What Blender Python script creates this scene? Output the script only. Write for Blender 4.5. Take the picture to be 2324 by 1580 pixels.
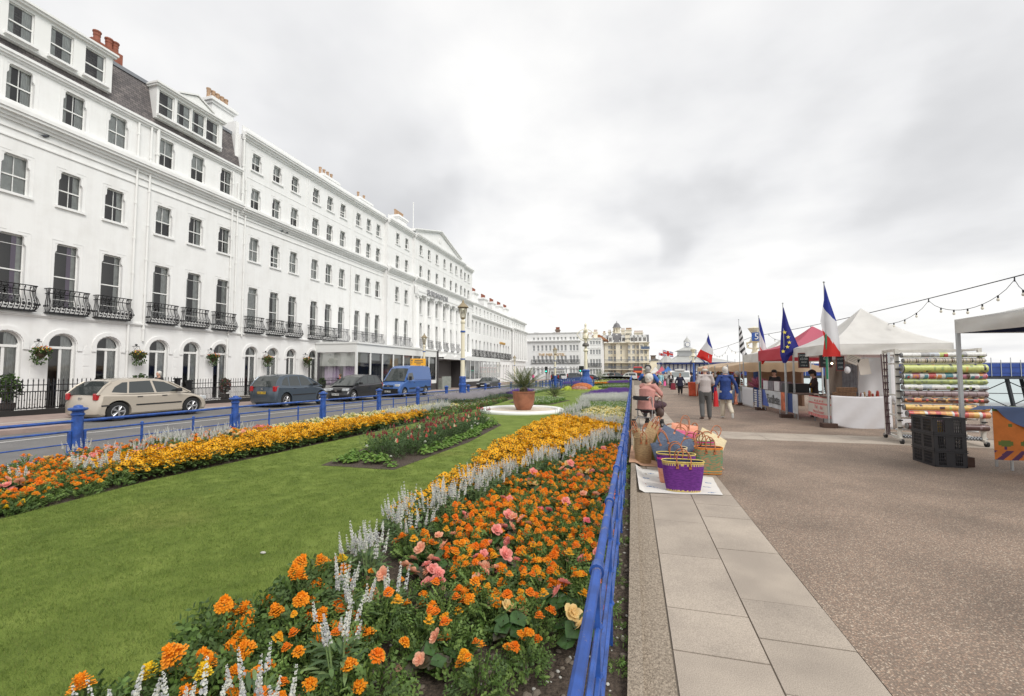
import bpy, bmesh, math, random
from mathutils import Vector, Matrix, noise as mnoise
R = math.radians
PI = math.pi
random.seed(7)
for o in list(bpy.data.objects): bpy.data.objects.remove(o)
SC = bpy.context.scene
COL = SC.collection
HID = bpy.data.collections.new("prototypes")      # sources for ground cover, never linked to the scene
# ---------------------------------------------------------------- camera, world, sun, exposure
CAMZ = 1.65
YAW = math.atan(0.273 * math.cos(math.atan(0.051)))
PITCH = math.atan(0.051)
cam = bpy.data.cameras.new("camera")
cam.sensor_width = 36.0; cam.lens = 36.0 * 1000 / 2324
cam.clip_start = 0.05; cam.clip_end = 6000
co = bpy.data.objects.new("camera", cam); COL.objects.link(co)
co.location = (0, 0, CAMZ)
co.rotation_euler = (PI / 2 + PITCH, 0, YAW)
SC.camera = co
SUN_AZ = R(128)       # compass style, measured clockwise from +Y: the sea side, a little behind the camera
SUN_EL = R(46)
w = bpy.data.worlds.new("World"); SC.world = w; w.use_nodes = True
nt = w.node_tree; nt.nodes.clear()
def N(tree, kind, **kw):
 n = tree.nodes.new(kind)
 for k, v in kw.items():
  if k.startswith("i_"):
   n.inputs[k[2:].replace("_", " ")].default_value = v
  elif k.startswith("n_"):
   n.inputs[int(k[2:])].default_value = v
  else: setattr(n, k, v)
 return n
sky = N(nt, "ShaderNodeTexSky", sky_type='NISHITA', sun_disc=False, sun_elevation=SUN_EL, sun_rotation=SUN_AZ, dust_density=3.0)
skb = N(nt, "ShaderNodeBackground", i_Strength=0.06)
nt.links.new(sky.outputs[0], skb.inputs[0])
tc = N(nt, "ShaderNodeTexCoord")
sep = N(nt, "ShaderNodeSeparateXYZ"); nt.links.new(tc.outputs["Generated"], sep.inputs[0])
def wm(op, a, b=None, clamp=False):
 n = N(nt, "ShaderNodeMath", operation=op, use_clamp=clamp)
 for i, s in enumerate((a, b)):
  if s is None: continue
  if isinstance(s, (int, float)): n.inputs[i].default_value = s
  else: nt.links.new(s, n.inputs[i])
 return n.outputs[0]
zz = wm('MAXIMUM', wm('ADD', sep.outputs[2], 0.16), 0.05)
comb = N(nt, "ShaderNodeCombineXYZ")
nt.links.new(wm('DIVIDE', sep.outputs[0], zz), comb.inputs[0])
nt.links.new(wm('DIVIDE', sep.outputs[1], zz), comb.inputs[1])
comb.inputs[2].default_value = 3.3
n1 = N(nt, "ShaderNodeTexNoise", i_Scale=0.75, i_Detail=4.0, i_Roughness=0.45, i_Distortion=0.25)
n2 = N(nt, "ShaderNodeTexNoise", i_Scale=2.6, i_Detail=5.0, i_Roughness=0.5)
for n in (n1, n2): nt.links.new(comb.outputs[0], n.inputs["Vector"])
val = wm('ADD', wm('MULTIPLY', n1.outputs[0], 0.50), wm('MULTIPLY', n2.outputs[0], 0.30))
def pixdir(px, py):
 v = Vector(((px - 1162) / 1000, (790 - py) / 1000, -1)).normalized()
 return (co.rotation_euler.to_matrix() @ v)
wn = N(nt, "ShaderNodeTexNoise", i_Scale=3.2, i_Detail=4.0); nt.links.new(tc.outputs["Generated"], wn.inputs["Vector"])
wsub = N(nt, "ShaderNodeVectorMath", operation='SUBTRACT'); nt.links.new(wn.outputs["Color"], wsub.inputs[0]); wsub.inputs[1].default_value = (.5, .5, .5)
wsc = N(nt, "ShaderNodeVectorMath", operation='SCALE'); nt.links.new(wsub.outputs[0], wsc.inputs[0]); wsc.inputs["Scale"].default_value = .42
wadd = N(nt, "ShaderNodeVectorMath", operation='ADD'); nt.links.new(tc.outputs["Generated"], wadd.inputs[0]); nt.links.new(wsc.outputs[0], wadd.inputs[1])
wnr = N(nt, "ShaderNodeVectorMath", operation='NORMALIZE'); nt.links.new(wadd.outputs[0], wnr.inputs[0])
def blob(px, py, r_deg, amt, val):
 d = pixdir(px, py)
 vm = N(nt, "ShaderNodeVectorMath", operation='DOT_PRODUCT')
 nt.links.new(wnr.outputs[0], vm.inputs[0]); vm.inputs[1].default_value = d
 mr = N(nt, "ShaderNodeMapRange", interpolation_type='SMOOTHSTEP')
 mr.inputs["From Min"].default_value = math.cos(R(r_deg)); mr.inputs["From Max"].default_value = math.cos(R(r_deg * 0.05))
 mr.inputs["To Max"].default_value = amt * .62
 nt.links.new(vm.outputs["Value"], mr.inputs["Value"])
 wob = wm('MULTIPLY', mr.outputs[0], wm('ADD', wm('MULTIPLY', n2.outputs[0], 1.5), 0.25))
 return wm('ADD', val, wob)
for px, py, rr, am in ((780, 330, 15, -0.13), (950, 420, 11, -0.13), (1010, 470, 6, -0.08), (640, 40, 16, -0.08), (1560, 470, 6.5, -0.15),
      (1540, 540, 4, -0.08), (2130, 300, 9, -0.12), (2240, 190, 8, -0.07), (2280, 480, 10, -0.10), (1180, 60, 12, 0.02),
      (1250, 400, 8, 0.03), (560, 210, 7, 0.05), (1250, 620, 12, 0.05), (350, 60, 9, 0.04), (2050, 620, 10, -0.05)):
 val = blob(px, py, rr, am, val)
hz = N(nt, "ShaderNodeMapRange", interpolation_type='SMOOTHSTEP')
hz.inputs["From Min"].default_value = 0.0; hz.inputs["From Max"].default_value = 0.28
hz.inputs["To Min"].default_value = 0.08; hz.inputs["To Max"].default_value = 0.0
nt.links.new(sep.outputs[2], hz.inputs["Value"])
val = wm('ADD', val, hz.outputs[0])
cr = N(nt, "ShaderNodeValToRGB")
cr.color_ramp.elements[0].position = 0.20; cr.color_ramp.elements[0].color = (0.46, 0.462, 0.47, 1)
cr.color_ramp.elements[1].position = 0.46; cr.color_ramp.elements[1].color = (0.72, 0.715, 0.705, 1)
e = cr.color_ramp.elements.new(0.33); e.color = (0.605, 0.605, 0.61, 1)
nt.links.new(val, cr.inputs[0])
clb = N(nt, "ShaderNodeBackground", i_Strength=1.0)
nt.links.new(cr.outputs[0], clb.inputs[0])
mx = N(nt, "ShaderNodeMixShader"); mx.inputs[0].default_value = 0.93
nt.links.new(skb.outputs[0], mx.inputs[1]); nt.links.new(clb.outputs[0], mx.inputs[2])
wo = N(nt, "ShaderNodeOutputWorld"); nt.links.new(mx.outputs[0], wo.inputs[0])
sl = bpy.data.lights.new("sun", 'SUN'); sl.energy = 1.5; sl.angle = R(26); sl.color = (1.0, 0.97, 0.92)
so = bpy.data.objects.new("sun", sl); COL.objects.link(so); so.location = (30, -20, 60)
sd = Vector((math.sin(SUN_AZ) * math.cos(SUN_EL), math.cos(SUN_AZ) * math.cos(SUN_EL), math.sin(SUN_EL)))
so.rotation_euler = sd.to_track_quat('Z', 'Y').to_euler()
SC.view_settings.view_transform = 'Standard'; SC.view_settings.look = 'None'
SC.view_settings.exposure = 0.6; SC.view_settings.gamma = 1.0
SC.cycles.use_denoising = True
SC.cycles.max_bounces = 6; SC.cycles.diffuse_bounces = 3; SC.cycles.glossy_bounces = 2
SC.cycles.transmission_bounces = 4; SC.cycles.transparent_max_bounces = 8
SC.cycles.caustics_reflective = False; SC.cycles.caustics_refractive = False
# ---------------------------------------------------------------- lie of the land and pixel -> point
KR = [(-60, 0), (0, 0), (9, -.035), (16, -.11), (22, -.21), (48, -.5), (130, -.9), (4000, -.9)]
KP = [(-60, 0), (0, 0), (16, 0), (36, -.2), (50, -.25), (80, -.4), (130, -.6), (4000, -.6)]
def lerpk(K, y):
 for (a, b), (c, d) in zip(K, K[1:]):
  if y <= c: return b + (d - b) * (y - a) / (c - a)
 return K[-1][1]
def zg(x, y):
 wt = min(1, max(0, -x / 9.0))
 return lerpk(KR, y) * wt + lerpk(KP, y) * (1 - wt)
def ray(px, py):
 return co.rotation_euler.to_matrix() @ Vector(((px - 1162) / 1000, (790 - py) / 1000, -1))
def at(px, py, dz=0.0):
 z = dz
 for _ in range(20):
  d = ray(px, py); t = (z - CAMZ) / d.z
  z = .5 * z + .5 * (zg(d.x * t, d.y * t) + dz)
 return Vector((d.x * t, d.y * t, zg(d.x * t, d.y * t) + dz))
def atY(px, py, Y):
 d = ray(px, py); t = Y / d.y
 return Vector((d.x * t, Y, CAMZ + d.z * t))
def atX(px, py, X):
 d = ray(px, py); t = X / d.x
 return Vector((X, d.y * t, CAMZ + d.z * t))
# ---------------------------------------------------------------- materials
def new_mat(name):
 m = bpy.data.materials.new(name); m.use_nodes = True
 t = m.node_tree; b = t.nodes["Principled BSDF"]
 return m, t, b
def M(name, col, rough=.6, var=0.0, vs=3.0, bump=0.0, bs=30.0, metal=0.0, col2=None, spec=.5, coat=0, detail=4, emit=0, trans=0, sheen=0):
 m, t, b = new_mat(name)
 b.inputs["Roughness"].default_value = rough; b.inputs["Metallic"].default_value = metal
 b.inputs["Specular IOR Level"].default_value = spec
 if coat: b.inputs["Coat Weight"].default_value = coat; b.inputs["Coat Roughness"].default_value = .04
 c = (*col, 1)
 b.inputs["Base Color"].default_value = c
 if emit: b.inputs["Emission Color"].default_value = c; b.inputs["Emission Strength"].default_value = emit
 if var or bump or col2:
  co_ = N(t, "ShaderNodeTexCoord")
  if var or col2:
   n = N(t, "ShaderNodeTexNoise", i_Scale=vs, i_Detail=float(detail), i_Roughness=.6)
   t.links.new(co_.outputs["Object"], n.inputs["Vector"])
   r_ = N(t, "ShaderNodeValToRGB")
   r_.color_ramp.elements[0].position = .36; r_.color_ramp.elements[1].position = .64
   a = tuple(max(0, x * (1 - var)) for x in col); z = col2 or tuple(min(1, x * (1 + var)) for x in col)
   r_.color_ramp.elements[0].color = (*a, 1); r_.color_ramp.elements[1].color = (*z, 1)
   t.links.new(n.outputs[0], r_.inputs[0]); t.links.new(r_.outputs[0], b.inputs["Base Color"])
  if bump:
   n = N(t, "ShaderNodeTexNoise", i_Scale=bs, i_Detail=3.0)
   t.links.new(co_.outputs["Object"], n.inputs["Vector"])
   bp = N(t, "ShaderNodeBump", i_Strength=bump, i_Distance=.02)
   t.links.new(n.outputs[0], bp.inputs["Height"]); t.links.new(bp.outputs[0], b.inputs["Normal"])
 if trans:      # thin leaves and cloth pass some light
  tr = N(t, "ShaderNodeBsdfTranslucent"); tr.inputs[0].default_value = c
  ms = N(t, "ShaderNodeMixShader"); ms.inputs[0].default_value = trans
  t.links.new(b.outputs[0], ms.inputs[1]); t.links.new(tr.outputs[0], ms.inputs[2])
  t.links.new(ms.outputs[0], t.nodes["Material Output"].inputs[0])
 return m
def mglass(name, tint=(.8, .85, .85), thru=.6):
 m, t, b = new_mat(name)
 t.nodes.remove(b)
 g = N(t, "ShaderNodeBsdfGlossy", i_Roughness=.03); tr = N(t, "ShaderNodeBsdfTransparent"); tr.inputs[0].default_value = (*tint, 1)
 fr = N(t, "ShaderNodeFresnel"); fr.inputs[0].default_value = 1.55
 mxs = N(t, "ShaderNodeMixShader"); mt = N(t, "ShaderNodeMath", operation='MULTIPLY_ADD', use_clamp=True)
 mt.inputs[1].default_value = thru; mt.inputs[2].default_value = .02
 t.links.new(fr.outputs[0], mt.inputs[0]); t.links.new(mt.outputs[0], mxs.inputs[0])
 t.links.new(tr.outputs[0], mxs.inputs[1]); t.links.new(g.outputs[0], mxs.inputs[2])
 t.links.new(mxs.outputs[0], t.nodes["Material Output"].inputs[0])
 return m
def ramp_tex(name, tex, cols, rough=.8, scale=10, bump=0, coord="Object", out=0, vecscale=None, const=False, **kw):
 """a texture node through a colour ramp; tex = 'noise' | 'voronoi' | 'wavex' ..."""
 m, t, b = new_mat(name); b.inputs["Roughness"].default_value = rough
 c_ = N(t, "ShaderNodeTexCoord"); src = c_.outputs[coord]
 if vecscale:
  mp = N(t, "ShaderNodeMapping"); mp.inputs["Scale"].default_value = vecscale; t.links.new(src, mp.inputs[0]); src = mp.outputs[0]
 if tex == 'noise': n = N(t, "ShaderNodeTexNoise", i_Scale=float(scale), i_Detail=4.0)
 elif tex == 'voronoi': n = N(t, "ShaderNodeTexVoronoi", i_Scale=float(scale)); out = 1
 else:
  n = N(t, "ShaderNodeTexWave", i_Scale=float(scale), bands_direction=tex[-1].upper()); n.inputs["Distortion"].default_value = kw.get('dist', 0)
 t.links.new(src, n.inputs["Vector"])
 r_ = N(t, "ShaderNodeValToRGB")
 if const: r_.color_ramp.interpolation = 'CONSTANT'
 els = r_.color_ramp.elements
 while len(els) < len(cols): els.new(.5)
 for i, (p, c) in enumerate(cols): els[i].position = p; els[i].color = (*c, 1)
 t.links.new(n.outputs[out], r_.inputs[0]); t.links.new(r_.outputs[0], b.inputs["Base Color"])
 if bump:
  bp = N(t, "ShaderNodeBump", i_Strength=bump, i_Distance=.01)
  t.links.new(n.outputs[0], bp.inputs["Height"]); t.links.new(bp.outputs[0], b.inputs["Normal"])
 return m
def render_white():
 m, t, b = new_mat("white_render"); b.inputs["Roughness"].default_value = .75
 c = N(t, "ShaderNodeTexCoord"); mp = N(t, "ShaderNodeMapping"); mp.inputs["Scale"].default_value = (1.6, 1.6, .16); t.links.new(c.outputs["Object"], mp.inputs[0])
 a = N(t, "ShaderNodeTexNoise", i_Scale=1.3, i_Detail=6.0, i_Roughness=.65); t.links.new(mp.outputs[0], a.inputs["Vector"])
 d = N(t, "ShaderNodeTexNoise", i_Scale=.9, i_Detail=7.0, i_Roughness=.7); t.links.new(c.outputs["Object"], d.inputs["Vector"])
 s_ = N(t, "ShaderNodeMath", operation='ADD'); t.links.new(a.outputs[0], s_.inputs[0]); t.links.new(d.outputs[0], s_.inputs[1])
 r_ = N(t, "ShaderNodeValToRGB"); e = r_.color_ramp.elements; e[0].position = .70; e[0].color = (.765, .76, .745, 1); e[1].position = 1.0; e[1].color = (.83, .83, .82, 1)
 h = N(t, "ShaderNodeMath", operation='MULTIPLY'); h.inputs[1].default_value = .92; t.links.new(s_.outputs[0], h.inputs[0]); t.links.new(h.outputs[0], r_.inputs[0]); t.links.new(r_.outputs[0], b.inputs["Base Color"])
 bp = N(t, "ShaderNodeBump", i_Strength=.08, i_Distance=.02); t.links.new(d.outputs[0], bp.inputs["Height"]); t.links.new(bp.outputs[0], b.inputs["Normal"]); return m
WHITE = render_white()
WHITE2 = M("white_paint", (.80, .80, .78), .5)
SOFFIT = M("plain_white_stone", (.74, .74, .73), .7)
DARK = M("dark_room", (.12, .11, .105), .9)
CURT = M("net_curtain", (.86, .86, .83), .9, var=.08, vs=6)
CURT2 = M("lilac_curtain", (.48, .36, .52), .9)
GLASS = mglass("window_glass", (.90, .92, .92), 1.2)
IRON = M("black_iron", (.012, .012, .014), .4)
BLUE = M("blue_paint", (.022, .078, .31), .45, var=.3, vs=9, coat=.1, bump=.15, bs=40)
def chipped():
 m = M("chipped_blue_paint", (.02, .072, .30), .55, var=.25, vs=6); t = m.node_tree; b = t.nodes["Principled BSDF"]; c = N(t, "ShaderNodeTexCoord")
 n = N(t, "ShaderNodeTexNoise", i_Scale=9.0, i_Detail=8.0, i_Roughness=.72); t.links.new(c.outputs["Object"], n.inputs["Vector"])
 mr = N(t, "ShaderNodeMapRange"); mr.inputs["From Min"].default_value = .57; mr.inputs["From Max"].default_value = .63; t.links.new(n.outputs[0], mr.inputs["Value"])
 mx_ = N(t, "ShaderNodeMixRGB"); mx_.inputs[2].default_value = (.20, .17, .17, 1); t.links.new(b.inputs["Base Color"].links[0].from_socket, mx_.inputs[1]); t.links.new(mr.outputs[0], mx_.inputs[0]); t.links.new(mx_.outputs[0], b.inputs["Base Color"]); return m
BLUED = chipped()
FARP = M("far_window_glass", (.36, .37, .38), .15)
CREAMP = M("cream_paint", (.76, .70, .54), .45)
GOLDP = M("aged_brass", (.30, .24, .15), .5, metal=.2)
POTRED = M("terracotta_pot", (.27, .09, .055), .8, var=.2, vs=8)
POTBUFF = M("buff_clay_pot", (.42, .28, .18), .8, var=.2, vs=8)
SLATE = None
# ---------------------------------------------------------------- mesh builder
class MB:
 def __init__(s): s.v = []; s.f = []; s.mi = []; s.mats = []; s.X = None
 def mat(s, m):
  if m not in s.mats: s.mats.append(m)
  return s.mats.index(m)
 def add(s, vs, fs, m):
  k = len(s.v); i = s.mat(m)
  if s.X is not None: vs = [tuple(s.X @ Vector(q)) for q in vs]
  s.v += [tuple(q) for q in vs]
  s.f += [tuple(k + j for j in f) for f in fs]; s.mi += [i] * len(fs)
 def box(s, x0, x1, y0, y1, z0, z1, m):
  s.add([(x0, y0, z0), (x1, y0, z0), (x1, y1, z0), (x0, y1, z0), (x0, y0, z1), (x1, y0, z1), (x1, y1, z1), (x0, y1, z1)],
    [(0, 3, 2, 1), (4, 5, 6, 7), (0, 1, 5, 4), (1, 2, 6, 5), (2, 3, 7, 6), (3, 0, 4, 7)], m)
 def prism(s, poly, y0, y1, m):           # polygon in x,z extruded along y
  n = len(poly)
  s.add([(x, y0, z) for x, z in poly] + [(x, y1, z) for x, z in poly],
    [tuple(range(n)), tuple(range(2 * n - 1, n - 1, -1))] + [(i, i + n, (i + 1) % n + n, (i + 1) % n) for i in range(n)], m)
 def extr(s, poly, x0, x1, m):            # profile in y,z extruded along x
  n = len(poly)
  s.add([(x0, y, z) for y, z in poly] + [(x1, y, z) for y, z in poly],
    [tuple(range(n)), tuple(range(2 * n - 1, n - 1, -1))] + [(i, i + n, (i + 1) % n + n, (i + 1) % n) for i in range(n)], m)
 def tube(s, pts, r, m, n=6, caps=True, rb=None):
  pts = [Vector(p) for p in pts]; vs = []; fs = []
  L = len(pts); up0 = None
  for i, p in enumerate(pts):
   d = (pts[min(i + 1, L - 1)] - pts[max(i - 1, 0)])
   d = d.normalized() if d.length > 1e-9 else Vector((0, 0, 1))
   if up0 is None: up0 = Vector((1, 0, 0)) if abs(d.x) < .8 else Vector((0, 1, 0))
   a = (up0 - d * up0.dot(d)); a = a.normalized() if a.length > 1e-6 else d.orthogonal().normalized()
   b = d.cross(a); up0 = a
   ri = r[i] if isinstance(r, (list, tuple)) else r
   rbi = (rb[i] if isinstance(rb, (list, tuple)) else rb) if rb is not None else ri
   for k in range(n):
    t = 2 * PI * k / n
    vs.append(p + a * (math.cos(t) * ri) + b * (math.sin(t) * rbi))
  for i in range(L - 1):
   for k in range(n):
    fs.append((i * n + k, i * n + (k + 1) % n, (i + 1) * n + (k + 1) % n, (i + 1) * n + k))
  if caps:
   fs.append(tuple(range(n - 1, -1, -1))); fs.append(tuple((L - 1) * n + k for k in range(n)))
  s.add(vs, fs, m)
 def lathe(s, prof, m, n=16, c=(0, 0, 0), caps=True):
  vs = []; fs = []; L = len(prof)
  for r, z in prof:
   for k in range(n):
    t = 2 * PI * k / n; vs.append((c[0] + r * math.cos(t), c[1] + r * math.sin(t), c[2] + z))
  for i in range(L - 1):
   for k in range(n): fs.append((i * n + k, i * n + (k + 1) % n, (i + 1) * n + (k + 1) % n, (i + 1) * n + k))
  if caps: fs.append(tuple(range(n - 1, -1, -1))); fs.append(tuple((L - 1) * n + k for k in range(n)))
  s.add(vs, fs, m)
 def ball(s, c, r, m, n=8, h=6, sc=(1, 1, 1)):
  vs = [(c[0], c[1], c[2] - r * sc[2])]; fs = []
  for i in range(1, h):
   a = -PI / 2 + PI * i / h
   for k in range(n):
    t = 2 * PI * k / n
    vs.append((c[0] + r * sc[0] * math.cos(a) * math.cos(t), c[1] + r * sc[1] * math.cos(a) * math.sin(t), c[2] + r * sc[2] * math.sin(a)))
  vs.append((c[0], c[1], c[2] + r * sc[2])); T = len(vs) - 1
  for k in range(n):
   fs.append((0, 1 + (k + 1) % n, 1 + k)); fs.append((T, T - n + k, T - n + (k + 1) % n))
  for i in range(h - 2):
   for k in range(n):
    a = 1 + i * n; fs.append((a + k, a + (k + 1) % n, a + n + (k + 1) % n, a + n + k))
  s.add(vs, fs, m)
 def grid(s, fn, nu, nv, m):              # fn(u,v) -> point; m a material or a function of u,v
  vs = [fn(i / nu, j / nv) for j in range(nv + 1) for i in range(nu + 1)]
  k = len(s.v)
  if s.X is not None: vs = [tuple(s.X @ Vector(q)) for q in vs]
  s.v += [tuple(q) for q in vs]
  for j in range(nv):
   for i in range(nu):
    a = k + j * (nu + 1) + i
    s.f.append((a, a + 1, a + nu + 2, a + nu + 1))
    s.mi.append(s.mat(m((i + .5) / nu, (j + .5) / nv) if callable(m) else m))
 def quad(s, a, b, c, d, m): s.add([a, b, c, d], [(0, 1, 2, 3)], m)
 def mesh(s, name, smooth=False):
  me = bpy.data.meshes.new(name); me.from_pydata(s.v, [], s.f)
  for m in s.mats: me.materials.append(m)
  if s.mats: me.polygons.foreach_set("material_index", s.mi)
  if smooth: me.polygons.foreach_set("use_smooth", [True] * len(me.polygons))
  me.update(); return me
 def build(s, name, parent=None, smooth=False, loc=(0, 0, 0), rz=0.0):
  return put(name, s.mesh(name, smooth), parent, loc, rz)
def put(name, me, parent=None, loc=(0, 0, 0), rz=0.0, sc=None):
 o = bpy.data.objects.new(name, me); COL.objects.link(o)
 o.parent = parent; o.location = loc; o.rotation_euler = (0, 0, rz)
 if sc: o.scale = sc
 return o
def tag(o, label=None, cat=None, group=None, kind=None):
 if label: o["label"] = label
 if cat: o["category"] = cat
 if group: o["group"] = group
 if kind: o["kind"] = kind
 return o
def thing(name, label, cat, loc=(0, 0, 0), rz=0.0, group=None):
 o = put(name, None, None, loc, rz); return tag(o, label, cat, group)
def copy_tree(o, parent=None):
 c = o.copy(); COL.objects.link(c)
 if parent is not None: c.parent = parent
 for ch in list(o.children): copy_tree(ch, c)
 return c
def evaluated(me, mods):
 o = bpy.data.objects.new("tmp", me); COL.objects.link(o)
 for k, kw in mods:
  m = o.modifiers.new(k, k)
  for a, b in kw.items(): setattr(m, a, b)
 dg = bpy.context.evaluated_depsgraph_get(); dg.update()
 r = bpy.data.meshes.new_from_object(o.evaluated_get(dg), depsgraph=dg)
 bpy.data.objects.remove(o); return r
_FONT = {}
def textmesh(txt, size, m, depth=.01, shear=0, space=1.0):
 k = (txt, size, m.name, depth, shear)
 if k in _FONT: return _FONT[k]
 cu = bpy.data.curves.new("lettering", 'FONT'); cu.body = txt; cu.size = size; cu.extrude = depth; cu.shear = shear
 cu.space_character = space
 cu.align_x = 'CENTER'; cu.align_y = 'CENTER'; cu.resolution_u = 2
 cu.materials.append(m)
 o = bpy.data.objects.new("tmp", cu); COL.objects.link(o)
 dg = bpy.context.evaluated_depsgraph_get(); dg.update()
 me = bpy.data.meshes.new_from_object(o.evaluated_get(dg), depsgraph=dg); bpy.data.objects.remove(o)
 me.name = "lettering"; _FONT[k] = me
 return me
def put_text(txt, size, m, parent, loc, rot, depth=.01, name="lettering", **kw):
 o = put(name, textmesh(txt, size, m, depth, **kw), parent, loc); o.rotation_euler = rot; return o
# ---------------------------------------------------------------- ground
YK = sorted(set([-30, -10, 0, 1, 2, 3, 4, 5, 6, 7, 8, 9, 12, 16, 19, 22, 27, 32, 36, 42, 48, 50, 60, 70, 80, 95, 110, 130, 150, 200, 300, 600]))
def sheet(name, x0, x1, y0, y1, dz, m, xs=(), ys=(), smooth=False):
 X = sorted(set([x0, x1] + [x for x in list(xs) + [-9, 0] if x0 < x < x1])); Y = sorted(set([y0, y1] + [y for y in YK + list(ys) if y0 < y < y1]))
 b = MB(); vs = [(x, y, zg(x, y) + dz) for y in Y for x in X]; nx = len(X)
 b.add(vs, [(j * nx + i, j * nx + i + 1, (j + 1) * nx + i + 1, (j + 1) * nx + i) for j in range(len(Y) - 1) for i in range(nx - 1)], m)
 return tag(b.build(name), kind="structure")
def kerb(name, x0, x1, y0, y1, dz0, dz1, m):
 b = MB(); Y = sorted(set([y0, y1] + [y for y in YK if y0 < y < y1]))
 for a, c in zip(Y, Y[1:]):
  zs = [zg(x, y) for x in (x0, x1) for y in (a, c)]
  v = [(x0, a, zs[0] + dz0), (x1, a, zs[2] + dz0), (x1, c, zs[3] + dz0), (x0, c, zs[1] + dz0),
    (x0, a, zs[0] + dz1), (x1, a, zs[2] + dz1), (x1, c, zs[3] + dz1), (x0, c, zs[1] + dz1)]
  b.add(v, [(4, 5, 6, 7), (0, 1, 5, 4), (1, 2, 6, 5), (2, 3, 7, 6), (3, 0, 4, 7)], m)
 return tag(b.build(name), kind="structure")
def aggregate():
 m, t, b = new_mat("exposed_aggregate"); b.inputs["Roughness"].default_value = .75
 c = N(t, "ShaderNodeTexCoord")
 v = N(t, "ShaderNodeTexVoronoi", i_Scale=92.0); t.links.new(c.outputs["Object"], v.inputs["Vector"])
 sp = N(t, "ShaderNodeSeparateColor"); t.links.new(v.outputs["Color"], sp.inputs[0])
 r_ = N(t, "ShaderNodeValToRGB"); els = r_.color_ramp.elements
 for i in range(5): els.new(.5)
 for i, (p, col) in enumerate([(0, (.15, .115, .095)), (.16, (.25, .19, .155)), (.35, (.35, .25, .20)), (.5, (.42, .34, .285)), (.68, (.48, .35, .27)), (.84, (.56, .48, .40)), (1, (.72, .66, .58))]):
  els[i].position = p; els[i].color = (*col, 1)
 t.links.new(sp.outputs[0], r_.inputs[0])
 mr = N(t, "ShaderNodeMapRange"); mr.inputs["From Min"].default_value = .30; mr.inputs["From Max"].default_value = .62
 t.links.new(v.outputs["Distance"], mr.inputs["Value"])
 mixc = N(t, "ShaderNodeMixRGB"); mixc.inputs[2].default_value = (.24, .20, .17, 1)
 t.links.new(mr.outputs[0], mixc.inputs[0]); t.links.new(r_.outputs[0], mixc.inputs[1])
 big = N(t, "ShaderNodeTexNoise", i_Scale=.9, i_Detail=5.0); t.links.new(c.outputs["Object"], big.inputs["Vector"])
 r2 = N(t, "ShaderNodeValToRGB"); r2.color_ramp.elements[0].position = .3; r2.color_ramp.elements[0].color = (.55, .50, .45, 1)
 r2.color_ramp.elements[1].position = .62; r2.color_ramp.elements[1].color = (.86, .78, .70, 1)
 t.links.new(big.outputs[0], r2.inputs[0])
 mul = N(t, "ShaderNodeMixRGB", blend_type='MULTIPLY'); mul.inputs[0].default_value = 1
 t.links.new(mixc.outputs[0], mul.inputs[1]); t.links.new(r2.outputs[0], mul.inputs[2]); t.links.new(mul.outputs[0], b.inputs["Base Color"])
 bp = N(t, "ShaderNodeBump", i_Strength=.5, i_Distance=.006, invert=True)
 t.links.new(v.outputs["Distance"], bp.inputs["Height"]); t.links.new(bp.outputs[0], b.inputs["Normal"])
 return m
AGG = aggregate()
def grass_mat():
 m, t, b = new_mat("mown_grass"); b.inputs["Roughness"].default_value = .85
 b.inputs["Specular IOR Level"].default_value = .15
 c = N(t, "ShaderNodeTexCoord")
 fine = N(t, "ShaderNodeTexNoise", i_Scale=110.0, i_Detail=3.0, i_Roughness=.7)
 mid = N(t, "ShaderNodeTexNoise", i_Scale=2.2, i_Detail=6.0, i_Roughness=.6, i_Distortion=.4)
 big = N(t, "ShaderNodeTexNoise", i_Scale=.45, i_Detail=3.0)
 for n in (fine, mid, big): t.links.new(c.outputs["Object"], n.inputs["Vector"])
 r1 = N(t, "ShaderNodeValToRGB"); e = r1.color_ramp.elements
 e[0].position = .30; e[0].color = (.120, .170, .034, 1); e[1].position = .70; e[1].color = (.215, .275, .062, 1)
 e = e.new(.52); e.color = (.165, .224, .045, 1)
 t.links.new(mid.outputs[0], r1.inputs[0])
 r2 = N(t, "ShaderNodeValToRGB"); e = r2.color_ramp.elements
 e[0].position = .28; e[0].color = (.62, .62, .62, 1); e[1].position = .72; e[1].color = (1.35, 1.35, 1.28, 1)
 t.links.new(fine.outputs[0], r2.inputs[0])
 mul = N(t, "ShaderNodeMixRGB", blend_type='MULTIPLY'); mul.inputs[0].default_value = .8
 t.links.new(r1.outputs[0], mul.inputs[1]); t.links.new(r2.outputs[0], mul.inputs[2])
 r3 = N(t, "ShaderNodeValToRGB"); e = r3.color_ramp.elements
 e[0].position = .60; e[0].color = (0, 0, 0, 1); e[1].position = .74; e[1].color = (.55, .55, .55, 1)
 t.links.new(big.outputs[0], r3.inputs[0])
 dry = N(t, "ShaderNodeMixRGB"); dry.inputs[2].default_value = (.25, .25, .07, 1)
 t.links.new(r3.outputs[0], dry.inputs[0]); t.links.new(mul.outputs[0], dry.inputs[1]); t.links.new(dry.outputs[0], b.inputs["Base Color"])
 bp = N(t, "ShaderNodeBump", i_Strength=.8, i_Distance=.02)
 t.links.new(fine.outputs[0], bp.inputs["Height"]); t.links.new(bp.outputs[0], b.inputs["Normal"])
 return m
GRASS = grass_mat()
SOIL = M("garden_soil", (.050, .034, .024), .95, col2=(.105, .078, .058), var=.35, vs=38, bump=1.0, bs=55, detail=8)
ASPH = M("asphalt", (.155, .150, .148), .85, var=.10, vs=1.2, bump=.3, bs=150)
ASPH2 = M("asphalt_verge", (.19, .18, .17), .85, var=.1, vs=2, bump=.3, bs=150)
PAVE = M("pink_paving", (.33, .25, .22), .85, var=.12, vs=2.4)
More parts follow.
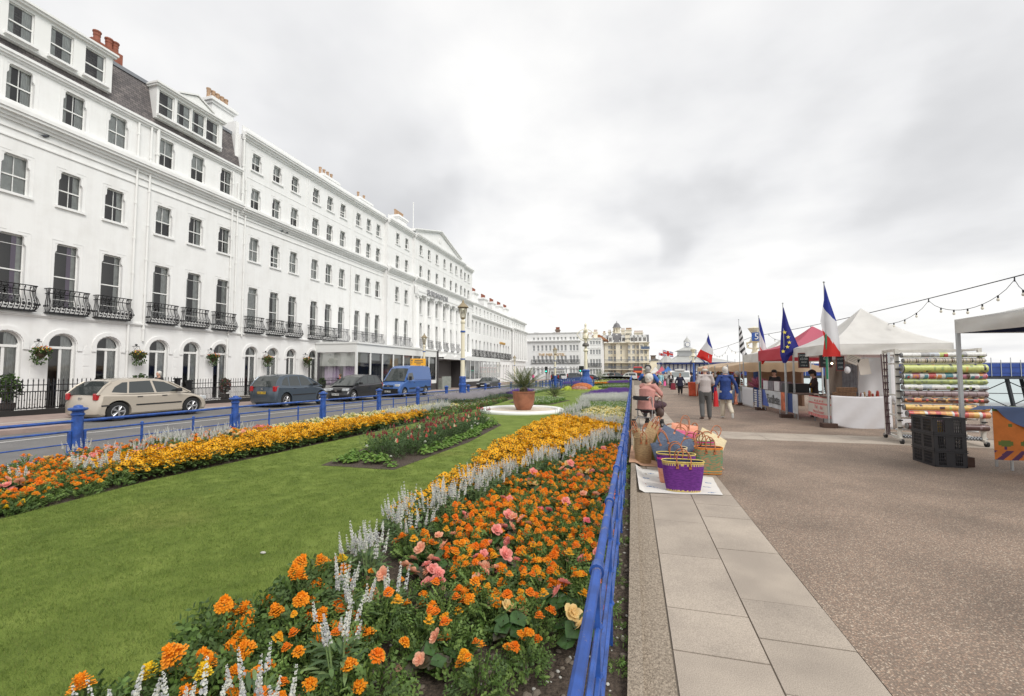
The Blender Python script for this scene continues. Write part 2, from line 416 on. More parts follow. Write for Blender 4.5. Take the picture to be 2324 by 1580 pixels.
YLW = M("yellow_line_paint", (.50, .42, .22), .8, var=.15, vs=8)
WLINE = M("road_line_paint", (.62, .61, .58), .8, var=.1, vs=8)
def slab_mat(name, base, dx, dy, x0=0, y0=0):
 m, t, b = new_mat(name); b.inputs["Roughness"].default_value = .85
 c = N(t, "ShaderNodeTexCoord")
 n1_ = N(t, "ShaderNodeTexNoise", i_Scale=170.0, i_Detail=2.0); n2_ = N(t, "ShaderNodeTexNoise", i_Scale=1.7, i_Detail=6.0)
 for n in (n1_, n2_): t.links.new(c.outputs["Object"], n.inputs["Vector"])
 r1 = N(t, "ShaderNodeValToRGB"); r1.color_ramp.elements[0].position = .3; r1.color_ramp.elements[1].position = .7
 r1.color_ramp.elements[0].color = (*[x * .72 for x in base], 1); r1.color_ramp.elements[1].color = (*[x * 1.22 for x in base], 1)
 t.links.new(n1_.outputs[0], r1.inputs[0])
 r2 = N(t, "ShaderNodeValToRGB"); r2.color_ramp.elements[0].position = .36; r2.color_ramp.elements[1].position = .60
 r2.color_ramp.elements[0].color = (.82, .81, .80, 1); r2.color_ramp.elements[1].color = (1.05, 1.04, 1.02, 1)
 t.links.new(n2_.outputs[0], r2.inputs[0])
 mul = N(t, "ShaderNodeMixRGB", blend_type='MULTIPLY'); mul.inputs[0].default_value = 1
 t.links.new(r1.outputs[0], mul.inputs[1]); t.links.new(r2.outputs[0], mul.inputs[2]); t.links.new(mul.outputs[0], b.inputs["Base Color"])
 bp = N(t, "ShaderNodeBump", i_Strength=.25, i_Distance=.004)
 t.links.new(n1_.outputs[0], bp.inputs["Height"]); t.links.new(bp.outputs[0], b.inputs["Normal"])
 return m
SLAB = slab_mat("paving_slab", (.40, .345, .29), 1, 1)
SLABS = [slab_mat("paving_slab_tone", tuple(c * k for c in (.40, .345, .29)), 1, 1) for k in (.95, 1.03)] + [SLAB]
EDGEC = M("rough_kerb_concrete", (.30, .245, .185), .95, col2=(.44, .365, .285), var=.25, vs=60, bump=.9, bs=90, detail=6)
JOINT = M("joint_dirt", (.17, .14, .11), .95)
SEAW = M("sea_water", (.30, .40, .40), .25, var=.05, vs=.05, bump=.3, bs=.6)
BEACH = M("shingle_beach", (.34, .28, .22), .9, var=.2, vs=2)
CONC = M("pale_concrete", (.50, .47, .42), .85, var=.1, vs=2, bump=.1, bs=60)
b = MB(); b.add([(-900, -60, -3.2), (14.5, -60, -3.2), (60, 3000, -3.2), (-900, 3000, -3.2)], [(0, 1, 2, 3)], ASPH); tag(b.build("ground"), kind="structure")
b = MB(); b.add([(12.6, -60, -3.0), (4000, -60, -3.0), (4000, 5200, -3.0), (12.6, 5200, -3.0)], [(0, 1, 2, 3)], SEAW); tag(b.build("sea"), kind="structure")
sheet("promenade", 1.255, 13.0, -30, 130, 0, AGG, xs=[4, 8])
kerb("promenade_edge_wall", 13.0, 13.35, -30, 130, -2.8, .12, CONC)
sheet("promenade_far", -7.8, 16.0, 130, 300, 0, AGG)
sheet("joint_bed", .2, 1.25, -30, 100, -.006, JOINT)
kerb("promenade_kerb", -.045, .035, -3, 100, -.1, .055, EDGEC)
sheet("kerb_strip", .035, .20, -3, 100, .004, EDGEC)
bm_ = MB(); rs = random.Random(3)
for c, (xa, xb) in enumerate(((.212, .725), (.735, 1.25))):
 y = -3.0 + (.35 if c else .05)
 while y < 60:
  L = .49 if rs.random() < .55 else .94
  if y > 14: L = .94
  z0, z1 = zg(0.7, y), zg(0.7, y + L)
  j = .0045; dz = rs.uniform(.0, .003)
  mm = rs.choice(SLABS)
  bm_.add([(xa, y + j, z0 - .02), (xb, y + j, z0 - .02), (xb, y + L - j, z1 - .02), (xa, y + L - j, z1 - .02),
     (xa, y + j, z0 + dz), (xb, y + j, z0 + dz), (xb, y + L - j, z1 + dz), (xa, y + L - j, z1 + dz)],
    [(4, 5, 6, 7), (0, 1, 5, 4), (1, 2, 6, 5), (2, 3, 7, 6), (3, 0, 4, 7)], mm)
  y += L
tag(bm_.build("paving_path"), kind="structure")
bm_ = MB(); x = 1.262
while x < 12.5:
 for ya, yb in ((11.75, 12.42), (12.43, 13.1)):
  L = .92; bm_.box(x + .004, x + L - .004, ya, yb, -.02, .005 + rs.uniform(0, .002), rs.choice(SLABS))
 x += .92
tag(bm_.build("paving_band"), kind="structure")
sheet("garden_soil", -9.55, -.045, -30, 47.0, 0.0, SOIL, xs=[-3, -7])
LAWN_Z = .03
def edge_poly(pts, z0, z1, m, name):
 bmm = bmesh.new(); top = [bmm.verts.new((x, y, zg(x, y) + z1)) for x, y in pts]
 f = bmm.faces.new(top);
 r_ = bmesh.ops.extrude_face_region(bmm, geom=[f])
 for v in [g for g in r_['geom'] if isinstance(g, bmesh.types.BMVert)]: v.co.z += z0 - z1
 bmesh.ops.triangulate(bmm, faces=[q for q in bmm.faces if len(q.verts) > 4])
 bmesh.ops.recalc_face_normals(bmm, faces=bmm.faces[:])
 me = bpy.data.meshes.new(name); bmm.to_mesh(me); bmm.free(); me.materials.append(m)
 return put(name, me)
RB = [(-8, -2.45), (0, -2.45), (1.7, -2.46), (2.6, -2.5), (3.4, -2.5), (4.6, -2.52), (6, -2.58), (8, -2.68), (10, -2.7), (12, -2.58), (14, -2.35), (15.5, -2.15), (17.5, -2.05), (20.5, -2.5), (26, -2.9), (32, -2.9), (36, -2.2), (42, -1.9), (47, -1.9)]
LB = [(-8, -6.4), (0, -6.45), (3.3, -6.72), (5, -6.95), (7.2, -6.85), (10, -6.75), (14, -6.7), (18, -6.75), (21, -6.9), (26, -7.4), (32, -8.0), (40, -8.2), (47, -8.2)]
lawn = MB(); ys = [(-8 + .5 * i) for i in range(111)]
def inpoly(x, y, P):
 c = False; n = len(P)
 for i in range(n):
  x1, y1 = P[i]; x2, y2 = P[(i + 1) % n]
  if (y1 > y) != (y2 > y) and x < (x2 - x1) * (y - y1) / (y2 - y1) + x1: c = not c
 return c
CBED = [(-5.2, 6.55), (-3.8, 6.55), (-3.62, 9.5), (-3.85, 12.9), (-4.5, 14.1), (-5.35, 14.3), (-5.6, 11), (-5.45, 8.2)]
for y0, y1 in zip(ys, ys[1:]):
 a0, a1, c0, c1 = lerpk(LB, y0), lerpk(LB, y1), lerpk(RB, y0), lerpk(RB, y1)
 K = 6
 for k in range(K):
  q = []
  for (s_, yy, l, r_) in ((k, y0, a0, c0), (k + 1, y0, a0, c0), (k + 1, y1, a1, c1), (k, y1, a1, c1)):
   xx = l + (r_ - l) * s_ / K; q.append((xx, yy, zg(xx, yy) + LAWN_Z))
  lawn.quad(*q, GRASS)
 for (x0, x1) in ((a0, a1), (c0, c1)):
  lawn.quad((x0, y0, zg(x0, y0) - .02), (x1, y1, zg(x1, y1) - .02), (x1, y1, zg(x1, y1) + LAWN_Z), (x0, y0, zg(x0, y0) + LAWN_Z), SOIL)
tag(lawn.build("lawn"), kind="structure")
def bed(name, P, h=.035):
 o = edge_poly(P, -.02, h, SOIL, name); tag(o, kind="structure"); return o
bed("flower_bed_soil", CBED)
BED2 = [(-6.9, 24.6), (-5.3, 21.6), (-4.0, 22.6), (-3.6, 26.6), (-5.3, 28.6), (-6.6, 27.4)]
bed("flower_bed_soil", BED2)
sheet("far_lawn", -8.4, -.6, 47.0, 128, -.02, GRASS)
kerb("garden_path_edge", -8.6, -.3, 46.4, 47.0, -.05, .02, CONC)
kerb("road_kerb", -10.1, -9.55, -30, 128, -.2, -.01, M("worn_kerb_stone", (.30, .27, .235), .9, var=.15, vs=3))
sheet("road", -19.4, -10.1, -30, 150, -.13, ASPH, xs=[-15])
sheet("far_road", -60, 16, 150, 300, -.13, ASPH)
sheet("junction_road", -60, -8.6, 128, 150, -.126, ASPH)
for xx in (-10.62, -10.42): sheet("yellow_line", xx - .05, xx + .05, -10, 46, -.124, YLW)
sheet("parking_line", -15.35, -15.25, -10, 24, -.124, WLINE)
kerb("pavement_kerb", -19.55, -19.4, -30, 128, -.2, .0, CONC)
sheet("pavement", -24.95, -19.55, -30, 128, -.004, PAVE)
b = kerb("pavement_buildout", -19.4, -16.95, -10, 9.8, -.2, .0, PAVE)
GRAVEL = M("pale_gravel", (.62, .55, .45), .9, var=.2, vs=30, bump=.6, bs=60)
RINGX, RINGY, RINGR = -4.42, 17.75, 1.72
rz_ = zg(RINGX, RINGY)
t = thing("planter_ring", "low white painted circular stone ring filled with gravel around the big pot", "planter", (RINGX, RINGY, rz_))
b = MB(); prof = [(RINGR - .30, .02), (RINGR - .30, .13), (RINGR - .26, .17), (RINGR - .06, .18), (RINGR, .14), (RINGR + .02, .10), (RINGR - .02, .0)]
b.lathe(prof, WHITE2, 64, caps=False); b.build("rim", t, True)
b = MB(); b.lathe([(.01, .115), (RINGR - .29, .11)], GRAVEL, 48, caps=False); b.build("gravel", t)
# ---------------------------------------------------------------- windows
def slate_mat():
 m, t, b = new_mat("roof_slate"); b.inputs["Roughness"].default_value = .55
 c = N(t, "ShaderNodeTexCoord"); mp = N(t, "ShaderNodeMapping"); mp.inputs["Rotation"].default_value = (R(90), 0, 0)
 sx = N(t, "ShaderNodeSeparateXYZ"); cx = N(t, "ShaderNodeCombineXYZ"); t.links.new(c.outputs["Object"], sx.inputs[0])
 t.links.new(sx.outputs[0], cx.inputs[0]); t.links.new(sx.outputs[2], cx.inputs[1])
 br = N(t, "ShaderNodeTexBrick", i_Scale=1.0); br.inputs["Color1"].default_value = (.13, .115, .115, 1); br.inputs["Color2"].default_value = (.24, .21, .20, 1)
 br.inputs["Mortar"].default_value = (.06, .055, .055, 1); br.inputs["Mortar Size"].default_value = .012; br.inputs["Brick Width"].default_value = .26; br.inputs["Row Height"].default_value = .13
 t.links.new(cx.outputs[0], br.inputs["Vector"])
 n = N(t, "ShaderNodeTexNoise", i_Scale=1.5, i_Detail=5.0); t.links.new(c.outputs["Object"], n.inputs["Vector"])
 r_ = N(t, "ShaderNodeValToRGB"); r_.color_ramp.elements[0].position = .35; r_.color_ramp.elements[0].color = (.6, .6, .62, 1); r_.color_ramp.elements[1].position = .65
 t.links.new(n.outputs[0], r_.inputs[0])
 mu = N(t, "ShaderNodeMixRGB", blend_type='MULTIPLY'); mu.inputs[0].default_value = 1
 t.links.new(br.outputs[0], mu.inputs[1]); t.links.new(r_.outputs[0], mu.inputs[2]); t.links.new(mu.outputs[0], b.inputs["Base Color"])
 return m
SLATE = slate_mat()
LEAD = M("lead_flashing", (.22, .23, .25), .5)
CREAM = M("cream_render", (.80, .74, .60), .75, var=.04, vs=.6)
BRICKD = M("dark_brick", (.20, .15, .12), .9, var=.25, vs=3)
def arcpts(r, cz, a0, a1, n, cx=0):
 return [(cx + r * math.cos(R(a0 + (a1 - a0) * i / n)), cz + r * math.sin(R(a0 + (a1 - a0) * i / n))) for i in range(n + 1)]
def shoulder(w, h, s):
 """the corner piece of a shouldered window head, left (s=-1) or right (s=1)"""
 P = [(-w / 2 - .001, h + .001), (-w / 2 - .001, h - .46), (-w / 2 + .02, h - .43), (-w / 2 + .03, h - .40), (-w / 2 + .06, h - .37), (-w / 2 + .07, h - .32), (-w / 2 + .07, h - .10),
   (-w / 2 + .09, h - .05), (-w / 2 + .13, h - .02), (-w / 2 + .16, h + .001)]
 return P if s < 0 else [(-x, z) for x, z in P][::-1]
_WM = {}; _FP = {}
def winmesh(kind, w, h, var=0, wall=None, sash=.5, open_=0):
 key = (kind, w, h, var, wall.name if wall else None, open_)
 if key in _WM: return _WM[key]
 wall = wall or WHITE
 d = .17; f = .045; fr = MB()
 fr.box(-w / 2 - .02, w / 2 + .02, .75, .77, -.1, h + .1, DARK)
 for x in (-w / 2 - .02, w / 2 + .02): fr.quad((x, d + .08, -.1), (x, .75, -.1), (x, .75, h + .1), (x, d + .08, h + .1), DARK)
 fr.quad((-w / 2, d + .08, h + .1), (w / 2, d + .08, h + .1), (w / 2, .75, h + .1), (-w / 2, .75, h + .1), DARK)
 fr.quad((-w / 2, d + .08, -.1), (w / 2, d + .08, -.1), (w / 2, .75, -.1), (-w / 2, .75, -.1), DARK)
 gl = MB(); cu = MB()
 top = h
 if kind in ('sash', 'tall', 'plain'):
  for x0, x1 in ((-w / 2, -w / 2 + f), (w / 2 - f, w / 2)): fr.box(x0, x1, d, d + .07, 0, h, WHITE2)
  fr.box(-w / 2 + f, w / 2 - f, d, d + .07, 0, .07, WHITE2); fr.box(-w / 2 + f, w / 2 - f, d, d + .07, h - .05, h, WHITE2)
  zm = h * (.47 if kind != 'tall' else .49)
  fr.box(-w / 2 + f, w / 2 - f, d - .012, d + .055, zm - .025, zm + .03, WHITE2)
  if open_: fr.box(-w / 2 + f, w / 2 - f, d + .02, d + .06, open_, open_ + .06, WHITE2);
  if kind == 'sash': fr.box(-.011, .011, d + .004, d + .05, .07, h - .05, WHITE2)
  if kind == 'tall':
   for q in (.14, .86): fr.box(-w / 2 + f, w / 2 - f, d + .003, d + .05, h * q - .01, h * q + .01, WHITE2)
  if kind != 'plain':
   fr.prism(shoulder(w, h, -1), .012, .12, wall); fr.prism(shoulder(w, h, 1), .012, .12, wall)
  gl.quad((-w / 2 + f, d + .03, .05), (w / 2 - f, d + .03, .05), (w / 2 - f, d + .03, h - .04), (-w / 2 + f, d + .03, h - .04), GLASS)
 elif kind == 'arch':
  r = w / 2; zt = h - r; b_ = zt - .12
  P = [(-r - .001, h + .001), (-r - .001, zt)] + arcpts(r, zt, 180, 90, 8)
  fr.prism(P, .003, d, wall); fr.prism([(-x, z) for x, z in P][::-1], .003, d, wall)
  for s_ in (-1, 1):
   x = s_ * (r - .04); fr.box(x - .04, x + .04, d, d + .08, 0, zt, WHITE2)
  fr.box(-r + .08, r - .08, d - .03, d + .08, b_ - .05, b_ + .06, WHITE2)
  x = .0; fr.box(-.05, .05, d, d + .08, 0, b_ - .05, WHITE2)
  ar = arcpts(r, zt, 180, 0, 12); ai = arcpts(r - .05, zt, 0, 180, 12)
  for i in range(12):
   a, b2, c, e_ = ar[i], ar[i + 1], ai[11 - i], ai[12 - i]
   fr.quad((a[0], d, a[1]), (e_[0], d, e_[1]), (c[0], d, c[1]), (b2[0], d, b2[1]), WHITE2)
  n = 22; ro = r + .22; ri = r + .03
  vs = []; fs = []
  for i in range(n + 1):
   a = PI * i / n; rr = ri + (.016 if i % 2 else 0)
   for rad, y in ((rr, .0), (rr, -.05), (ro, -.05), (ro, .0)): vs.append((rad * math.cos(a), y, zt + rad * math.sin(a)))
  for i in range(n):
   for k in range(3): fs.append((i * 4 + k, i * 4 + k + 1, i * 4 + 5 + k, i * 4 + 4 + k))
  fr.add(vs, fs, wall)
  for s_ in (-1, 1):
   xa, xb = sorted((s_ * ri, s_ * ro)); fr.box(xa, xb, -.05, 0, zt - .25, zt - .002, wall)
  gl.quad((-r + .05, d + .03, 0), (r - .05, d + .03, 0), (r - .05, d + .03, h - .03), (-r + .05, d + .03, h - .03), GLASS)
 cx = w / 2 - f
 def drape(x0, x1, z0, z1, m, y=d + .075):
  n = 8; vs = []
  for i in range(n + 1):
   x = x0 + (x1 - x0) * i / n; yy = y + (.03 if i % 2 else 0)
   vs += [(x, yy, z0), (x, yy, z1)]
  cu.add(vs, [(2 * i, 2 * i + 2, 2 * i + 3, 2 * i + 1) for i in range(n)], m)
 z0, z1 = .05, h - .03
 if kind == 'tall':
  if var == 0: drape(cx - .16, cx, z0, z1, CURT); drape(cx - .32, cx - .16, z0, z1, CURT2)
  elif var == 1: drape(cx - .30, cx, z0, z1, CURT); drape(-cx, -cx + .2, z0, z1, CURT)
  elif var == 2: drape(-cx, cx, z0, z1, CURT)
  else: drape(cx - .2, cx, z0, z1, CURT)
 elif kind == 'arch':
  drape(.03, cx, z0 + .1, z1, CURT)
  if var == 2: drape(-cx, 0, z0, z1, CURT)
 else:
  if var == 0: drape(cx - .22, cx, z0, z1, CURT)
  elif var == 1: drape(-cx, cx, z0 if h > 1.4 else z0, z1, CURT)
  elif var == 2: drape(-cx, -cx + .2, z0, z1, CURT); drape(cx - .3, cx, z0, z1, CURT)
  elif var == 3: drape(-cx, cx, h * .45, z1, CURT)
 if kind in ('sash', 'tall') and wall is WHITE:
  e_ = .11; tk = .012
  for s_ in (-1, 1):
   xa, xb = sorted((s_ * (w / 2 + e_), s_ * (w / 2 + e_ + .03))); fr.box(xa, xb, -tk, 0, 0, h + .16, wall)
  fr.box(-w / 2 - e_ + .001, -.18, -tk, 0, h + .13, h + .16, wall); fr.box(.18, w / 2 + e_ - .001, -tk, 0, h + .13, h + .16, wall)
 fr.box(-w / 2 - .12, w / 2 + .12, -.09, d - .004, -.11, -.004, wall) if kind in ('sash', 'plain') else None
 _WM[key] = (fr.mesh("window"), gl.mesh("pane"), cu.mesh("curtain") if cu.v else None)
 return _WM[key]
def put_window(parent, x, z, kind, w, h, var=0, wall=None, name="window", y=0, rz=0, label=None, open_=0):
 a, b_, c = winmesh(kind, w, h, var, wall, open_=open_)
 if wall is not None:
  if b_.name not in _FP: k = b_.copy(); k.materials[0] = FARP; _FP[b_.name] = k
  b_ = _FP[b_.name]
 o = put(name, a, parent, (x, y, z), rz)
 put("pane", b_, o)
 if c: put("curtain", c, o)
 return o
def holes_wall(mb, x0, x1, z0, z1, holes, m, y=0, depth=.17):
 X = sorted(set([x0, x1] + [h[0] for h in holes] + [h[1] for h in holes])); Z = sorted(set([z0, z1] + [h[2] for h in holes] + [h[3] for h in holes]))
 X = [x for x in X if x0 <= x <= x1]; Z = [z for z in Z if z0 <= z <= z1]
 for i in range(len(X) - 1):
  for j in range(len(Z) - 1):
   cx, cz = (X[i] + X[i + 1]) / 2, (Z[j] + Z[j + 1]) / 2
   if any(h[0] < cx < h[1] and h[2] < cz < h[3] for h in holes): continue
   mb.quad((X[i], y, Z[j]), (X[i + 1], y, Z[j]), (X[i + 1], y, Z[j + 1]), (X[i], y, Z[j + 1]), m)
 for a, b_, c, d in holes:
  for p, q in (((a, c), (a, d)), ((a, d), (b_, d)), ((b_, d), (b_, c)), ((b_, c), (a, c))):
   mb.quad((p[0], y, p[1]), (q[0], y, q[1]), (q[0], y + depth, q[1]), (p[0], y + depth, p[1]), m)
def cornice(mb, x0, x1, z, steps, m, y=0):
 """steps = (projection, height) from the bottom up"""
 for pr, h in steps:
  mb.box(x0, x1, y - pr, y + .06, z, z + h - .0005, m); z += h
BALM = {}
GREYI = M("grey_railing_paint", (.16, .16, .17), .5)
def balcony_mesh(w, detail=True, col=IRON):
 k = (w, detail, col.name)
 if k in BALM: return BALM[k]
 b = MB(); prof = [(-.27, .0), (-.38, .14), (-.41, .30), (-.36, .48), (-.27, .66), (-.24, .84), (-.28, .98), (-.31, 1.05)]
 n = max(6, int(w / .19)); rr = .017
 def bar(x, sx):
  b.tube([(x, y, z) for y, z in prof], rr, col, 4, False)
 for i in range(n + 1):
  x = -w / 2 + .04 + (w - .08) * i / n; bar(x, 1)
  if detail and i < n:
   xm = x + (w - .08) / n / 2
   b.ball((xm, -.42, .26), .062, col, 6, 4, (1, .5, 1.3)); b.ball((xm, -.37, .12), .045, col, 5, 3, (1.4, .5, 1)); b.ball((xm, -.38, .42), .034, col, 5, 3)
   b.ball((x, -.28, .97), .03, col, 5, 3, (1.5, .5, .8))
 for s_ in (-1, 1):
  for yb in (.0, .33, .66):
   pts = [(s_ * (w / 2 - .04 + (-.27 - y) * .45), y * (1 - yb), z) for y, z in prof]
   b.tube(pts, rr, col, 4, False)
   if detail: b.ball((s_ * (w / 2 + .06), -.38 * (1 - yb), .26), .04, col, 6, 4, (.5, 1, 1.3))
 for z, y, e in ((0, -.27, 0), (1.05, -.31, .03), (.84, -.24, 0)):
  b.tube([(-w / 2 + .04 - e, 0, z), (-w / 2 + .04 - e, y, z), (w / 2 - .04 + e, y, z), (w / 2 - .04 + e, 0, z)], .022, col, 4, False)
 b.box(-w / 2, w / 2, -.30, -.002, -.05, -.01, col)
 BALM[k] = b.mesh("balcony"); return BALM[k]
def pipe(parent, x, z0, z1, y=-.09, r=.05, name="drainpipe"):
 b = MB(); b.tube([(x, y, z0), (x, y, z1)], r, WHITE2, 8)
 z = z0 + .6
 while z < z1: b.tube([(x, y, z), (x, y, z + .12)], r * 1.35, WHITE2, 8); b.box(x - .02, x + .02, y, -.001, z + .03, z + .08, WHITE2); z += 1.85
 return b.build(name, parent)
def pots(parent, xs, y, z, m, h=.75, r=.13):
 for i, x in enumerate(xs):
  b = MB(); b.lathe([(r * 1.15, 0), (r * 1.15, .08), (r * .95, .12), (r * .85, h * .6), (r, h * .68), (r * .9, h * .72), (r * .95, h * .85), (r * 1.12, h * .9), (r * 1.12, h), (r * .7, h)], m if i % 2 else (POTRED if m is POTRED else POTBUFF), 10, (x, y, z))
  b.build("chimney_pot", parent)
def chimney(parent, x0, x1, y0, y1, z0, z1, npots, m=WHITE, pm=POTBUFF, nm="chimney"):
 b = MB(); b.box(x0, x1, y0, y1, z0, z1 - .45, m)
 b.box(x0 - .09, x1 + .09, y0 - .09, y1 + .09, z1 - .45, z1 - .28, m); b.box(x0 - .2, x1 + .2, y0 - .2, y1 + .2, z1 - .28, z1 - .1, m); b.box(x0 - .1, x1 + .1, y0 - .1, y1 + .1, z1 - .1, z1, m)
 o = b.build(nm, parent)
 pots(o, [x0 + (x1 - x0) * (i + .5) / npots for i in range(npots)], (y0 + y1) / 2, z1, pm)
 return o
FL1, FL2, FL3, FL4 = 4.45, 9.12, 12.97, 15.42      # sills
def groundfloor_trim(mb, u0, u1, cols):
 for a, c in zip(cols, cols[1:]):
  if c - a < 1.2: continue
  xm = (a + c) / 2; hw = (c - a) / 2 - .80
  if hw < .1: continue
  for z in (.2, .75, 1.3, 1.85): mb.box(xm - hw, xm + hw, -.016, 0, z, z + .48, WHITE)
  mb.prism([(xm - hw, 2.4), (xm + hw, 2.4), (xm + hw, 2.65), (xm, 2.85), (xm - hw, 2.65)], -.016, 0, WHITE)
def row_thing(name, label, y0, cat, group=None): return thing(name, label, cat, (-25, y0, 0), PI / 2, group)
# ---------------------------------------------------------------- the terrace on the left
rw = random.Random(11)
def house(y0, y1, cols, label, mans, nvar):
 t = row_thing("terrace_house", label, y0, "house"); L = y1 - y0; c = [q - y0 for q in cols]
 holes = []; WN = []
 for x in c:
  for kind, z, w, h in (('arch', -.05, 1.0, 3.35), ('tall', FL1, .93, 2.95), ('sash', FL2, .90, 1.62), ('sash', FL3, .90, 1.58)):
   if x - w / 2 < .05 or x + w / 2 > L - .05: continue
   holes.append((x - w / 2, x + w / 2, z, z + h)); WN.append((kind, x, z, w, h))
 b = MB(); holes_wall(b, 0, L, -1.0, 15.0, holes, WHITE);
 b.box(0, L, 8.0, 8.2, -1, 17.5, WHITE); b.quad((0, .17, -1), (0, 8, -1), (0, 8, 15), (0, .17, 15), WHITE)
 groundfloor_trim(b, 0, L, c)
 b.build("wall", t)
 b = MB()
 cornice(b, 0, L, 3.98, [(.05, .06), (.10, .08), (.04, .05)], WHITE)
 cornice(b, 0, L, 11.42, [(.05, .07)], WHITE); cornice(b, 0, L, 11.80, [(.06, .09)], WHITE)
 cornice(b, 0, L, 12.12, [(.10, .12), (.20, .14), (.36, .12), (.42, .16), (.34, .10), (.24, .10)], WHITE)
 cornice(b, 0, L, 14.72, [(.06, .10), (.16, .10), (.22, .12)], WHITE)
 b.build("cornice", t)
 for i, (kind, x, z, w, h) in enumerate(WN):
  var = rw.choice(nvar[kind])
  put_window(t, x, z, kind, w, h, var)
  if kind == 'tall': put("balcony", balcony_mesh(1.52), t, (x, 0, 4.22))
 r0, r1, top = (.10, 15.06), (.62, 17.35), 17.55
 b = MB(); b.extr([(r0[0], r0[1]), (r1[0], r1[1]), (r1[0] + .2, top), (7.9, top), (7.9, r0[1])], 0, L, SLATE)
 rf = b.build("roof", t)
 b = MB(); b.box(0, L, r1[0] - .03, r1[0] + .25, top - .14, top + .05, LEAD); b.build("ridge_flashing", rf)
 for (da, db, ws, ped) in mans:
  da -= y0; db -= y0
  dm = MB(); zb, zt = 15.52, 17.30
  hs = [(x - y0 - .42, x - y0 + .42, zb + .22, zt - .14) for x in ws if -.0 < x - y0]
  da_ = max(da, .0)
  holes_wall(dm, da_, db, zb, zt, hs, WHITE2, y=-.02, depth=.1)
  dm.quad((db, -.02, zb), (db, 1.0, zb), (db, 1.0, zt), (db, -.02, zt), WHITE2)
  dm.quad((da_, -.02, zb), (da_, -.02, zt), (da_, 1.0, zt), (da_, 1.0, zb), WHITE2)
  dm.quad((da_, -.02, zb), (da_, 1, zb), (db, 1, zb), (db, -.02, zb), WHITE2)
  dm.box(da_ - .1, db + .1, -.16, 1.2, zt, zt + .10, WHITE2); dm.box(da_ - .14, db + .14, -.24, 1.2, zt + .10, zt + .2, WHITE2); dm.box(da_ - .05, db + .05, -.05, 1.2, zt + .2, zt + .27, LEAD)
  if ped:
   pa, pb = ped[0] - y0, ped[1] - y0; pm_ = (pa + pb) / 2
   dm.prism([(pa, zt + .27), (pb, zt + .27), (pm_, zt + .72)], -.12, .8, WHITE2)
   for q0, q1 in (((pa - .08, zt + .27), (pm_, zt + .76)), ((pb + .08, zt + .27), (pm_, zt + .76))):
    dm.add([(q0[0], -.2, q0[1]), (q1[0], -.2, q1[1]), (q1[0], .8, q1[1]), (q0[0], .8, q0[1]), (q0[0], -.2, q0[1] + .09), (q1[0], -.2, q1[1] + .09), (q1[0], .8, q1[1] + .09), (q0[0], .8, q0[1] + .09)],
      [(0, 3, 2, 1), (4, 5, 6, 7), (0, 1, 5, 4), (1, 2, 6, 5), (2, 3, 7, 6), (3, 0, 4, 7)], WHITE2)
  do = dm.build("dormer", t)
  for k, x in enumerate(ws):
   if x - y0 < 0: continue
   put_window(do, x - y0, zb + .22, 'plain', .84, zt - zb - .36, [0, 2, 2, 0][k % 4], y=-.10)
 return t, L
hA, LA = house(8.2, 17.0, [10.15, 12.05, 13.95, 15.77], "white stucco terrace house at the left edge with a long dormer in its slate mansard",
    [(9.5, 15.35, [10.4, 11.95, 13.35, 14.65], None)], dict(arch=[0, 2], tall=[0, 0, 3], sash=[0, 2, 0, 1]))
hB, LB_ = house(17.0, 23.0, [18.18, 20.04, 21.95], "white stucco terrace house with a pedimented dormer, beside the taller hotel",
    [(17.5, 21.5, [18.05, 19.05, 19.95, 20.85], (18.7, 20.75))], dict(arch=[0, 0], tall=[1, 2, 1], sash=[0, 2, 3]))
pipe(hA, 8.45, 4.2, 14.7); pipe(hA, 8.35, .2, 4.0)
pipe(hB, .28, 3.2, 14.9); pipe(hB, .62, 12.8, 14.9, r=.08); pipe(hB, 5.35, 3.9, 14.6); pipe(hB, 5.75, 4.3, 14.0); pipe(hB, 5.3, .2, 3.7, r=.06)
chimney(hB, 5.35, 7.0, 1.9, 3.0, 17.3, 20.0, 5)
b = MB(); b.box(5.75, 5.995, .3, 8, 15.0, 18.3, WHITE); b.build("party_wall", hB)
o = None
v = atX(246, 117, -27.2); b = MB(); b.box(v.y - 9.2, v.y - 7.75, 1.8, 2.7, 17.4, v.z, POTRED); ch = b.build("chimney", hA); pots(ch, [v.y - 8.2 + q for q in (-.55, 0, .3)], 2.2, v.z, POTRED, .7, .17)
# ---------------------------------------------------------------- the hotel
HY0, HY1 = 23.0, 65.8
t = row_thing("seafront_hotel", "long white five storey seafront hotel with a central pediment above pilasters", HY0, "hotel"); HOT = t
wing = [24.25, 26.1, 27.9, 30.25, 32.0, 33.76, 36.1, 37.8, 39.5]; projc = [42.6, 44.6]
cent = [47.5, 49.7, 52.0, 54.4, 56.6, 58.5, 60.4]; endc = [62.7, 64.2]
allw = []
for x in wing + projc + cent + endc:
 for kind, z, w, h in (('tall', FL1, .88, 2.85), ('sash', FL2, .86, 1.62), ('sash', FL3 - .22, .84, 1.42), ('sash', FL4, .82, 1.22)):
  if x > 46 and kind == 'sash' and z == FL2: z, h, kind = 8.35, 2.35, 'sash'
  allw.append((kind, x - HY0, z, w, h))
for x in wing[:5]: allw.append(('arch', x - HY0, -.05, .98, 3.3))
L = HY1 - HY0
b = MB()
def seg(y0, y1, off):
 hs = [(x - w / 2, x + w / 2, z, z + h) for k, x, z, w, h in allw if y0 < x + HY0 < y1]
 holes_wall(b, y0 - HY0, y1 - HY0, -1, 17.3, hs, WHITE, y=-off)
segs = [(23.0, 40.6, 0), (40.6, 46.0, .45), (46.0, 61.5, .75), (61.5, 65.8, .45)]
def offs(yy):
 for a, c, o_ in segs:
  if a <= yy <= c: return o_
 return 0
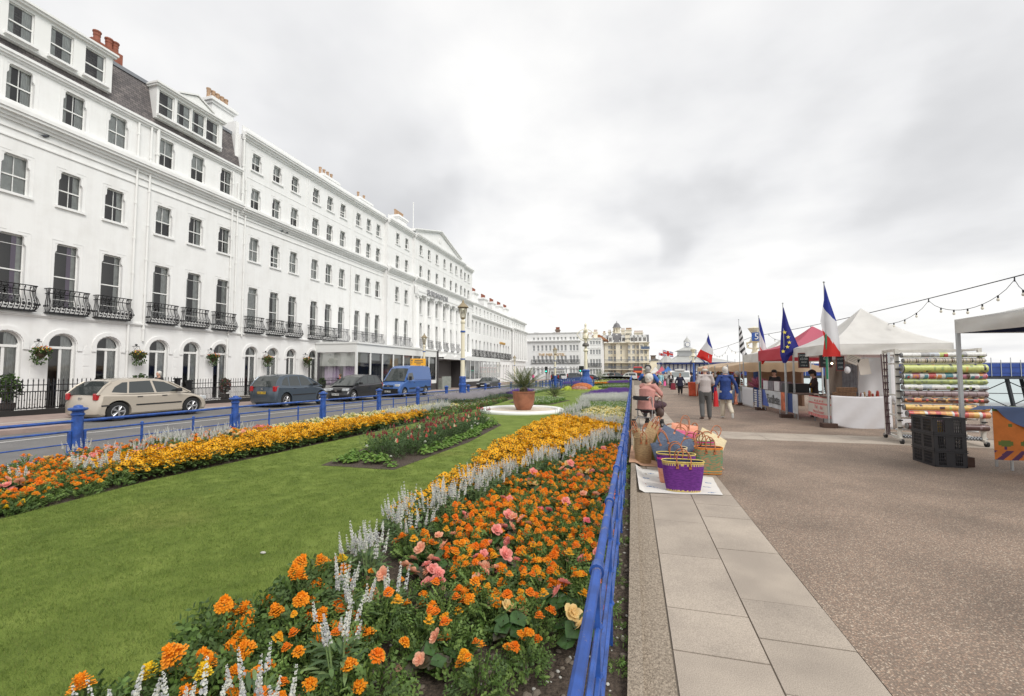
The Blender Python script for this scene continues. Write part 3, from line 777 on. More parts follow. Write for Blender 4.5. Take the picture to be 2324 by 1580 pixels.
for s_ in segs: seg(*s_)
for yy, o1, o2 in ((40.6, 0, .45), (46.0, .45, .75), (61.5, .75, .45)): b.quad((yy - HY0, -o1, -1), (yy - HY0, -o2, -1), (yy - HY0, -o2, 17.3), (yy - HY0, -o1, 17.3), WHITE)
b.quad((L, -.45, -1), (L, 12, -1), (L, 12, 17.3), (L, -.45, 17.3), WHITE); b.box(0, .02, .0, 12, 12, 17.5, WHITE); b.box(0, L, 11.8, 12, -1, 17.3, WHITE)
b.quad((0, .17, 17.29), (L, .17, 17.29), (L, 12, 17.29), (0, 12, 17.29), WHITE)
groundfloor_trim(b, 0, 10, [x - HY0 for x in wing[:5]])
b.build("wall", t)
b = MB()
for a, c, o_ in segs:
 a -= HY0; c -= HY0
 if a < 10: cornice(b, 0, 7.5, 3.98, [(.05, .06), (.10, .08), (.04, .05)], WHITE)
 cornice(b, a, c, 11.42, [(.05, .07)], WHITE, -o_); cornice(b, a, c, 11.80, [(.06, .09)], WHITE, -o_)
 cornice(b, a, c + (.3 if o_ else 0), 12.0, [(.10, .12), (.22, .14), (.38, .12), (.46, .16), (.36, .08)], WHITE, -o_)
 cornice(b, a, c, 14.72, [(.02, .07)], WHITE, -o_)
 cornice(b, a, c + (.2 if c + HY0 < 46 else 0), 17.15, [(.08, .12), (.20, .14), (.34, .12), (.40, .14), (.1, .08), (.02, .34)], WHITE, -o_)
b.build("cornice", t)
b = MB()
for a in (23.05, 29.05, 34.95):
 for xx in (a, a + .22): b.box(xx - HY0, xx - HY0 + .16, -.03, 0, 12.85, 17.1, WHITE)
b.build("pilaster_strip", t)
a, c = 45.9 - HY0, 59.6 - HY0; m_ = (a + c) / 2; zt = 17.95
b = MB(); b.prism([(a, zt), (c, zt), (m_, zt + 1.75)], -.78, 1.5, WHITE)
for q0 in (a - .35, c + .35):
 for dz, ex in ((0, .5), (.14, .62)):
  v = []
  for y in (-.78 - ex + .3, 1.6):
   for (x, z) in ((q0, zt - .1 + dz), (m_, zt + 1.78 + dz), (m_, zt + 1.92 + dz), (q0, zt + .04 + dz)): v.append((x, y, z))
  b.add(v, [(0, 1, 2, 3), (7, 6, 5, 4), (0, 4, 5, 1), (1, 5, 6, 2), (2, 6, 7, 3), (3, 7, 4, 0)], WHITE)
b.tube([(m_, -.84, zt + .72), (m_, -.77, zt + .72)], .34, WHITE, 16)
b.build("pediment", t)
b = MB(); b.tube([(27.6, 2, 17.5), (27.6, 2, 23.2)], .05, WHITE2, 8); b.ball((27.6, 2, 23.25), .09, WHITE2); b.build("flagpole", t)
COLM = MB(); COLM.lathe([(.42, 4.1), (.42, 4.35), (.36, 4.45), (.34, 4.7), (.33, 7.5), (.28, 10.25), (.30, 10.3)], WHITE, 14)
COLM.box(-.40, .40, -.36, .1, 10.3, 10.4, WHITE);
for s_ in (-1, 1): COLM.ball((s_ * .34, -.30, 10.22), .13, WHITE, 8, 6, (1, .6, 1))
COLM.box(-.44, .44, -.42, .1, 10.4, 10.55, WHITE)
cm = COLM.mesh("column")
for yy in [46.5, 48.6, 50.85, 53.2, 55.5, 57.55, 59.45, 61.2]: put("column", cm, t, (yy - HY0, -.80, 0))
b = MB(); cornice(b, 46.0 - HY0, 61.5 - HY0, 10.56, [(.45, .3), (.5, .25), (.42, .3)], WHITE, -.75); b.build("entablature", t)
b = MB()
for yy in (40.75, 43.6, 45.7): b.box(yy - HY0 - .22, yy - HY0 + .22, -.53, -.45, 4.1, 11.4, WHITE)
b.build("pilaster", t)
for i, (kind, x, z, w, h) in enumerate(allw):
 o_ = offs(x + HY0)
 k = kind; var = rw.choice({'tall': [1, 2, 1, 3, 2], 'sash': [0, 2, 1, 1, 3, 2], 'arch': [0, 0, 2]}[kind])
 if kind == 'sash' and z == FL4: k = 'sash'
 put_window(t, x, z, k, w, h, var, y=-o_, open_=.35 if rw.random() < .15 and kind == 'sash' else 0)
 if kind == 'tall':
  if x + HY0 < 33: put("balcony", balcony_mesh(1.4), t, (x, -o_, 4.22))
  elif x + HY0 < 62: put("balcony", balcony_mesh(1.5, False, GREYI), t, (x, -o_, 4.28))
pipe(t, .35, 3.9, 14.5); pipe(t, .05, 12.8, 17.2, y=-.14, r=.06); pipe(t, 11.95, 4.2, 11.3, r=.05)
for a in (34.2, 39.9, 47.9): chimney(t, a - HY0, a + 2.1 - HY0, 2.6, 3.7, 17.2, 20.05 if a < 47 else 20.9, 4 if a < 38 else (2 if a < 45 else 6))
chimney(t, 60.5 - HY0, 61.6 - HY0, 2.6, 3.5, 17.2, 18.6, 2)
M_SIGN = M("silver_sign_metal", (.40, .40, .41), .4, metal=.5)
put_text("BURLINGTON", .95, M_SIGN, t, (28.2, -1.30, 11.05), (PI / 2, 0, 0), .06, space=1.02)
b = MB(); XF = -3.9; e0, e1 = 30.5 - HY0, 45.35 - HY0
EXTF = M("white_shopfront_frame", (.78, .79, .77), .45)
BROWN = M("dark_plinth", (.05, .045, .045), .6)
b.box(e0, e1, XF, -.02, 3.12, 3.80, EXTF); b.box(e0 - .06, e1 + .06, XF - .1, -.02, 3.802, 3.94, EXTF)
b.box(e0, e0 + .16, XF, XF + .16, -.6, 3.12, EXTF); b.box(e0, e0 + .16, -.2, -.02, -.6, 3.12, EXTF)
b.box(e0 + .16, e1, XF + .02, XF + .14, .25, .62, EXTF); b.box(e0 + .16, e1, XF + .03, XF + .13, -.9, .25, BROWN)
b.box(e0 + .02, e0 + .13, XF + .16, -.2, -.6, .45, EXTF)
n = 8
for i in range(1, n + 1):
 x = e0 + .16 + (e1 - e0 - .16) * i / n; b.box(x - .08, x + .02 if i == n else x + .08, XF + .02, XF + .14, .62, 3.12, EXTF)
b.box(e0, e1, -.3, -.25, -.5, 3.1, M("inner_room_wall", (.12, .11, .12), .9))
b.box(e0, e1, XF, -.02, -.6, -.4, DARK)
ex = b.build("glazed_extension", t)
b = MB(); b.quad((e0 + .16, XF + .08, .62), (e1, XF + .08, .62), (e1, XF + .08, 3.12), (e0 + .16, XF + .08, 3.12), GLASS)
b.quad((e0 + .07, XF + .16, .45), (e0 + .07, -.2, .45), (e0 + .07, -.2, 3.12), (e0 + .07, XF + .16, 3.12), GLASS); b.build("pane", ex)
BLIND = M("cream_roller_blind", (.62, .62, .58), .8)
b = MB()
b.box(e0 + .2, e0 + .22, XF + .2, -.3, 2.0, 3.1, BLIND)
for i in range(n):
 xa = e0 + .26 + (e1 - e0 - .2) * i / n; zz_ = [2.3, 2.5, 2.2, 2.0, 2.1, 2.0, 2.0, 2.4][i]; b.box(xa, xa + 1.6, XF + .24, XF + .25, zz_, 3.1, BLIND)
b.build("roller_blind", ex)
b = MB();
for y0_, y1_ in ((XF + .3, XF + 1.6), (-2.0, -.5)):
 b.grid(lambda u, v: (e0 + .5 + .05 * math.sin(u * 40), y0_ + (y1_ - y0_) * u, .45 + 1.6 * v), 24, 1, CURT2)
b.build("curtain", ex)
b = MB(); b.box(e1 + .01, e1 + .26, XF - .12, -.8, -.9, 3.9, BROWN); b.build("dark_fin", t)
b = MB(); c0, c1 = 45.75 - HY0, 55.2 - HY0
def wave(u): return .34 * abs(math.sin(u * 3 * PI)) ** .8
def canfn(u, v):
 return (c0 + (c1 - c0) * u, -4.6 + 4.4 * v, 2.95 + wave(u) * (1 - v * .6))
b.grid(canfn, 48, 4, WHITE2); b.grid(lambda u, v: (c0 + (c1 - c0) * u, -4.6, 2.95 + (wave(u) + .22) * v - 0 * u), 48, 1, WHITE2)
b.grid(lambda u, v: (c0 + (c1 - c0) * u, -4.6 + 4.4 * v, 3.17 + wave(u) * (1 - v * .6)), 48, 4, WHITE2)
b.build("entrance_canopy", t)
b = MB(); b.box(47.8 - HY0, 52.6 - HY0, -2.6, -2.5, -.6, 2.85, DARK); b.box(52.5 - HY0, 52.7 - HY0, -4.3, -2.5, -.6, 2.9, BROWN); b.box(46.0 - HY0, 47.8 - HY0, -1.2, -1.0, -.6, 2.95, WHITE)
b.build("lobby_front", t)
b = MB(); b.tube([(47.0 - HY0, -1.35, 2.1), (47.0 - HY0, -1.3, 2.1)], .3, M("bay_wreath", (.02, .05, .015), .9), 14); b.build("wreath", t)
STONE = M("grey_green_stone", (.26, .28, .25), .6, var=.15, vs=3)
s_ = thing("stone_screen", "grey green stone screen wall in front of the hotel door steps", "wall", (-20.4, 47.2, zg(-20, 47)))
b = MB(); b.box(-.5, -.42, -.9, 1.6, 0, 1.45, STONE); b.box(-1.6, -.5, -.9, -.82, 0, 1.3, STONE); b.build("panel", s_)
b = MB()
for k in range(3): b.box(-2.6 + k * .3, -1.7, 1.7, 3.0, -.05 + k * .16, .11 + k * .16, CONC)
b.build("step", s_)
b = MB(); b.tube([(-.5, 1.75, 0), (-.5, 1.75, .9), (-2.2, 1.75, 1.35)], .03, M("brown_handrail", (.10, .04, .03), .4), 6); b.build("handrail", s_)
b = MB(); e2, e3 = 54.3 - HY0, 70.0 - HY0
b.box(e2, e3, XF, -.5, 3.0, 3.55, EXTF); b.box(e2, e3, XF + .03, XF + .14, .15, .5, EXTF); b.box(e2, e3, XF + .04, XF + .13, -1.2, .15, BROWN)
for i in range(10):
 x = e2 + (e3 - e2 - .15) * i / 9; b.box(x, x + .14, XF + .02, XF + .14, .5, 3.0, EXTF)
b.box(e2, e2 + .1, XF + .14, -.5, -1, 3.0, EXTF); b.box(e2 + .1, e3, -.6, -.55, -.5, 3, WHITE); b.box(e2, e3, XF, -.5, -1.1, -.9, CONC)
ex = b.build("glazed_extension", t)
b = MB(); b.quad((e2, XF + .08, .5), (e3, XF + .08, .5), (e3, XF + .08, 3), (e2, XF + .08, 3), GLASS); b.build("pane", ex)
# ---------------------------------------------------------------- second terrace, further along
def simple_block(name, label, cat, x, y, rz, L, H, D, cols, floors, wallm, group=None, extra=None):
 """floors = (kind, sill, w, h, balcony?) ; cols in local x"""
 t = thing(name, label, cat, (x, y, 0), rz, group)
 holes = [(c - w / 2, c + w / 2, z, z + h) for c in cols for k, z, w, h, bl in floors if z < H]
 b = MB(); holes_wall(b, 0, L, -2, H, holes, wallm)
 b.quad((L, 0, -2), (L, D, -2), (L, D, H), (L, 0, H), wallm); b.quad((0, 0, -2), (0, 0, H), (0, D, H), (0, D, -2), wallm)
 b.quad((0, D, -2), (0, D, H), (L, D, H), (L, D, -2), wallm); b.quad((0, 0, H - .002), (L, 0, H - .002), (L, D, H - .002), (0, D, H - .002), wallm)
 b.build("wall", t)
 for c in cols:
  for k, z, w, h, bl in floors:
   if z < H:
    put_window(t, c, z, k, w, h, rw.choice([1, 2, 0, 3]), wallm)
    if bl: put("balcony", balcony_mesh(w + .75, False), t, (c, 0, z - .2))
 return t
FARF = [('arch', -.6, 1.0, 3.4, 0), ('tall', 4.2, .9, 2.5, 1), ('tall', 7.85, .9, 2.0, 0), ('plain', 11.25, .75, .95, 0)]
g2 = []; x = 67.3
while x < 89: g2 += [x - 65.8, x - 65.8 + 1.85, x - 65.8 + 3.7]; x += 6.0
t2 = simple_block("terrace_hotel", "long white terrace hotel beyond the pedimented one, with black balconies", "hotel", -25, 65.81, PI / 2, 25.2, 12.9, 12, g2[:12], FARF, WHITE)
b = MB(); cornice(b, 0, 25.2, 10.3, [(.1, .15), (.3, .15), (.4, .15), (.25, .1)], WHITE); cornice(b, 0, 25.2, 12.6, [(.15, .15), (.25, .12)], WHITE); cornice(b, 0, 25.2, 3.6, [(.12, .15)], WHITE); b.build("cornice", t2)
for cx_, cy_ in ((1076, 664), (1098.7, 678), (1117.4, 687), (1133.8, 694), (1147.5, 700)):
 v = atX(cx_, cy_, -27.6); chimney(t2, v.y - 65.81 - 1.3, v.y - 65.81 + .9, 2.2, 3.3, 12.8, v.z, 5, pm=POTRED)
b = MB(); b.extr([(1.2, 12.9), (3.4, 14.3), (6, 12.9)], 9.3, 12.9, SLATE); b.extr([(1.2, 12.9), (3.4, 14.3), (6, 12.9)], 15.2, 18.9, SLATE); b.build("roof", t2)
ORS = M("gold_letters", (.55, .33, .10), .5)
put_text("CLAREMONT", .7, ORS, t2, (18.5, -.05, 7.0), (PI / 2, 0, 0), .04)
g3 = [1.2, 2.9, 4.6, 6.3, 8.0, 9.7, 11.4]
t3 = simple_block("corner_terrace", "white columned end block closing the far end of the left terrace", "building", -25, 91.02, PI / 2, 13.0, 13.1, 12, g3, FARF, WHITE)
b = MB(); cornice(b, -.1, 13.2, 10.3, [(.5, .2), (.7, .15), (.8, .15), (.55, .1)], WHITE); cornice(b, 0, 13.1, 12.7, [(.35, .15), (.45, .12), (.2, .3)], WHITE); cornice(b, 0, 13, 3.6, [(.12, .15)], WHITE); b.build("cornice", t3)
cm2 = MB(); cm2.lathe([(.36, 3.8), (.28, 4.1), (.24, 9.9), (.34, 10.28)], WHITE, 10); cm2 = cm2.mesh("column")
for x in [.35, 2.05, 3.75, 5.45, 7.15, 8.85, 10.55, 12.3]: put("column", cm2, t3, (x, -.38, 0))
for i in range(10):
 hl = 0
# ---------------------------------------------------------------- hotels that face the camera across the junction
def lp(px, py, Y): v = atY(px, py, Y); return v.x, v.z
PY_ = 125.0
xl, _ = lp(1190, 800, PY_); xr, _ = lp(1310, 800, PY_)
px_cols = [1211.5, 1221.3, 1230.5, 1239.6, 1248.6, 1257.5, 1266.2, 1274.8, 1283.3, 1295.2, 1302.6, 1310.2]
xs_ = [lp(p, 800, PY_)[0] for p in px_cols]
zz_ = lambda py: lp(1250, py, PY_)[1]
xr = xs_[-1] + 1.0
PIERH = simple_block("corner_hotel", "white four storey hotel with gold letters facing down the promenade", "hotel", xl, PY_, 0, xr - xl, zz_(756), 14,
 [x - xl for x in xs_], [('arch', zz_(850), .72, 2.2, 0), ('tall', zz_(823), .66, 2.0, 1), ('plain', zz_(796.5), .64, 1.6, 0), ('plain', zz_(771.8), .56, .78, 0)], WHITE)
b = MB(); cornice(b, -.2, xr - xl, zz_(777), [(.2, .15), (.45, .18), (.55, .12)], WHITE); cornice(b, -.1, xr - xl, zz_(757.5), [(.15, .15), (.25, .12)], WHITE); cornice(b, 0, xr - xl, zz_(836), [(.15, .2)], WHITE); b.build("cornice", PIERH)
put_text("THE PIER HOTEL", 1.05, ORS, PIERH, (lp(1252, 800, PY_)[0] - xl, -.06, zz_(805.5)), (PI / 2, 0, 0), .04)
b = MB(); b.box(lp(1252, 800, PY_)[0] - xl, lp(1284, 800, PY_)[0] - xl, -2.2, -.02, zz_(853), zz_(838), EXTF)
for i in range(6):
 xx = lp(1254 + i * 5.1, 800, PY_)[0] - xl; b.box(xx, xx + .5, -2.24, -2.2, zz_(849.5), zz_(843), GLASS)
b.box(lp(1250, 800, PY_)[0] - xl, lp(1284, 800, PY_)[0] - xl, -2.5, -.02, zz_(838), zz_(836.5), LEAD)
b.build("veranda", PIERH)
x = lp(1262, 800, PY_)[0] - xl
chimney(PIERH, lp(1257, 800, PY_)[0] - xl, lp(1265.5, 800, PY_)[0] - xl, 3, 4.5, zz_(757), zz_(746), 6, m=BRICKD, pm=POTRED)
b = MB()
for a, c in ((1195, 1235), (1240, 1262)):
 xa, xc = lp(a, 800, PY_)[0] - xl, lp(c, 800, PY_)[0] - xl; b.prism([(xa, zz_(757)), (xc, zz_(757)), (xc - 1, zz_(754)), (xa + 2, zz_(752.8))], 2, 9, SLATE)
b.build("roof", PIERH)
Q = 134.0
x0, _ = lp(1309, 800, Q); x1, _ = lp(1365, 800, Q)
cs = [lp(p, 800, Q)[0] - x0 for p in (1325.5, 1332, 1341.2, 1347.5, 1354.5, 1360.5)]
z2 = lambda py: lp(1340, py, Q)[1]
WB = simple_block("seafront_block", "white four storey block with bays between the gold lettered hotel and the cream one", "building", x0, Q, 0, x1 - x0, z2(768), 12, cs,
 [('plain', z2(850), .66, 1.8, 0), ('tall', z2(831), .66, 2.1, 1), ('plain', z2(804.5), .66, 1.45, 0), ('plain', z2(782), .64, 1.0, 0)], WHITE)
b = MB(); cornice(b, 0, x1 - x0, z2(770), [(.2, .2), (.4, .2)], WHITE); cornice(b, 0, x1 - x0, z2(790), [(.1, .12)], WHITE); cornice(b, 0, x1 - x0, z2(838), [(.15, .15)], WHITE); b.build("cornice", WB)
TILE = M("orange_roof_tiles", (.35, .16, .08), .85, var=.2, vs=2)
b = MB(); b.prism([(-3.5, z2(770)), (9, z2(770)), (6.5, z2(757)), (.5, z2(757))], 5, 14, TILE); b.prism([(-6.5, z2(770)), (2, z2(770)), (-1.5, z2(753))], 6, 12, SLATE); b.build("roof", WB)
for a in (1317, 1333, 1346):
 xa = lp(a, 800, Q)[0] - x0; chimney(WB, xa, xa + 1.1, 2.5, 4, z2(772), z2(758 if a != 1346 else 752), 3, m=WHITE if a < 1340 else CREAM)
Q = 160.0
def qx(p): return lp(p, 800, Q)[0]
zq = lambda py: lp(1420, py, Q)[1]
CH = thing("turret_hotel", "large cream hotel with blue railed balconies, slate mansard and a bell roofed turret", "hotel", (qx(1365), Q, 0), 0)
xb = qx(1365)
b = MB(); H_ = zq(780)
secs = [(1365, 1373, 0), (1373, 1386, -.8), (1386, 1398, 0), (1398, 1408, -1.0), (1408, 1426, 0), (1426, 1440, -1.0), (1440, 1450, -.3), (1450, 1461, -1.1), (1461, 1473, 0)]
rows = [('plain', zq(850), 1.7, 0), ('tall', zq(835.5), 1.9, 0), ('tall', zq(819.5), 1.9, 0), ('plain', zq(803.5), 1.5, 0), ('plain', zq(792), 1.4, 0)]
cols_ = [1368.5, 1371, 1376.5, 1381, 1387.5, 1394.5, 1402, 1413, 1433, 1442, 1452.5, 1457, 1464.5, 1470]
cols_ = [1368, 1371.8, 1376.6, 1381, 1389, 1401.5, 1433, 1441.5, 1453, 1461, 1469.5]
cols_ = [1368, 1373, 1383, 1387.6, 1395.5, 1408.5, 1428, 1437.5, 1447.5, 1456, 1465.5]
for a, c, o_ in secs:
 hs = []
 for p in cols_:
  if a < p < c:
   xx = qx(p) - xb
   for k, z, h, bl in rows: h *= .84; hs.append((xx - .43, xx + .43, z, z + h)); put_window(CH, xx, z, k, .86, h, rw.choice([0, 1, 2]), CREAM, y=o_)
 holes_wall(b, qx(a) - xb, qx(c) - xb, -2, H_, hs, CREAM, y=o_)
 b.quad((qx(a) - xb, 0, -2), (qx(a) - xb, o_, -2), (qx(a) - xb, o_, H_), (qx(a) - xb, 0, H_), CREAM); b.quad((qx(c) - xb, o_, -2), (qx(c) - xb, 0, -2), (qx(c) - xb, 0, H_), (qx(c) - xb, o_, H_), CREAM)
LQ = qx(1473) - xb
b.box(0, LQ, 9.8, 10, -2, H_, CREAM); b.quad((LQ, 0, -2), (LQ, 10, -2), (LQ, 10, H_), (LQ, 0, H_), CREAM); b.quad((0, 0, -2), (0, 0, H_), (0, 10, H_), (0, 10, -2), CREAM)
b.build("wall", CH)
b = MB(); cornice(b, -.2, LQ + .2, H_, [(1.3, .2), (1.6, .15)], CREAM); cornice(b, 0, LQ, zq(793.5), [(.1, .1)], CREAM); cornice(b, 0, LQ, zq(807), [(.1, .1)], CREAM); b.build("cornice", CH)
DSL = M("dark_slate", (.17, .165, .17), .6, var=.25, vs=3)
b = MB(); b.extr([(-.9, H_ + .35), (-.2, H_ + 3.0), (6.5, H_ + 3.0), (7, H_ + .35)], 0, LQ, DSL)
tx = qx(1399.8) - xb; zT = zq(755.7)
b.add([(tx - 2.6, -1.1, H_ + .3), (tx + 2.6, -1.1, H_ + .3), (tx + 2.6, 5, H_ + .3), (tx - 2.6, 5, H_ + .3), (tx - 1.5, 1.2, zT), (tx + 1.5, 1.2, zT), (tx + 1.5, 4.2, zT), (tx - 1.5, 4.2, zT)],
  [(4, 5, 6, 7), (0, 1, 5, 4), (1, 2, 6, 5), (2, 3, 7, 6), (3, 0, 4, 7)], DSL)
rf = b.build("roof", CH)
b = MB(); zt = zT; lh = zq(742) - zT; dh = (zq(726) - zq(742)) / 5.0
for k in range(8):
 a = PI / 8 + k * PI / 4; b.tube([(tx + 1.15 * math.cos(a), 2.7 + 1.15 * math.sin(a), zt), (tx + 1.15 * math.cos(a), 2.7 + 1.15 * math.sin(a), zt + lh)], .16, CREAM, 6)
b.lathe([(1.4, zt), (1.4, zt + .3), (.8, zt + .3), (.8, zt + lh - .4), (1.3, zt + lh - .3), (1.4, zt + lh)], CREAM, 16, (tx, 2.7, 0))
tu = b.build("turret", CH)
b = MB(); b.lathe([(r_, zt + lh + z_ * dh) for r_, z_ in ((1.6, 0), (1.3, .6), (1.15, 1.5), (.98, 2.3), (.66, 3.1), (.25, 3.6), (.08, 3.9), (.14, 4.2), (.02, 5.0))], DSL, 18, (tx, 2.7, 0)); b.build("bell_roof", tu)
for p in (1372.5, 1386, 1415.5, 1435, 1443.5, 1453, 1463):
 xx = qx(p) - xb; wd = .75
 b = MB(); b.box(xx - wd, xx + wd, -1.15, 1, H_ + .38, H_ + 2.3, WHITE2); b.prism([(xx - wd - .2, H_ + 2.3), (xx + wd + .2, H_ + 2.3), (xx, H_ + 3.1)], -1.25, 1, WHITE2)
 d_ = b.build("dormer", CH); b = MB(); b.box(xx - .42, xx - .04, -1.17, -1.152, H_ + .7, H_ + 2.0, DARK); b.box(xx + .04, xx + .42, -1.17, -1.152, H_ + .7, H_ + 2.0, DARK); b.build("pane", d_)
b = MB()
for s_ in (-1, 1): b.tube([(tx + s_ * 1.3, -1.16, H_ + .4), (tx + s_ * .1, 1.05, zT - .3)], .12, WHITE2, 5)
b.build("roof_trim", CH)
for (p0, p1, top, n) in ((1368, 1373, 755, 3), (1380, 1386, 752, 2), (1391, 1395, 751, 2), (1410, 1418, 749, 3), (1421, 1434, 748.5, 8), (1440, 1460, 755.5, 8)):
 b = MB(); z_ = zq(top); b.box(qx(p0) - xb, qx(p1) - xb, 3, 4.5, H_ + 1, z_, CREAM); b.box(qx(p0) - xb - .2, qx(p1) - xb + .2, 2.8, 4.7, z_, z_ + .3, CREAM)
 c_ = b.build("chimney", CH)
 pots(c_, [qx(p0) - xb + (qx(p1) - qx(p0)) * (i + .5) / n for i in range(n)], 3.7, z_ + .3, POTBUFF, .7)
SIGNG = M("sign_panel_grey", (.45, .44, .40), .6)
b = MB(); xa, xc = qx(1419) - xb, qx(1430) - xb; b.box(xa, xc, -1.35, -1.2, H_ + .5, H_ + 4.2, CREAM); sg = b.build("sign_panel", CH)
DK = M("dark_letters", (.07, .08, .08), .5)
put_text("QUEENS", .85, DK, sg, ((xa + xc) / 2, -1.4, H_ + 3.2), (PI / 2, 0, 0), .03); put_text("HOTEL", .95, DK, sg, ((xa + xc) / 2, -1.4, H_ + 1.5), (PI / 2, 0, 0), .03)
BLR = M("blue_grey_iron", (.10, .14, .22), .5)
for k_, z_ in enumerate((zq(838.5), zq(823))):
 b = MB(); b.box(-.3, LQ + .4, -2.4, 0, z_ - .2, z_, CREAM); bo = b.build("balcony", CH)
 b = MB(); n = 90
 for i in range(n + 1):
  x = -.3 + (LQ + .7) * i / n; b.box(x, x + .05, -2.38, -2.34, z_, z_ + 1.0, BLR)
 b.box(-.3, LQ + .4, -2.40, -2.32, z_ + 1.0, z_ + 1.07, BLR); b.box(-.3, LQ + .4, -2.39, -2.33, z_ + .5, z_ + .53, BLR); b.build("railing", bo)
b = MB(); xa, xc = qx(1455) - xb, qx(1474) - xb; zz2 = zq(793.5); b.box(xa, xc, -1.9, 0, zz2 - .2, zz2, CREAM); b.box(xa, xc, -1.9, -1.85, zz2, zz2 + .9, BLR); b.build("balcony", CH)
b_ = thing("cream_house", "small cream house with a dark chimney at the right of the cream hotel", "house", (qx(1474), 170, 0))
b = MB(); b.box(.5, 4.6, 0, 8, -2, zq(818), CREAM); b.build("wall", b_); b = MB(); b.prism([(.2, zq(818)), (4.9, zq(818)), (2.2, zq(812))], -.2, 8, DSL); b.build("roof", b_)
b = MB(); b.box(.9, 2.6, 2, 3.5, zq(815), zq(806), BRICKD); b.box(.7, 2.8, 1.8, 3.7, zq(806), zq(804.5), BRICKD); b.build("chimney", b_)
# ---------------------------------------------------------------- blue fences round the garden
def fence_posts(t, pts, top=1.03, r=.09):
 pm = MB(); pm.lathe([(r * 1.25, -.1), (r * 1.25, .05), (r, .08), (r * .94, .84), (r * 1.12, .86), (r * 1.12, .89), (r * .95, .90), (r * .95, .93), (r * 1.55, .95), (r * 1.62, .975), (r * 1.5, .99), (r * .8, 1.0), (r * .7, top), (.02, top + .015)], BLUE, 12)
 me = pm.mesh("post"); me.set_sharp_from_angle(angle=R(30))
 for p in pts: put("post", me, t, p)
def fence_run(name, label, A, B_, n, rails=(.75, .57, .35, .13), nb=2, group=None, postr=.088):
 """posts from A to B with n bays"""
 t = thing(name, label, "fence", A, 0, group); A = Vector(A); B_ = Vector(B_)
 P = []
 for i in range(n + 1):
  x, y = A.x + (B_.x - A.x) * i / n, A.y + (B_.y - A.y) * i / n; P.append(Vector((x - A.x, y - A.y, zg(x, y) - A.z)))
 fence_posts(t, P, r=postr)
 for i in range(n):
  b = MB(); a, c = P[i], P[i + 1]
  for k, h in enumerate(rails):
   b.tube([a + Vector((0, 0, h)), c + Vector((0, 0, h))], .030 if k == 0 else (.020 if k == 1 else .013), BLUE, 6)
  for s_ in (a.lerp(c, .035), a.lerp(c, .965)): b.box(s_.x - .02, s_.x + .02, s_.y - .02, s_.y + .02, s_.z, s_.z + .58, BLUE)
  b.build("rail", t)
  for j in range(1, nb + 1):
   q = a.lerp(c, j / (nb + 1)); b = MB(); b.box(q.x - .016, q.x + .016, q.y - .016, q.y + .016, q.z - .02, q.z + .60, BLUE); b.lathe([(.03, .56), (.03, .61), (.01, .63)], BLUE, 6, q); b.build("baluster", t)
 return t
fence_run("garden_fence", "long blue painted iron fence with domed posts between the flower bed and the road", (-9.8, -.9, 0), (-9.8, 45.58, zg(-9.8, -.9)), 14)
FX = -.135
t = thing("garden_railing", "blue railing with a chipped round top rail running beside the paved path", "railing", (FX, 0, 0))
def rail_pt(y, z): return (.03 * min(1, max(0, (y - 2.5) / 3.5)) - .012, y, z + zg(FX, y))
ys = [-.06 + .957 * i for i in range(0, 46)]
for (a, c) in ((0, 12), (12, 28), (28, 45)):
 b = MB(); seg_ = ys[a:c + 1]
 b.tube([rail_pt(y, .85) for y in seg_], .0195, BLUED, 10)
 for z, r in ((.62, .012), (.43, .012), (.24, .012)): b.tube([rail_pt(y, z) for y in seg_], r, BLUE, 6)
 b.build("rail", t)
st = MB(); st.box(-.010, .010, -.022, .022, -.12, .83, BLUE)
st.tube([(0, -.030, .85), (0, .030, .85)], .027, BLUE, 12); st.tube([(0, -.034, .85), (0, -.026, .85)], .030, BLUE, 12)
for z in (.62, .43, .24): st.ball((0, 0, z), .022, BLUE, 6, 4)
st = st.mesh("post")
for y in ys: put("post", st, t, rail_pt(y, 0))
fence_run("garden_fence", "short blue cross fence at the far end of the first lawn", (-9.6, 46.7, zg(-9.6, 46.7)), (-3.9, 46.7, 0), 5, nb=1, postr=.06)
fence_run("garden_fence", "blue fence along the road beside the second garden, behind the first cross fence", (-9.8, 49, zg(-9.8, 49)), (-9.8, 100, 0), 24, nb=0)
fence_run("garden_fence", "blue fence along the promenade beside the second garden", (-.2, 44.5, zg(-.2, 44.5)), (-.2, 100, 0), 20, nb=0, postr=.07)
# ---------------------------------------------------------------- black railings before the houses
def spike_fence(t, y0, y1, x=0, gate=None):
 n = int((y1 - y0) / .155); b = MB()
 for i in range(n + 1):
  y = y0 + (y1 - y0) * i / n
  b.tube([(x, y, .22), (x, y, 1.28)], .017, IRON, 4, False); b.lathe([(.006, 1.26), (.026, 1.31), (.008, 1.40)], IRON, 4, (x, y, 0), False); b.ball((x, y, 1.27), .02, IRON, 5, 3)
  if i < n:
   ym = y + .077; b.tube([(x, ym, .25), (x, ym, .85)], .014, IRON, 4, False); b.ball((x, ym, .58), .03, IRON, 5, 3, (.5, 1, 1)); b.ball((x, ym, .86), .025, IRON, 5, 3)
   b.ball((x, ym, .30), .03, IRON, 5, 3)
 bars = b.build("spiked_bars", t)
 b = MB()
 for z in (1.15, .90, .26): b.box(x - .012, x + .012, y0, y1, z - .018, z + .018, IRON)
 b.build("rail", t)
 b = MB(); b.box(x - .14, x + .14, y0, y1, -.1, .20, M("black_plinth_paint", (.025, .024, .024), .5) if "black_plinth_paint" not in bpy.data.materials else bpy.data.materials["black_plinth_paint"]); b.build("plinth", t)
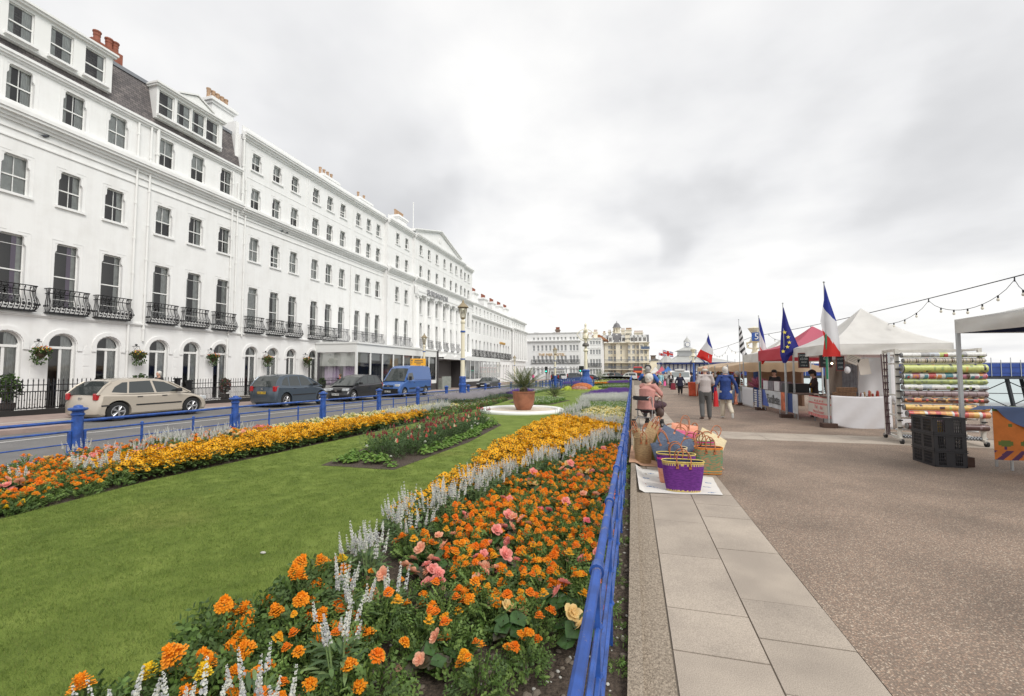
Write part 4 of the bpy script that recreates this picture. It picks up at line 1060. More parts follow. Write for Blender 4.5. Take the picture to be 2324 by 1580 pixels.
def bpost(t, y, x=0):
 b = MB(); b.box(x - .09, x + .09, y - .09, y + .09, 0, 1.25, IRON); b.box(x - .13, x + .13, y - .13, y + .13, 1.25, 1.33, IRON); b.build("post", t)
for (a, c, lab) in ((6.5, 17.3, "black spiked iron railings behind the silver hatchback"), (17.9, 23.1, "black spiked iron railings with gate piers between the two parked hatchbacks"), (23.9, 30.2, "black spiked iron railings behind the grey hatchback and the dark one")):
 t = thing("iron_railing", lab, "railing", (-22.45, a, zg(-22, (a + c) / 2)), 0, "black railings before the houses")
 spike_fence(t, 0, c - a)
 for q in (0, c - a): bpost(t, q)
 if a > 10:
  b = MB(); b.box(-2.5, -.02, -.02, .0, .9, .95, IRON); b.box(-2.5, -.02, -.02, 0, .2, .24, IRON)
  for i in range(16): b.box(-2.5 + i * .155, -2.48 + i * .155, -.018, -.002, .2, 1.2, IRON)
  b.build("side_railing", t)
for y in (17.6, 23.5):
 t = thing("door_steps", "pale stone doorstep beside the %s" % ("middle railings" if y < 20 else "farther railings"), "steps", (-22.6, y, zg(-22, y)))
 b = MB(); b.box(-2.2, .1, -.28, .28, 0, .12, CONC); b.box(-2.2, -.25, -.28, .28, .12, .24, CONC); b.build("step", t)
# ---------------------------------------------------------------- plants by the houses
LEAFD = M("dark_shrub_leaf", (.035, .065, .018), .6, var=.4, vs=6, trans=.25)
LEAFM = M("mid_green_leaf", (.07, .13, .025), .6, var=.35, vs=9, trans=.25)
LEAFL = M("light_green_leaf", (.13, .22, .035), .6, var=.3, vs=9, trans=.25)
BARK = M("brown_stem", (.10, .07, .045), .9)
def leafcloud(b, rnd, n, c, rad, size, mats, droop=0):
 for _ in range(n):
  while True:
   p = Vector((rnd.uniform(-1, 1), rnd.uniform(-1, 1), rnd.uniform(-1, 1)))
   if .3 < p.length < 1: break
  p = Vector((c[0] + p.x * rad[0], c[1] + p.y * rad[1], c[2] + p.z * rad[2]))
  d = Vector((rnd.uniform(-1, 1), rnd.uniform(-1, 1), rnd.uniform(-.6, 1) - droop)).normalized(); e_ = d.orthogonal().normalized(); s_ = size * rnd.uniform(.6, 1.3)
  e_ = (Matrix.Rotation(rnd.uniform(0, 6.28), 3, d) @ e_) * s_ * .4
  b.add([p - d * s_ * .5, p + e_, p + d * s_ * .6, p - e_], [(0, 1, 2, 3)], rnd.choice(mats))
POTM = M("dark_planter", (.06, .05, .045), .6)
def shrub(x, y, h, w_, label, red=False, pot=True):
 rnd = random.Random(int(x * 7 + y * 13)); t = thing("potted_shrub", label, "plant", (x, y, zg(x, y)))
 b = MB(); b.lathe([(.18, 0), (.25, .42), (.27, .45), (.22, .45), (.05, .40)], POTM, 12); b.build("pot", t)
 b = MB(); mats = [LEAFD, LEAFM, LEAFD] if not red else [M("reddish_leaf", (.14, .05, .04), .6), LEAFD]
 leafcloud(b, rnd, 420, (0, 0, .5 + h / 2), (w_ / 2, w_ / 2, h / 2), .13, mats); b.build("foliage", t)
 b = MB(); b.tube([(0, 0, .4), (.03, 0, .5 + h * .6)], .03, BARK, 5); b.build("stem", t)
shrub(-23.4, 11.4, 1.1, .9, "tall dark bush behind the railings at the left edge")
shrub(-23.4, 16.2, 1.1, .9, "round bush above the silver hatchback roof")
shrub(-23.4, 20.9, .9, .6, "reddish bush behind the railings right of the silver hatchback", red=True)
shrub(-23.4, 24.7, 1.2, 1.0, "leafy bush above the grey hatchback tailgate")
shrub(-23.3, 29.3, .9, .6, "narrow bush by the corner of the glazed hotel front")
FLR = [M("basket_orange_petal", (.70, .20, .03), .6), M("basket_red_petal", (.50, .03, .03), .6), M("basket_yellow_petal", (.75, .50, .05), .6)]
for i, (yy, lab) in enumerate(((12.95, "first arch gap at the left"), (16.85, "gap above the silver hatchback"), (21.05, "gap left of the grey hatchback"), (25.2, "arches above the grey hatchback"), (29.1, "last arch before the glazed hotel front"))):
 rnd = random.Random(i + 60); t = thing("hanging_basket", "hanging flower basket on a bracket in the " + lab, "plant", (-24.55, yy, 2.45), 0, "hanging baskets along the terrace wall")
 b = MB(); b.tube([(-.45, 0, .45), (.02, 0, .45)], .014, IRON, 4); b.tube([(-.45, 0, .15), (-.1, 0, .45)], .01, IRON, 4); b.ball((-.2, 0, .52), .06, IRON, 6, 4)
 for a in range(3): b.tube([(0, 0, .45), (.2 * math.cos(a * 2.1), .2 * math.sin(a * 2.1), .05)], .005, IRON, 3)
 b.build("bracket", t)
 b = MB(); b.lathe([(.02, -.32), (.16, -.18), (.22, 0)], BARK, 10); b.build("basket", t)
 b = MB(); leafcloud(b, rnd, 300, (0, 0, .02), (.34, .36, .20), .09, [LEAFM, LEAFD]); leafcloud(b, rnd, 150, (.02, 0, -.28), (.28, .34, .30), .08, [LEAFM, LEAFD], 1.2)
 leafcloud(b, rnd, 70, (.02, 0, .12), (.32, .34, .16), .075, FLR); b.build("foliage", t)
# ---------------------------------------------------------------- street lamps
LAMPG = mglass("lamp_glass", (.95, .93, .85), .6)
def lamp(x, y, top, label, base=True, s=1.0):
 z = zg(x, y); t = thing("street_lamp", label, "street lamp", (x, y, z), 0); H = top - z
 b = MB()
 if base:
  b.lathe([(.24 * s, 0), (.24 * s, .12), (.20 * s, .16), (.20 * s, 1.0), (.225 * s, 1.02), (.225 * s, 1.10), (.19 * s, 1.14), (.18 * s, 1.45), (.20 * s, 1.47), (.17 * s, 1.55)], BLUE, 14); b.build("base", t)
 z0 = 1.5 if base else 0
 b = MB(); hl = H - 1.15 * s
 b.lathe([(.135 * s, z0), (.125 * s, z0 + .1), (.10 * s, hl - .25), (.14 * s, hl - .2), (.14 * s, hl - .12), (.08 * s, hl - .05), (.07 * s, hl)], CREAMP, 12)
 b.lathe([(.145 * s, z0 + 1.0), (.145 * s, z0 + 1.06)], BLUE, 12); b.lathe([(.145 * s, hl - .75), (.145 * s, hl - .66)], BLUE, 12); b.build("pole", t)
 b = MB(); r0, r1 = .15 * s, .25 * s; zt = hl + .68 * s
 b.lathe([(.05 * s, hl), (.14 * s, hl + .05), (.16 * s, hl + .1)], GOLDP, 8)
 for k in range(8):
  a = 2 * PI * k / 8; b.tube([(r0 * math.cos(a), r0 * math.sin(a), hl + .1), (r1 * math.cos(a), r1 * math.sin(a), zt)], .012 * s, GOLDP, 4)
 b.lathe([(.34 * s, zt), (.34 * s, zt + .03), (.20 * s, zt + .16 * s), (.12 * s, zt + .24 * s), (.06 * s, zt + .30 * s), (.07 * s, zt + .34 * s), (.015, zt + .46 * s)], GOLDP, 8)
 la = b.build("lantern", t)
 b = MB(); b.lathe([(r0 - .01, hl + .1), (r1 - .012, zt)], LAMPG, 8, caps=False); b.build("lamp_glass", la)
 return t
v = atX(1051, 680, -9.35); lamp(-9.35, v.y, v.z, "tall cream street lamp with a blue base by the garden fence")
v = atX(963, 756, -20.0); lamp(-20.0, v.y, v.z, "street lamp rising behind the blue van", False)
v = atX(1259.7, 786, -9.4); lamp(-9.4, v.y, v.z, "street lamp on the fence line in front of the gold lettered hotel")
v = atX(1167.8, 806, -20.2); lamp(-20.2, v.y, v.z, "distant street lamp on the pavement before the left terrace end", False)
v = atX(1428.5 - 14, 798, -1.2)
L5 = at(1330, 880); lz = atY(1330, 733, L5.y).z
t = thing("ornate_lamp_standard", "tall ornate cream lamp standard with a fat blue base in the lawn", "street lamp", L5)
b = MB(); b.lathe([(.95, -.1), (.95, .15), (.85, .4), (.72, 1.0), (.45, 1.35), (.42, 1.9), (.5, 1.95), (.5, 2.1), (.3, 2.2)], BLUE, 10); b.build("base", t)
hh = lz - L5.z; b = MB(); b.lathe([(.22, 2.2), (.17, hh * .55), (.3, hh * .57), (.16, hh * .6), (.13, hh * .74), (.4, hh * .76), (.35, hh * .80), (.12, hh * .84), (.28, hh * .88), (.1, hh * .93), (.14, hh * .97), (.02, hh)], CREAMP, 10)
for k in range(4):
 a = k * PI / 2 + .4; pts = [(.2 * math.cos(a), .2 * math.sin(a), hh * .72), (.7 * math.cos(a), .7 * math.sin(a), hh * .75), (1.1 * math.cos(a), 1.1 * math.sin(a), hh * .82), (.75 * math.cos(a), .75 * math.sin(a), hh * .87), (.3 * math.cos(a), .3 * math.sin(a), hh * .9)]
 b.tube(pts, .045, CREAMP, 5)
b.build("pole", t)
b = MB(); b.lathe([(.38, hh * .635), (.42, hh * .66), (.25, hh * .69)], M("dark_lamp_collar", (.12, .11, .10), .5), 8); b.build("collar", t)
# ---------------------------------------------------------------- vehicles
CGL = M("car_glass", (.035, .042, .042), .06, spec=.9)
TYRE = M("tyre_rubber", (.015, .015, .015), .85); RIM = M("alloy_rim", (.45, .45, .46), .35, metal=.6); BLK = M("black_trim", (.018, .018, .02), .5)
CHROME = M("bright_metal", (.6, .6, .6), .25, metal=.9); LMPR = M("red_lamp_lens", (.42, .015, .02), .18, coat=.5); LMPW = M("clear_lamp_lens", (.55, .57, .58), .12, coat=.6)
PLY = M("yellow_plate", (.65, .42, .03), .5); PLW = M("white_plate", (.72, .72, .70), .5)
DINT = M("seam", (.02, .02, .02), .8)
def wheel(t, x, y, r, side):
 """side = +1: the outer face looks towards +y"""
 o = None; b = MB(); b.X = Matrix.Translation((x, y, r)) @ Matrix.Rotation(-PI / 2 * side, 4, 'X')
 b.lathe([(r * .60, -.10), (r * .93, -.10), (r, -.06), (r, .06), (r * .93, .09), (r * .66, .095), (r * .62, .07)], TYRE, 28, caps=True)
 o = b.build("wheel", t)
 b = MB(); b.X = Matrix.Translation((x, y, r)) @ Matrix.Rotation(-PI / 2 * side, 4, 'X')
 b.lathe([(r * .64, .096), (r * .60, .10), (r * .56, .075)], RIM, 28, caps=False); b.lathe([(.001, .072), (r * .57, .074)], DINT, 28, caps=False)
 for k in range(5):
  for dq in (-.16, .16):
   a = 2 * PI * k / 5; ca, sa = math.cos(a + dq), math.sin(a + dq); c2, s2 = math.cos(a + dq * .35), math.sin(a + dq * .35)
   b.tube([(r * .12 * c2, r * .12 * s2, .092), (r * .58 * ca, r * .58 * sa, .086)], r * .055, RIM, 4)
 b.lathe([(r * .16, .08), (r * .14, .104), (.001, .106)], RIM, 12, caps=False); b.build("rim", o)
def car(name, label, cat, loc, rz, spec, paint, facing_vis, group=None, detail=True, plate=None, scale=(1, 1, 1)):
 """spec: L W low=[(x,z)..] (closed silhouette), roof=[(x,z)..], win=[polys], wheels x, r"""
 t = thing(name, label, cat, loc, rz, group); t.scale = scale
 W = spec['W'] / 2; low = spec['low']; roof = spec['roof']; xc = 0
 def inset(P, d):
  n = len(P); o_ = []
  for i in range(n):
   a, b_, c = Vector(P[i - 1]), Vector(P[i]), Vector(P[(i + 1) % n])
   n1 = (b_ - a).normalized(); n2 = (c - b_).normalized(); nn = Vector((-(n1.y + n2.y), n1.x + n2.x))
   nn = nn.normalized() if nn.length > 1e-5 else Vector((0, 0)); o_.append(b_ + nn * d)
  return o_
 ar = sum(low[i][0] * low[(i + 1) % len(low)][1] - low[(i + 1) % len(low)][0] * low[i][1] for i in range(len(low)))
 if ar < 0: low = low[::-1]
 def layer(P, y, ins):
  Q = inset(P, ins); k = spec.get('bow', .045)
  return [(xc + (q[0] - xc) * (1 - k * (abs(y) / W) ** 2.5), y, q[1]) for q in Q]
 ly = [(-W, .085), (-W + .03, .035), (-W + .10, 0), (-W * .5, 0), (0, 0), (W * .5, 0), (W - .10, 0), (W - .03, .035), (W, .085)]
 vs = []; fs = []; n = len(low)
 for y, ins in ly: vs += layer(low, y, ins)
 for j in range(len(ly) - 1):
  for i in range(n): fs.append((j * n + i, (j + 1) * n + i, (j + 1) * n + (i + 1) % n, j * n + (i + 1) % n))
 fs.append(tuple(range(n))); fs.append(tuple(len(vs) - 1 - i for i in range(n)))
 b = MB(); b.add(vs, fs, paint); me = b.mesh("body")
 bmm = bmesh.new(); bmm.from_mesh(me); bmesh.ops.recalc_face_normals(bmm, faces=bmm.faces[:]); bmm.to_mesh(me); bmm.free()
 cut = MB()
 for wx in spec['wx']:
  cut.tube([(wx, -W - .2, spec['r'] + .01), (wx, W + .2, spec['r'] + .01)], spec['r'] * 1.16, DINT, 28)
 if detail:
  cme = cut.mesh("cut"); co_ = bpy.data.objects.new("cut", cme); COL.objects.link(co_)
  me = evaluated(me, [('BOOLEAN', dict(object=co_, operation='DIFFERENCE', solver='EXACT'))]); bpy.data.objects.remove(co_)
  if len(me.materials) < 2: me.materials.append(DINT)
 me.polygons.foreach_set("use_smooth", [True] * len(me.polygons)); me.set_sharp_from_angle(angle=R(28)); me.name = "body"
 body = put("body", me, t)
 b = MB(); xa, xb_ = min(spec['wx']), max(spec['wx']); b.box(xa - .35, xb_ + .35, -W + .28, W - .28, .18, spec.get('under', .62), DINT); b.build("underbody", t)
 zb = min(p[1] for p in roof); zt = max(p[1] for p in roof); tw = spec.get('tumble', .16)
 def yy(z): return (W - .05) - tw * (z - zb) / (zt - zb)
 vs = []; m_ = len(roof)
 for s_ in (-1, 1):
  for x, z in roof: vs.append((x, s_ * yy(z), z))
 for s_ in (-.45, .45):
  for x, z in roof: vs.append((x, s_ * yy(z) , z + (.03 if z > zt - .25 else .0)))
 b = MB(); A0, B0, A1, B1 = 0, m_, 2 * m_, 3 * m_
 fp, fg = [], []
 for i in range(m_ - 1):
  g = spec['glass_seg'](i)
  for (p, q) in ((A0, A1), (A1, B1), (B1, B0)): (fg if g else fp).append((p + i, p + i + 1, q + i + 1, q + i))
 b.add(vs, fp + [tuple(range(m_)), tuple(range(2 * m_ - 1, m_ - 1, -1))], paint)
 me = b.mesh("roof"); bmm = bmesh.new(); bmm.from_mesh(me); bmesh.ops.recalc_face_normals(bmm, faces=bmm.faces[:]); bmm.to_mesh(me); bmm.free()
 me.polygons.foreach_set("use_smooth", [True] * len(me.polygons)); me.set_sharp_from_angle(angle=R(30)); put("roof", me, t)
 b = MB(); b.add(vs, fg, CGL); b.build("windscreen", t)
 b = MB()
 for s_ in (-1, 1):
  for i in range(m_ - 1):
   if spec['glass_seg'](i):
    p, q = Vector((roof[i][0], s_ * yy(roof[i][1]), roof[i][1])), Vector((roof[i + 1][0], s_ * yy(roof[i + 1][1]), roof[i + 1][1]))
    b.tube([p, q], .035, paint, 6)
 b.build("pillar", t)
 for P in spec['win']:
  b = MB()
  for s_ in (-1, 1):
   o_ = [(x, s_ * (yy(z) + .004), z) for x, z in P]; i_ = [(x, s_ * (yy(z) - .01), z) for x, z in P]; k = len(P)
   b.add(o_ + i_, [tuple(range(k))] + [(a, (a + 1) % k, (a + 1) % k + k, a + k) for a in range(k)], CGL)
  b.build("side_window", t)
 for wx in spec['wx']:
  for s_ in (-1, 1): wheel(t, wx, s_ * (W - .10), spec['r'], s_)
 for (nm, m, boxes) in spec['bits']:
  for (x0, x1, y0, y1, z0, z1) in boxes:
   for s_ in ((-1, 1) if y0 > 0 or nm in ('headlight', 'tail_light', 'wing_mirror', 'door_handle', 'rubbing_strip') else (1,)):
    b = MB(); ya, yb = sorted((s_ * y0, s_ * y1));
    vv = [(x0, ya, z0), (x1, ya, z0), (x1, yb, z0), (x0, yb, z0), (x0, ya, z1), (x1, ya, z1), (x1, yb, z1), (x0, yb, z1)]
    b.add(vv, [(0, 3, 2, 1), (4, 5, 6, 7), (0, 1, 5, 4), (1, 2, 6, 5), (2, 3, 7, 6), (3, 0, 4, 7)], m)
    me = b.mesh(nm)
    if detail and nm in ('headlight', 'tail_light', 'wing_mirror'):
     me = evaluated(me, [('BEVEL', dict(width=.03, segments=2, limit_method='NONE'))])
    put(nm, me, t)
 return t
XL, XR = 0, 0
clio = dict(W=1.71, r=.345, wx=(-1.29, 1.28), low=[(-1.97, .30), (-1.985, .60), (-1.93, .80), (-1.88, .99), (-.6, .95), (.9, .95), (1.35, .88), (1.75, .74), (1.94, .58), (1.985, .36), (1.90, .20), (-1.85, .20)],
 roof=[(-1.90, .97), (-1.66, 1.26), (-1.46, 1.41), (-1.15, 1.485), (-.5, 1.52), (.10, 1.49), (.45, 1.38), (1.22, .93)], glass_seg=lambda i: i in (0, 1, 6),
 win=[[(-1.48, 1.05), (-1.02, 1.0), (-.96, 1.40), (-1.12, 1.39), (-1.36, 1.24)], [(-.96, 1.0), (-.12, .98), (-.22, 1.44), (-.90, 1.41)], [(-.04, .98), (.95, .99), (.50, 1.26), (.26, 1.38), (-.14, 1.43)]],
 bits=[('tail_light', LMPR, [(-1.93, -1.66, .60, .775, .78, 1.02)]), ('headlight', LMPW, [(1.62, 1.90, .52, .80, .60, .76)]), ('wing_mirror', BLK, [(.60, .76, .84, 1.02, .98, 1.12)]), ('door_handle', BLK, [(-.72, -.55, .84, .875, .84, .87), (.12, .29, .84, .875, .84, .87)]),
   ('rubbing_strip', BLK, [(-.75, .85, .845, .868, .53, .58), (-1.80, -1.55, .80, .86, .56, .61)]), ('number_plate', PLY, [(-2.0, -1.985, -.27, .27, .38, .50)]), ('badge', CHROME, [(-1.96, -1.935, -.05, .05, .80, .88)])])
picasso = dict(W=1.75, r=.355, wx=(-1.32, 1.44), low=[(-2.10, .32), (-2.13, .62), (-2.10, .85), (-2.02, 1.08), (-.8, 1.04), (.9, 1.02), (1.45, .96), (1.82, .82), (2.05, .62), (2.13, .42), (2.05, .22), (-2.0, .22)],
 roof=[(-2.05, 1.05), (-1.84, 1.34), (-1.62, 1.53), (-1.25, 1.60), (-.5, 1.635), (.1, 1.60), (.52, 1.47), (1.55, .98)], glass_seg=lambda i: i in (0, 1, 6),
 win=[[(-1.62, 1.12), (-1.10, 1.08), (-1.12, 1.52), (-1.28, 1.50), (-1.50, 1.34)], [(-1.02, 1.08), (-.24, 1.06), (-.36, 1.56), (-1.0, 1.54)], [(-.16, 1.06), (.72, 1.06), (.40, 1.40), (.10, 1.53), (-.26, 1.55)], [(.82, 1.06), (1.25, 1.05), (.72, 1.30), (.60, 1.34)]],
 bits=[('tail_light', LMPR, [(-2.08, -1.80, .64, .825, .82, 1.08)]), ('headlight', LMPW, [(1.72, 2.06, .42, .78, .66, .82)]), ('wing_mirror', BLK, [(.72, .90, .86, 1.06, 1.04, 1.18)]), ('door_handle', BLK, [(-.82, -.64, .865, .89, .92, .95), (.02, .20, .865, .89, .92, .95)]),
   ('rubbing_strip', BLK, [(-.9, .95, .868, .882, .58, .64)]), ('grille', BLK, [(2.04, 2.10, -.38, .38, .64, .72)]), ('badge', CHROME, [(2.10, 2.115, -.07, .07, .64, .72), (-2.12, -2.105, -.06, .06, .9, .98)]), ('number_plate', PLW, [(2.13, 2.145, -.27, .27, .40, .52)]), ('rear_plate', PLY, [(-2.14, -2.125, -.27, .27, .70, .82)])])
van = dict(W=1.96, r=.37, wx=(-1.55, 1.75), bow=.03, tumble=.17, under=.8, low=[(-2.62, .42), (-2.66, .70), (-2.64, 1.32), (.9, 1.32), (1.55, 1.28), (2.25, 1.02), (2.48, .82), (2.56, .50), (2.48, .30), (-2.55, .34)],
 roof=[(-2.64, 1.30), (-2.58, 2.30), (-2.40, 2.42), (-.5, 2.46), (.55, 2.42), (.90, 2.22), (1.72, 1.26)], glass_seg=lambda i: i == 5,
 win=[[(.30, 1.36), (1.42, 1.34), (.98, 1.86), (.42, 1.90)]],
 bits=[('headlight', LMPW, [(2.10, 2.42, .48, .86, .84, 1.02)]), ('wing_mirror', BLK, [(1.05, 1.22, 1.0, 1.20, 1.30, 1.62)]), ('door_handle', BLK, [(.25, .42, .975, 1.0, 1.10, 1.14)]), ('rubbing_strip', BLK, [(-2.5, 1.1, .97, .99, .60, .72)]),
   ('front_bumper', BLK, [(2.44, 2.60, -.82, .82, .34, .70)]), ('grille', BLK, [(2.47, 2.515, -.42, .42, .84, .95)]), ('badge', CHROME, [(2.515, 2.53, -.10, .10, .84, .98)]), ('number_plate', PLW, [(2.60, 2.612, -.27, .27, .42, .54)]),
   ('door_seam', DINT, [(-2.4, .22, .978, .984, 1.30, 1.32)]), ('tail_light', LMPR, [(-2.67, -2.60, .82, .93, .75, 1.25)])])
BEIGE = M("beige_metallic_paint", (.55, .49, .41), .32, metal=.35, coat=.6); GREYP = M("blue_grey_metallic_paint", (.085, .11, .14), .3, metal=.5, coat=.6)
BLKP = M("dark_grey_metallic_paint", (.022, .022, .025), .28, metal=.3, coat=.7); VBLUE = M("van_blue_paint", (.035, .11, .33), .35, coat=.5)
def pos_between(pxa, pxb, xside):
 a, c = atX(pxa, 900, xside).y, atX(pxb, 900, xside).y; return a, c
RZ = -.13
def park(name, label, cat, spec, paint, px_near, px_far, xside, face, **kw):
 """face=+1 looks away along the road; px of the nearer and farther wheel centres"""
 a, c = pos_between(px_near, px_far, xside); wb = spec['wx'][1] - spec['wx'][0]; s = (c - a) / wb
 mid = (spec['wx'][0] + spec['wx'][1]) / 2 * s * face
 y = (a + c) / 2 - mid; x = xside - spec['W'] / 2
 open('/tmp/cars.txt','a').write('%s %.2f\n' % (label, s))
 return car(name, label, cat, (x, y, zg(x, y) + RZ), PI / 2 * face, spec, paint, 1, scale=(s, 1, 1.07 if spec is picasso else 1.02), **kw)
def plate_text(t, txt, x, z, front, size=.13):
 put_text(txt, size, DK, t, (x, 0, z), (PI / 2, 0, PI / 2 if front else -PI / 2), .002)
c1 = park("hatchback_car", "beige metallic hatchback with red tail lamp parked nearest", "car", clio, BEIGE, 271, 437, -18.15, 1)
c2 = park("people_carrier", "blue grey people carrier with yellow plate seen from behind", "car", picasso, GREYP, 651, 729, -17.7, 1)
c3 = park("people_carrier", "dark grey people carrier facing the camera, in front of the blue van", "car", picasso, BLKP, 803, 857, -17.6, -1)
c4 = park("panel_van", "blue high roof panel van with a white plate", "van", van, VBLUE, 919, 966, -17.3, -1)
plate_text(c2, "GL06 OFU", -2.145, .76, False); plate_text(c3, "LD56 HXY", 2.15, .46, True); plate_text(c4, "LD06 GYW", 2.62, .48, True); plate_text(c1, "YL07 ZBU", -2.005, .44, False, .11)
SIGN_Y = M("orange_sign_face", (.85, .42, .03), .5)
v = atX(949, 822, -19.9)
t = thing("direction_sign", "orange temporary direction sign with black lettering above the blue van", "sign", (-19.9, v.y, zg(-19.9, v.y)))
sz = v.z - zg(-19.9, v.y)
b = MB(); b.tube([(0, 0, 0), (0, 0, sz + .2)], .04, RIM, 8); b.build("pole", t)
b = MB(); b.box(-.72, .72, -.05, -.03, sz - .34, sz + .34, SIGN_Y); pn = b.build("panel", t)
b = MB()
for i, (w_, z) in enumerate(((.38, .17), (.42, 0), (.22, -.17))): b.box(.05 - w_, .05 + w_, -.058, -.051, sz + z - .04, sz + z + .04, DK)
b.prism([(-.62, sz - .2), (-.58, sz - .2), (-.58, sz - .02), (-.54, sz - .02), (-.60, sz + .06), (-.66, sz - .02), (-.62, sz - .02)], -.058, -.051, DK); b.box(-.66, -.52, -.058, -.051, sz + .1, sz + .24, DK); b.build("lettering", pn)
t.rotation_euler.z = .5
for p in ((1056, 880), (1101, 872)):
 v = at(*p); t = thing("bollard", "thin dark bollard on the hotel pavement " + ("by the stone screen" if p[0] < 1080 else "right of the tall lamp"), "bollard", (-19.9, atX(p[0], 880, -19.9).y, zg(-19.9, 50)))
 b = MB(); b.lathe([(.07, 0), (.05, .1), (.045, .85), (.07, .9), (.05, 1.0), (.01, 1.05)], BARK, 8); b.build("post", t)
sedan = dict(W=1.85, r=.33, wx=(-1.4, 1.45), low=[(-2.3, .35), (-2.32, .65), (-2.25, .92), (-1.5, .96), (.9, .95), (1.5, .88), (2.1, .72), (2.32, .5), (2.3, .25), (-2.2, .22)],
 roof=[(-1.9, .95), (-1.2, 1.30), (-.4, 1.42), (.3, 1.38), (1.15, .94)], glass_seg=lambda i: i in (0, 3),
 win=[[(-1.5, 1.0), (-.4, .99), (-.45, 1.33), (-.9, 1.28)], [(-.3, .99), (.9, .98), (.25, 1.31), (-.3, 1.34)]],
 bits=[('headlight', LMPW, [(2.0, 2.25, .5, .85, .58, .70)]), ('tail_light', LMPR, [(-2.33, -2.2, .6, .88, .68, .82)]), ('number_plate', PLW, [(2.31, 2.33, -.26, .26, .35, .46)]), ('grille', BLK, [(2.28, 2.325, -.4, .4, .46, .68)])])
v = atX(1128, 870, -17.6)
car("saloon_car", "black saloon car facing the camera, right of the tall lamp", "car", (-18.5, v.y - 1, zg(-18.5, v.y) + RZ), -PI / 2, sedan, BLKP, 1, detail=False)
mpv = dict(W=1.85, r=.33, wx=(-1.4, 1.4), tumble=.12, low=[(-2.2, .35), (-2.22, 1.05), (1.2, 1.05), (1.9, .85), (2.2, .55), (2.15, .25), (-2.1, .25)],
 roof=[(-2.2, 1.04), (-2.05, 1.72), (-1.7, 1.82), (.2, 1.80), (.6, 1.65), (1.3, 1.04)], glass_seg=lambda i: i in (0, 4),
 win=[[(-1.9, 1.1), (-.1, 1.1), (-.1, 1.68), (-1.8, 1.68)], [(0, 1.1), (1.0, 1.1), (.5, 1.6), (0, 1.66)]],
 bits=[('tail_light', LMPR, [(-2.24, -2.15, .7, .88, .9, 1.5)]), ('headlight', LMPW, [(1.9, 2.15, .5, .85, .65, .82)])])
v = atX(1247, 868, -15.5); car("people_carrier", "black people carrier driving away by the traffic lights", "car", (-16.4, 98, zg(-16, 98) + RZ), PI / 2, mpv, BLKP, 1, detail=False)
PNT = [M("paint_silver", (.45, .46, .48), .3, metal=.5), M("paint_white", (.7, .7, .7), .3), M("paint_dark_blue", (.03, .04, .10), .3), M("paint_red", (.35, .03, .03), .3), M("paint_grey", (.14, .15, .17), .3, metal=.4), BLKP]
names = ["silver", "white", "dark blue", "red", "grey", "black"]
rc = random.Random(5); base = None
for i, px in enumerate([1268, 1284, 1297, 1310, 1325, 1343, 1376, 1384, 1393, 1401, 1409, 1417, 1426]):
 Y_ = 108 + (i % 3) * 1.2 if px < 1350 else 118; x = lp(px, 860, Y_)[0]; k = (i * 5 + 1) % 6
 c = car("parked_car", "%s car in the far parked row, %s" % (names[k], "number %d" % i if 0 else ["left of the traffic lights", "under the glazed veranda", "behind the veranda corner", "beside the arched windows", "left of the fat blue lamp base", "right of the fat blue lamp base", "at the start of the cream hotel", "beneath the cream hotel turret", "right of the turret", "under the hotel sign", "before the cream hotel porch", "near the bus", "just beside the bus"][i]), "car", (x, Y_, -.75), 0 if i % 2 else PI, sedan if i % 3 else mpv, PNT[k], 1, "cars parked beyond the garden", False)
BUSR = M("bus_red", (.55, .035, .03), .35, coat=.4)
x = lp(1448, 860, 128)[0]
t = thing("double_decker_bus", "red double decker bus coming down the road behind the man in the black hat", "bus", (x, 128, -.85)); t.scale = (1, 1, .84)
b = MB(); b.box(-1.22, 1.22, 0, 9, .3, 4.25, BUSR); me = b.mesh("body"); me = evaluated(me, [('BEVEL', dict(width=.22, segments=3))]); put("body", me, t)
b = MB(); b.box(-1.08, 1.08, -.03, .05, 2.95, 3.85, CGL); b.box(-1.08, 1.08, -.03, .05, 1.2, 2.15, CGL); b.build("windscreen", t)
b = MB(); b.box(-.9, .9, -.04, .02, 2.35, 2.75, M("bus_orange_panel", (.80, .20, .05), .5)); b.build("destination_panel", t)
b = MB(); b.box(-1.23, 1.23, .6, 8.6, 2.95, 3.75, CGL); b.box(-1.235, 1.235, .8, 8.4, 1.4, 2.2, CGL); b.build("side_window", t)
for yy in (1.6, 7):
 for s_ in (-1, 1): b = MB(); b.tube([(s_ * .95, yy, .45), (s_ * 1.2, yy, .45)], .45, TYRE, 14); b.build("wheel", t)
GRN = M("green_signal", (.05, .8, .55), .4, emit=2.0)
for i, (px, h) in enumerate(((1252 - 5, 0), (1365 - 36, 0), (1375 - 39, 0))):
 px = [1248, 1377, 1384][i]; px = (1950 + [455, 1053, 1086][i] * .2151) / 1.6523; py = (1180 + [960, 950, 950][i] * .2151) / 1.6523
 Y_ = 88; x = lp(px, py, Y_)[0]; z = lp(px, py, Y_)[1]
 t = thing("traffic_light", ["traffic light showing green before the veranda of the gold lettered hotel", "left traffic light of the pair beside the ornate lamp", "right traffic light of the pair beside the ornate lamp"][i], "traffic light", (x, Y_, zg(x, Y_)))
 z -= zg(x, Y_); b = MB(); b.tube([(0, .1, 0), (0, .1, z)], .06, BLK, 6); b.build("pole", t)
 b = MB(); b.box(-.22, .22, -.1, .12, z - .55, z + .55, BLK); b.box(-.3, .3, .12, .14, z - .62, z + .62, BLK); hd = b.build("signal_head", t)
 b = MB(); b.tube([(0, -.12, z - .33), (0, -.1, z - .33)], .12, GRN, 10); b.build("lens", hd)
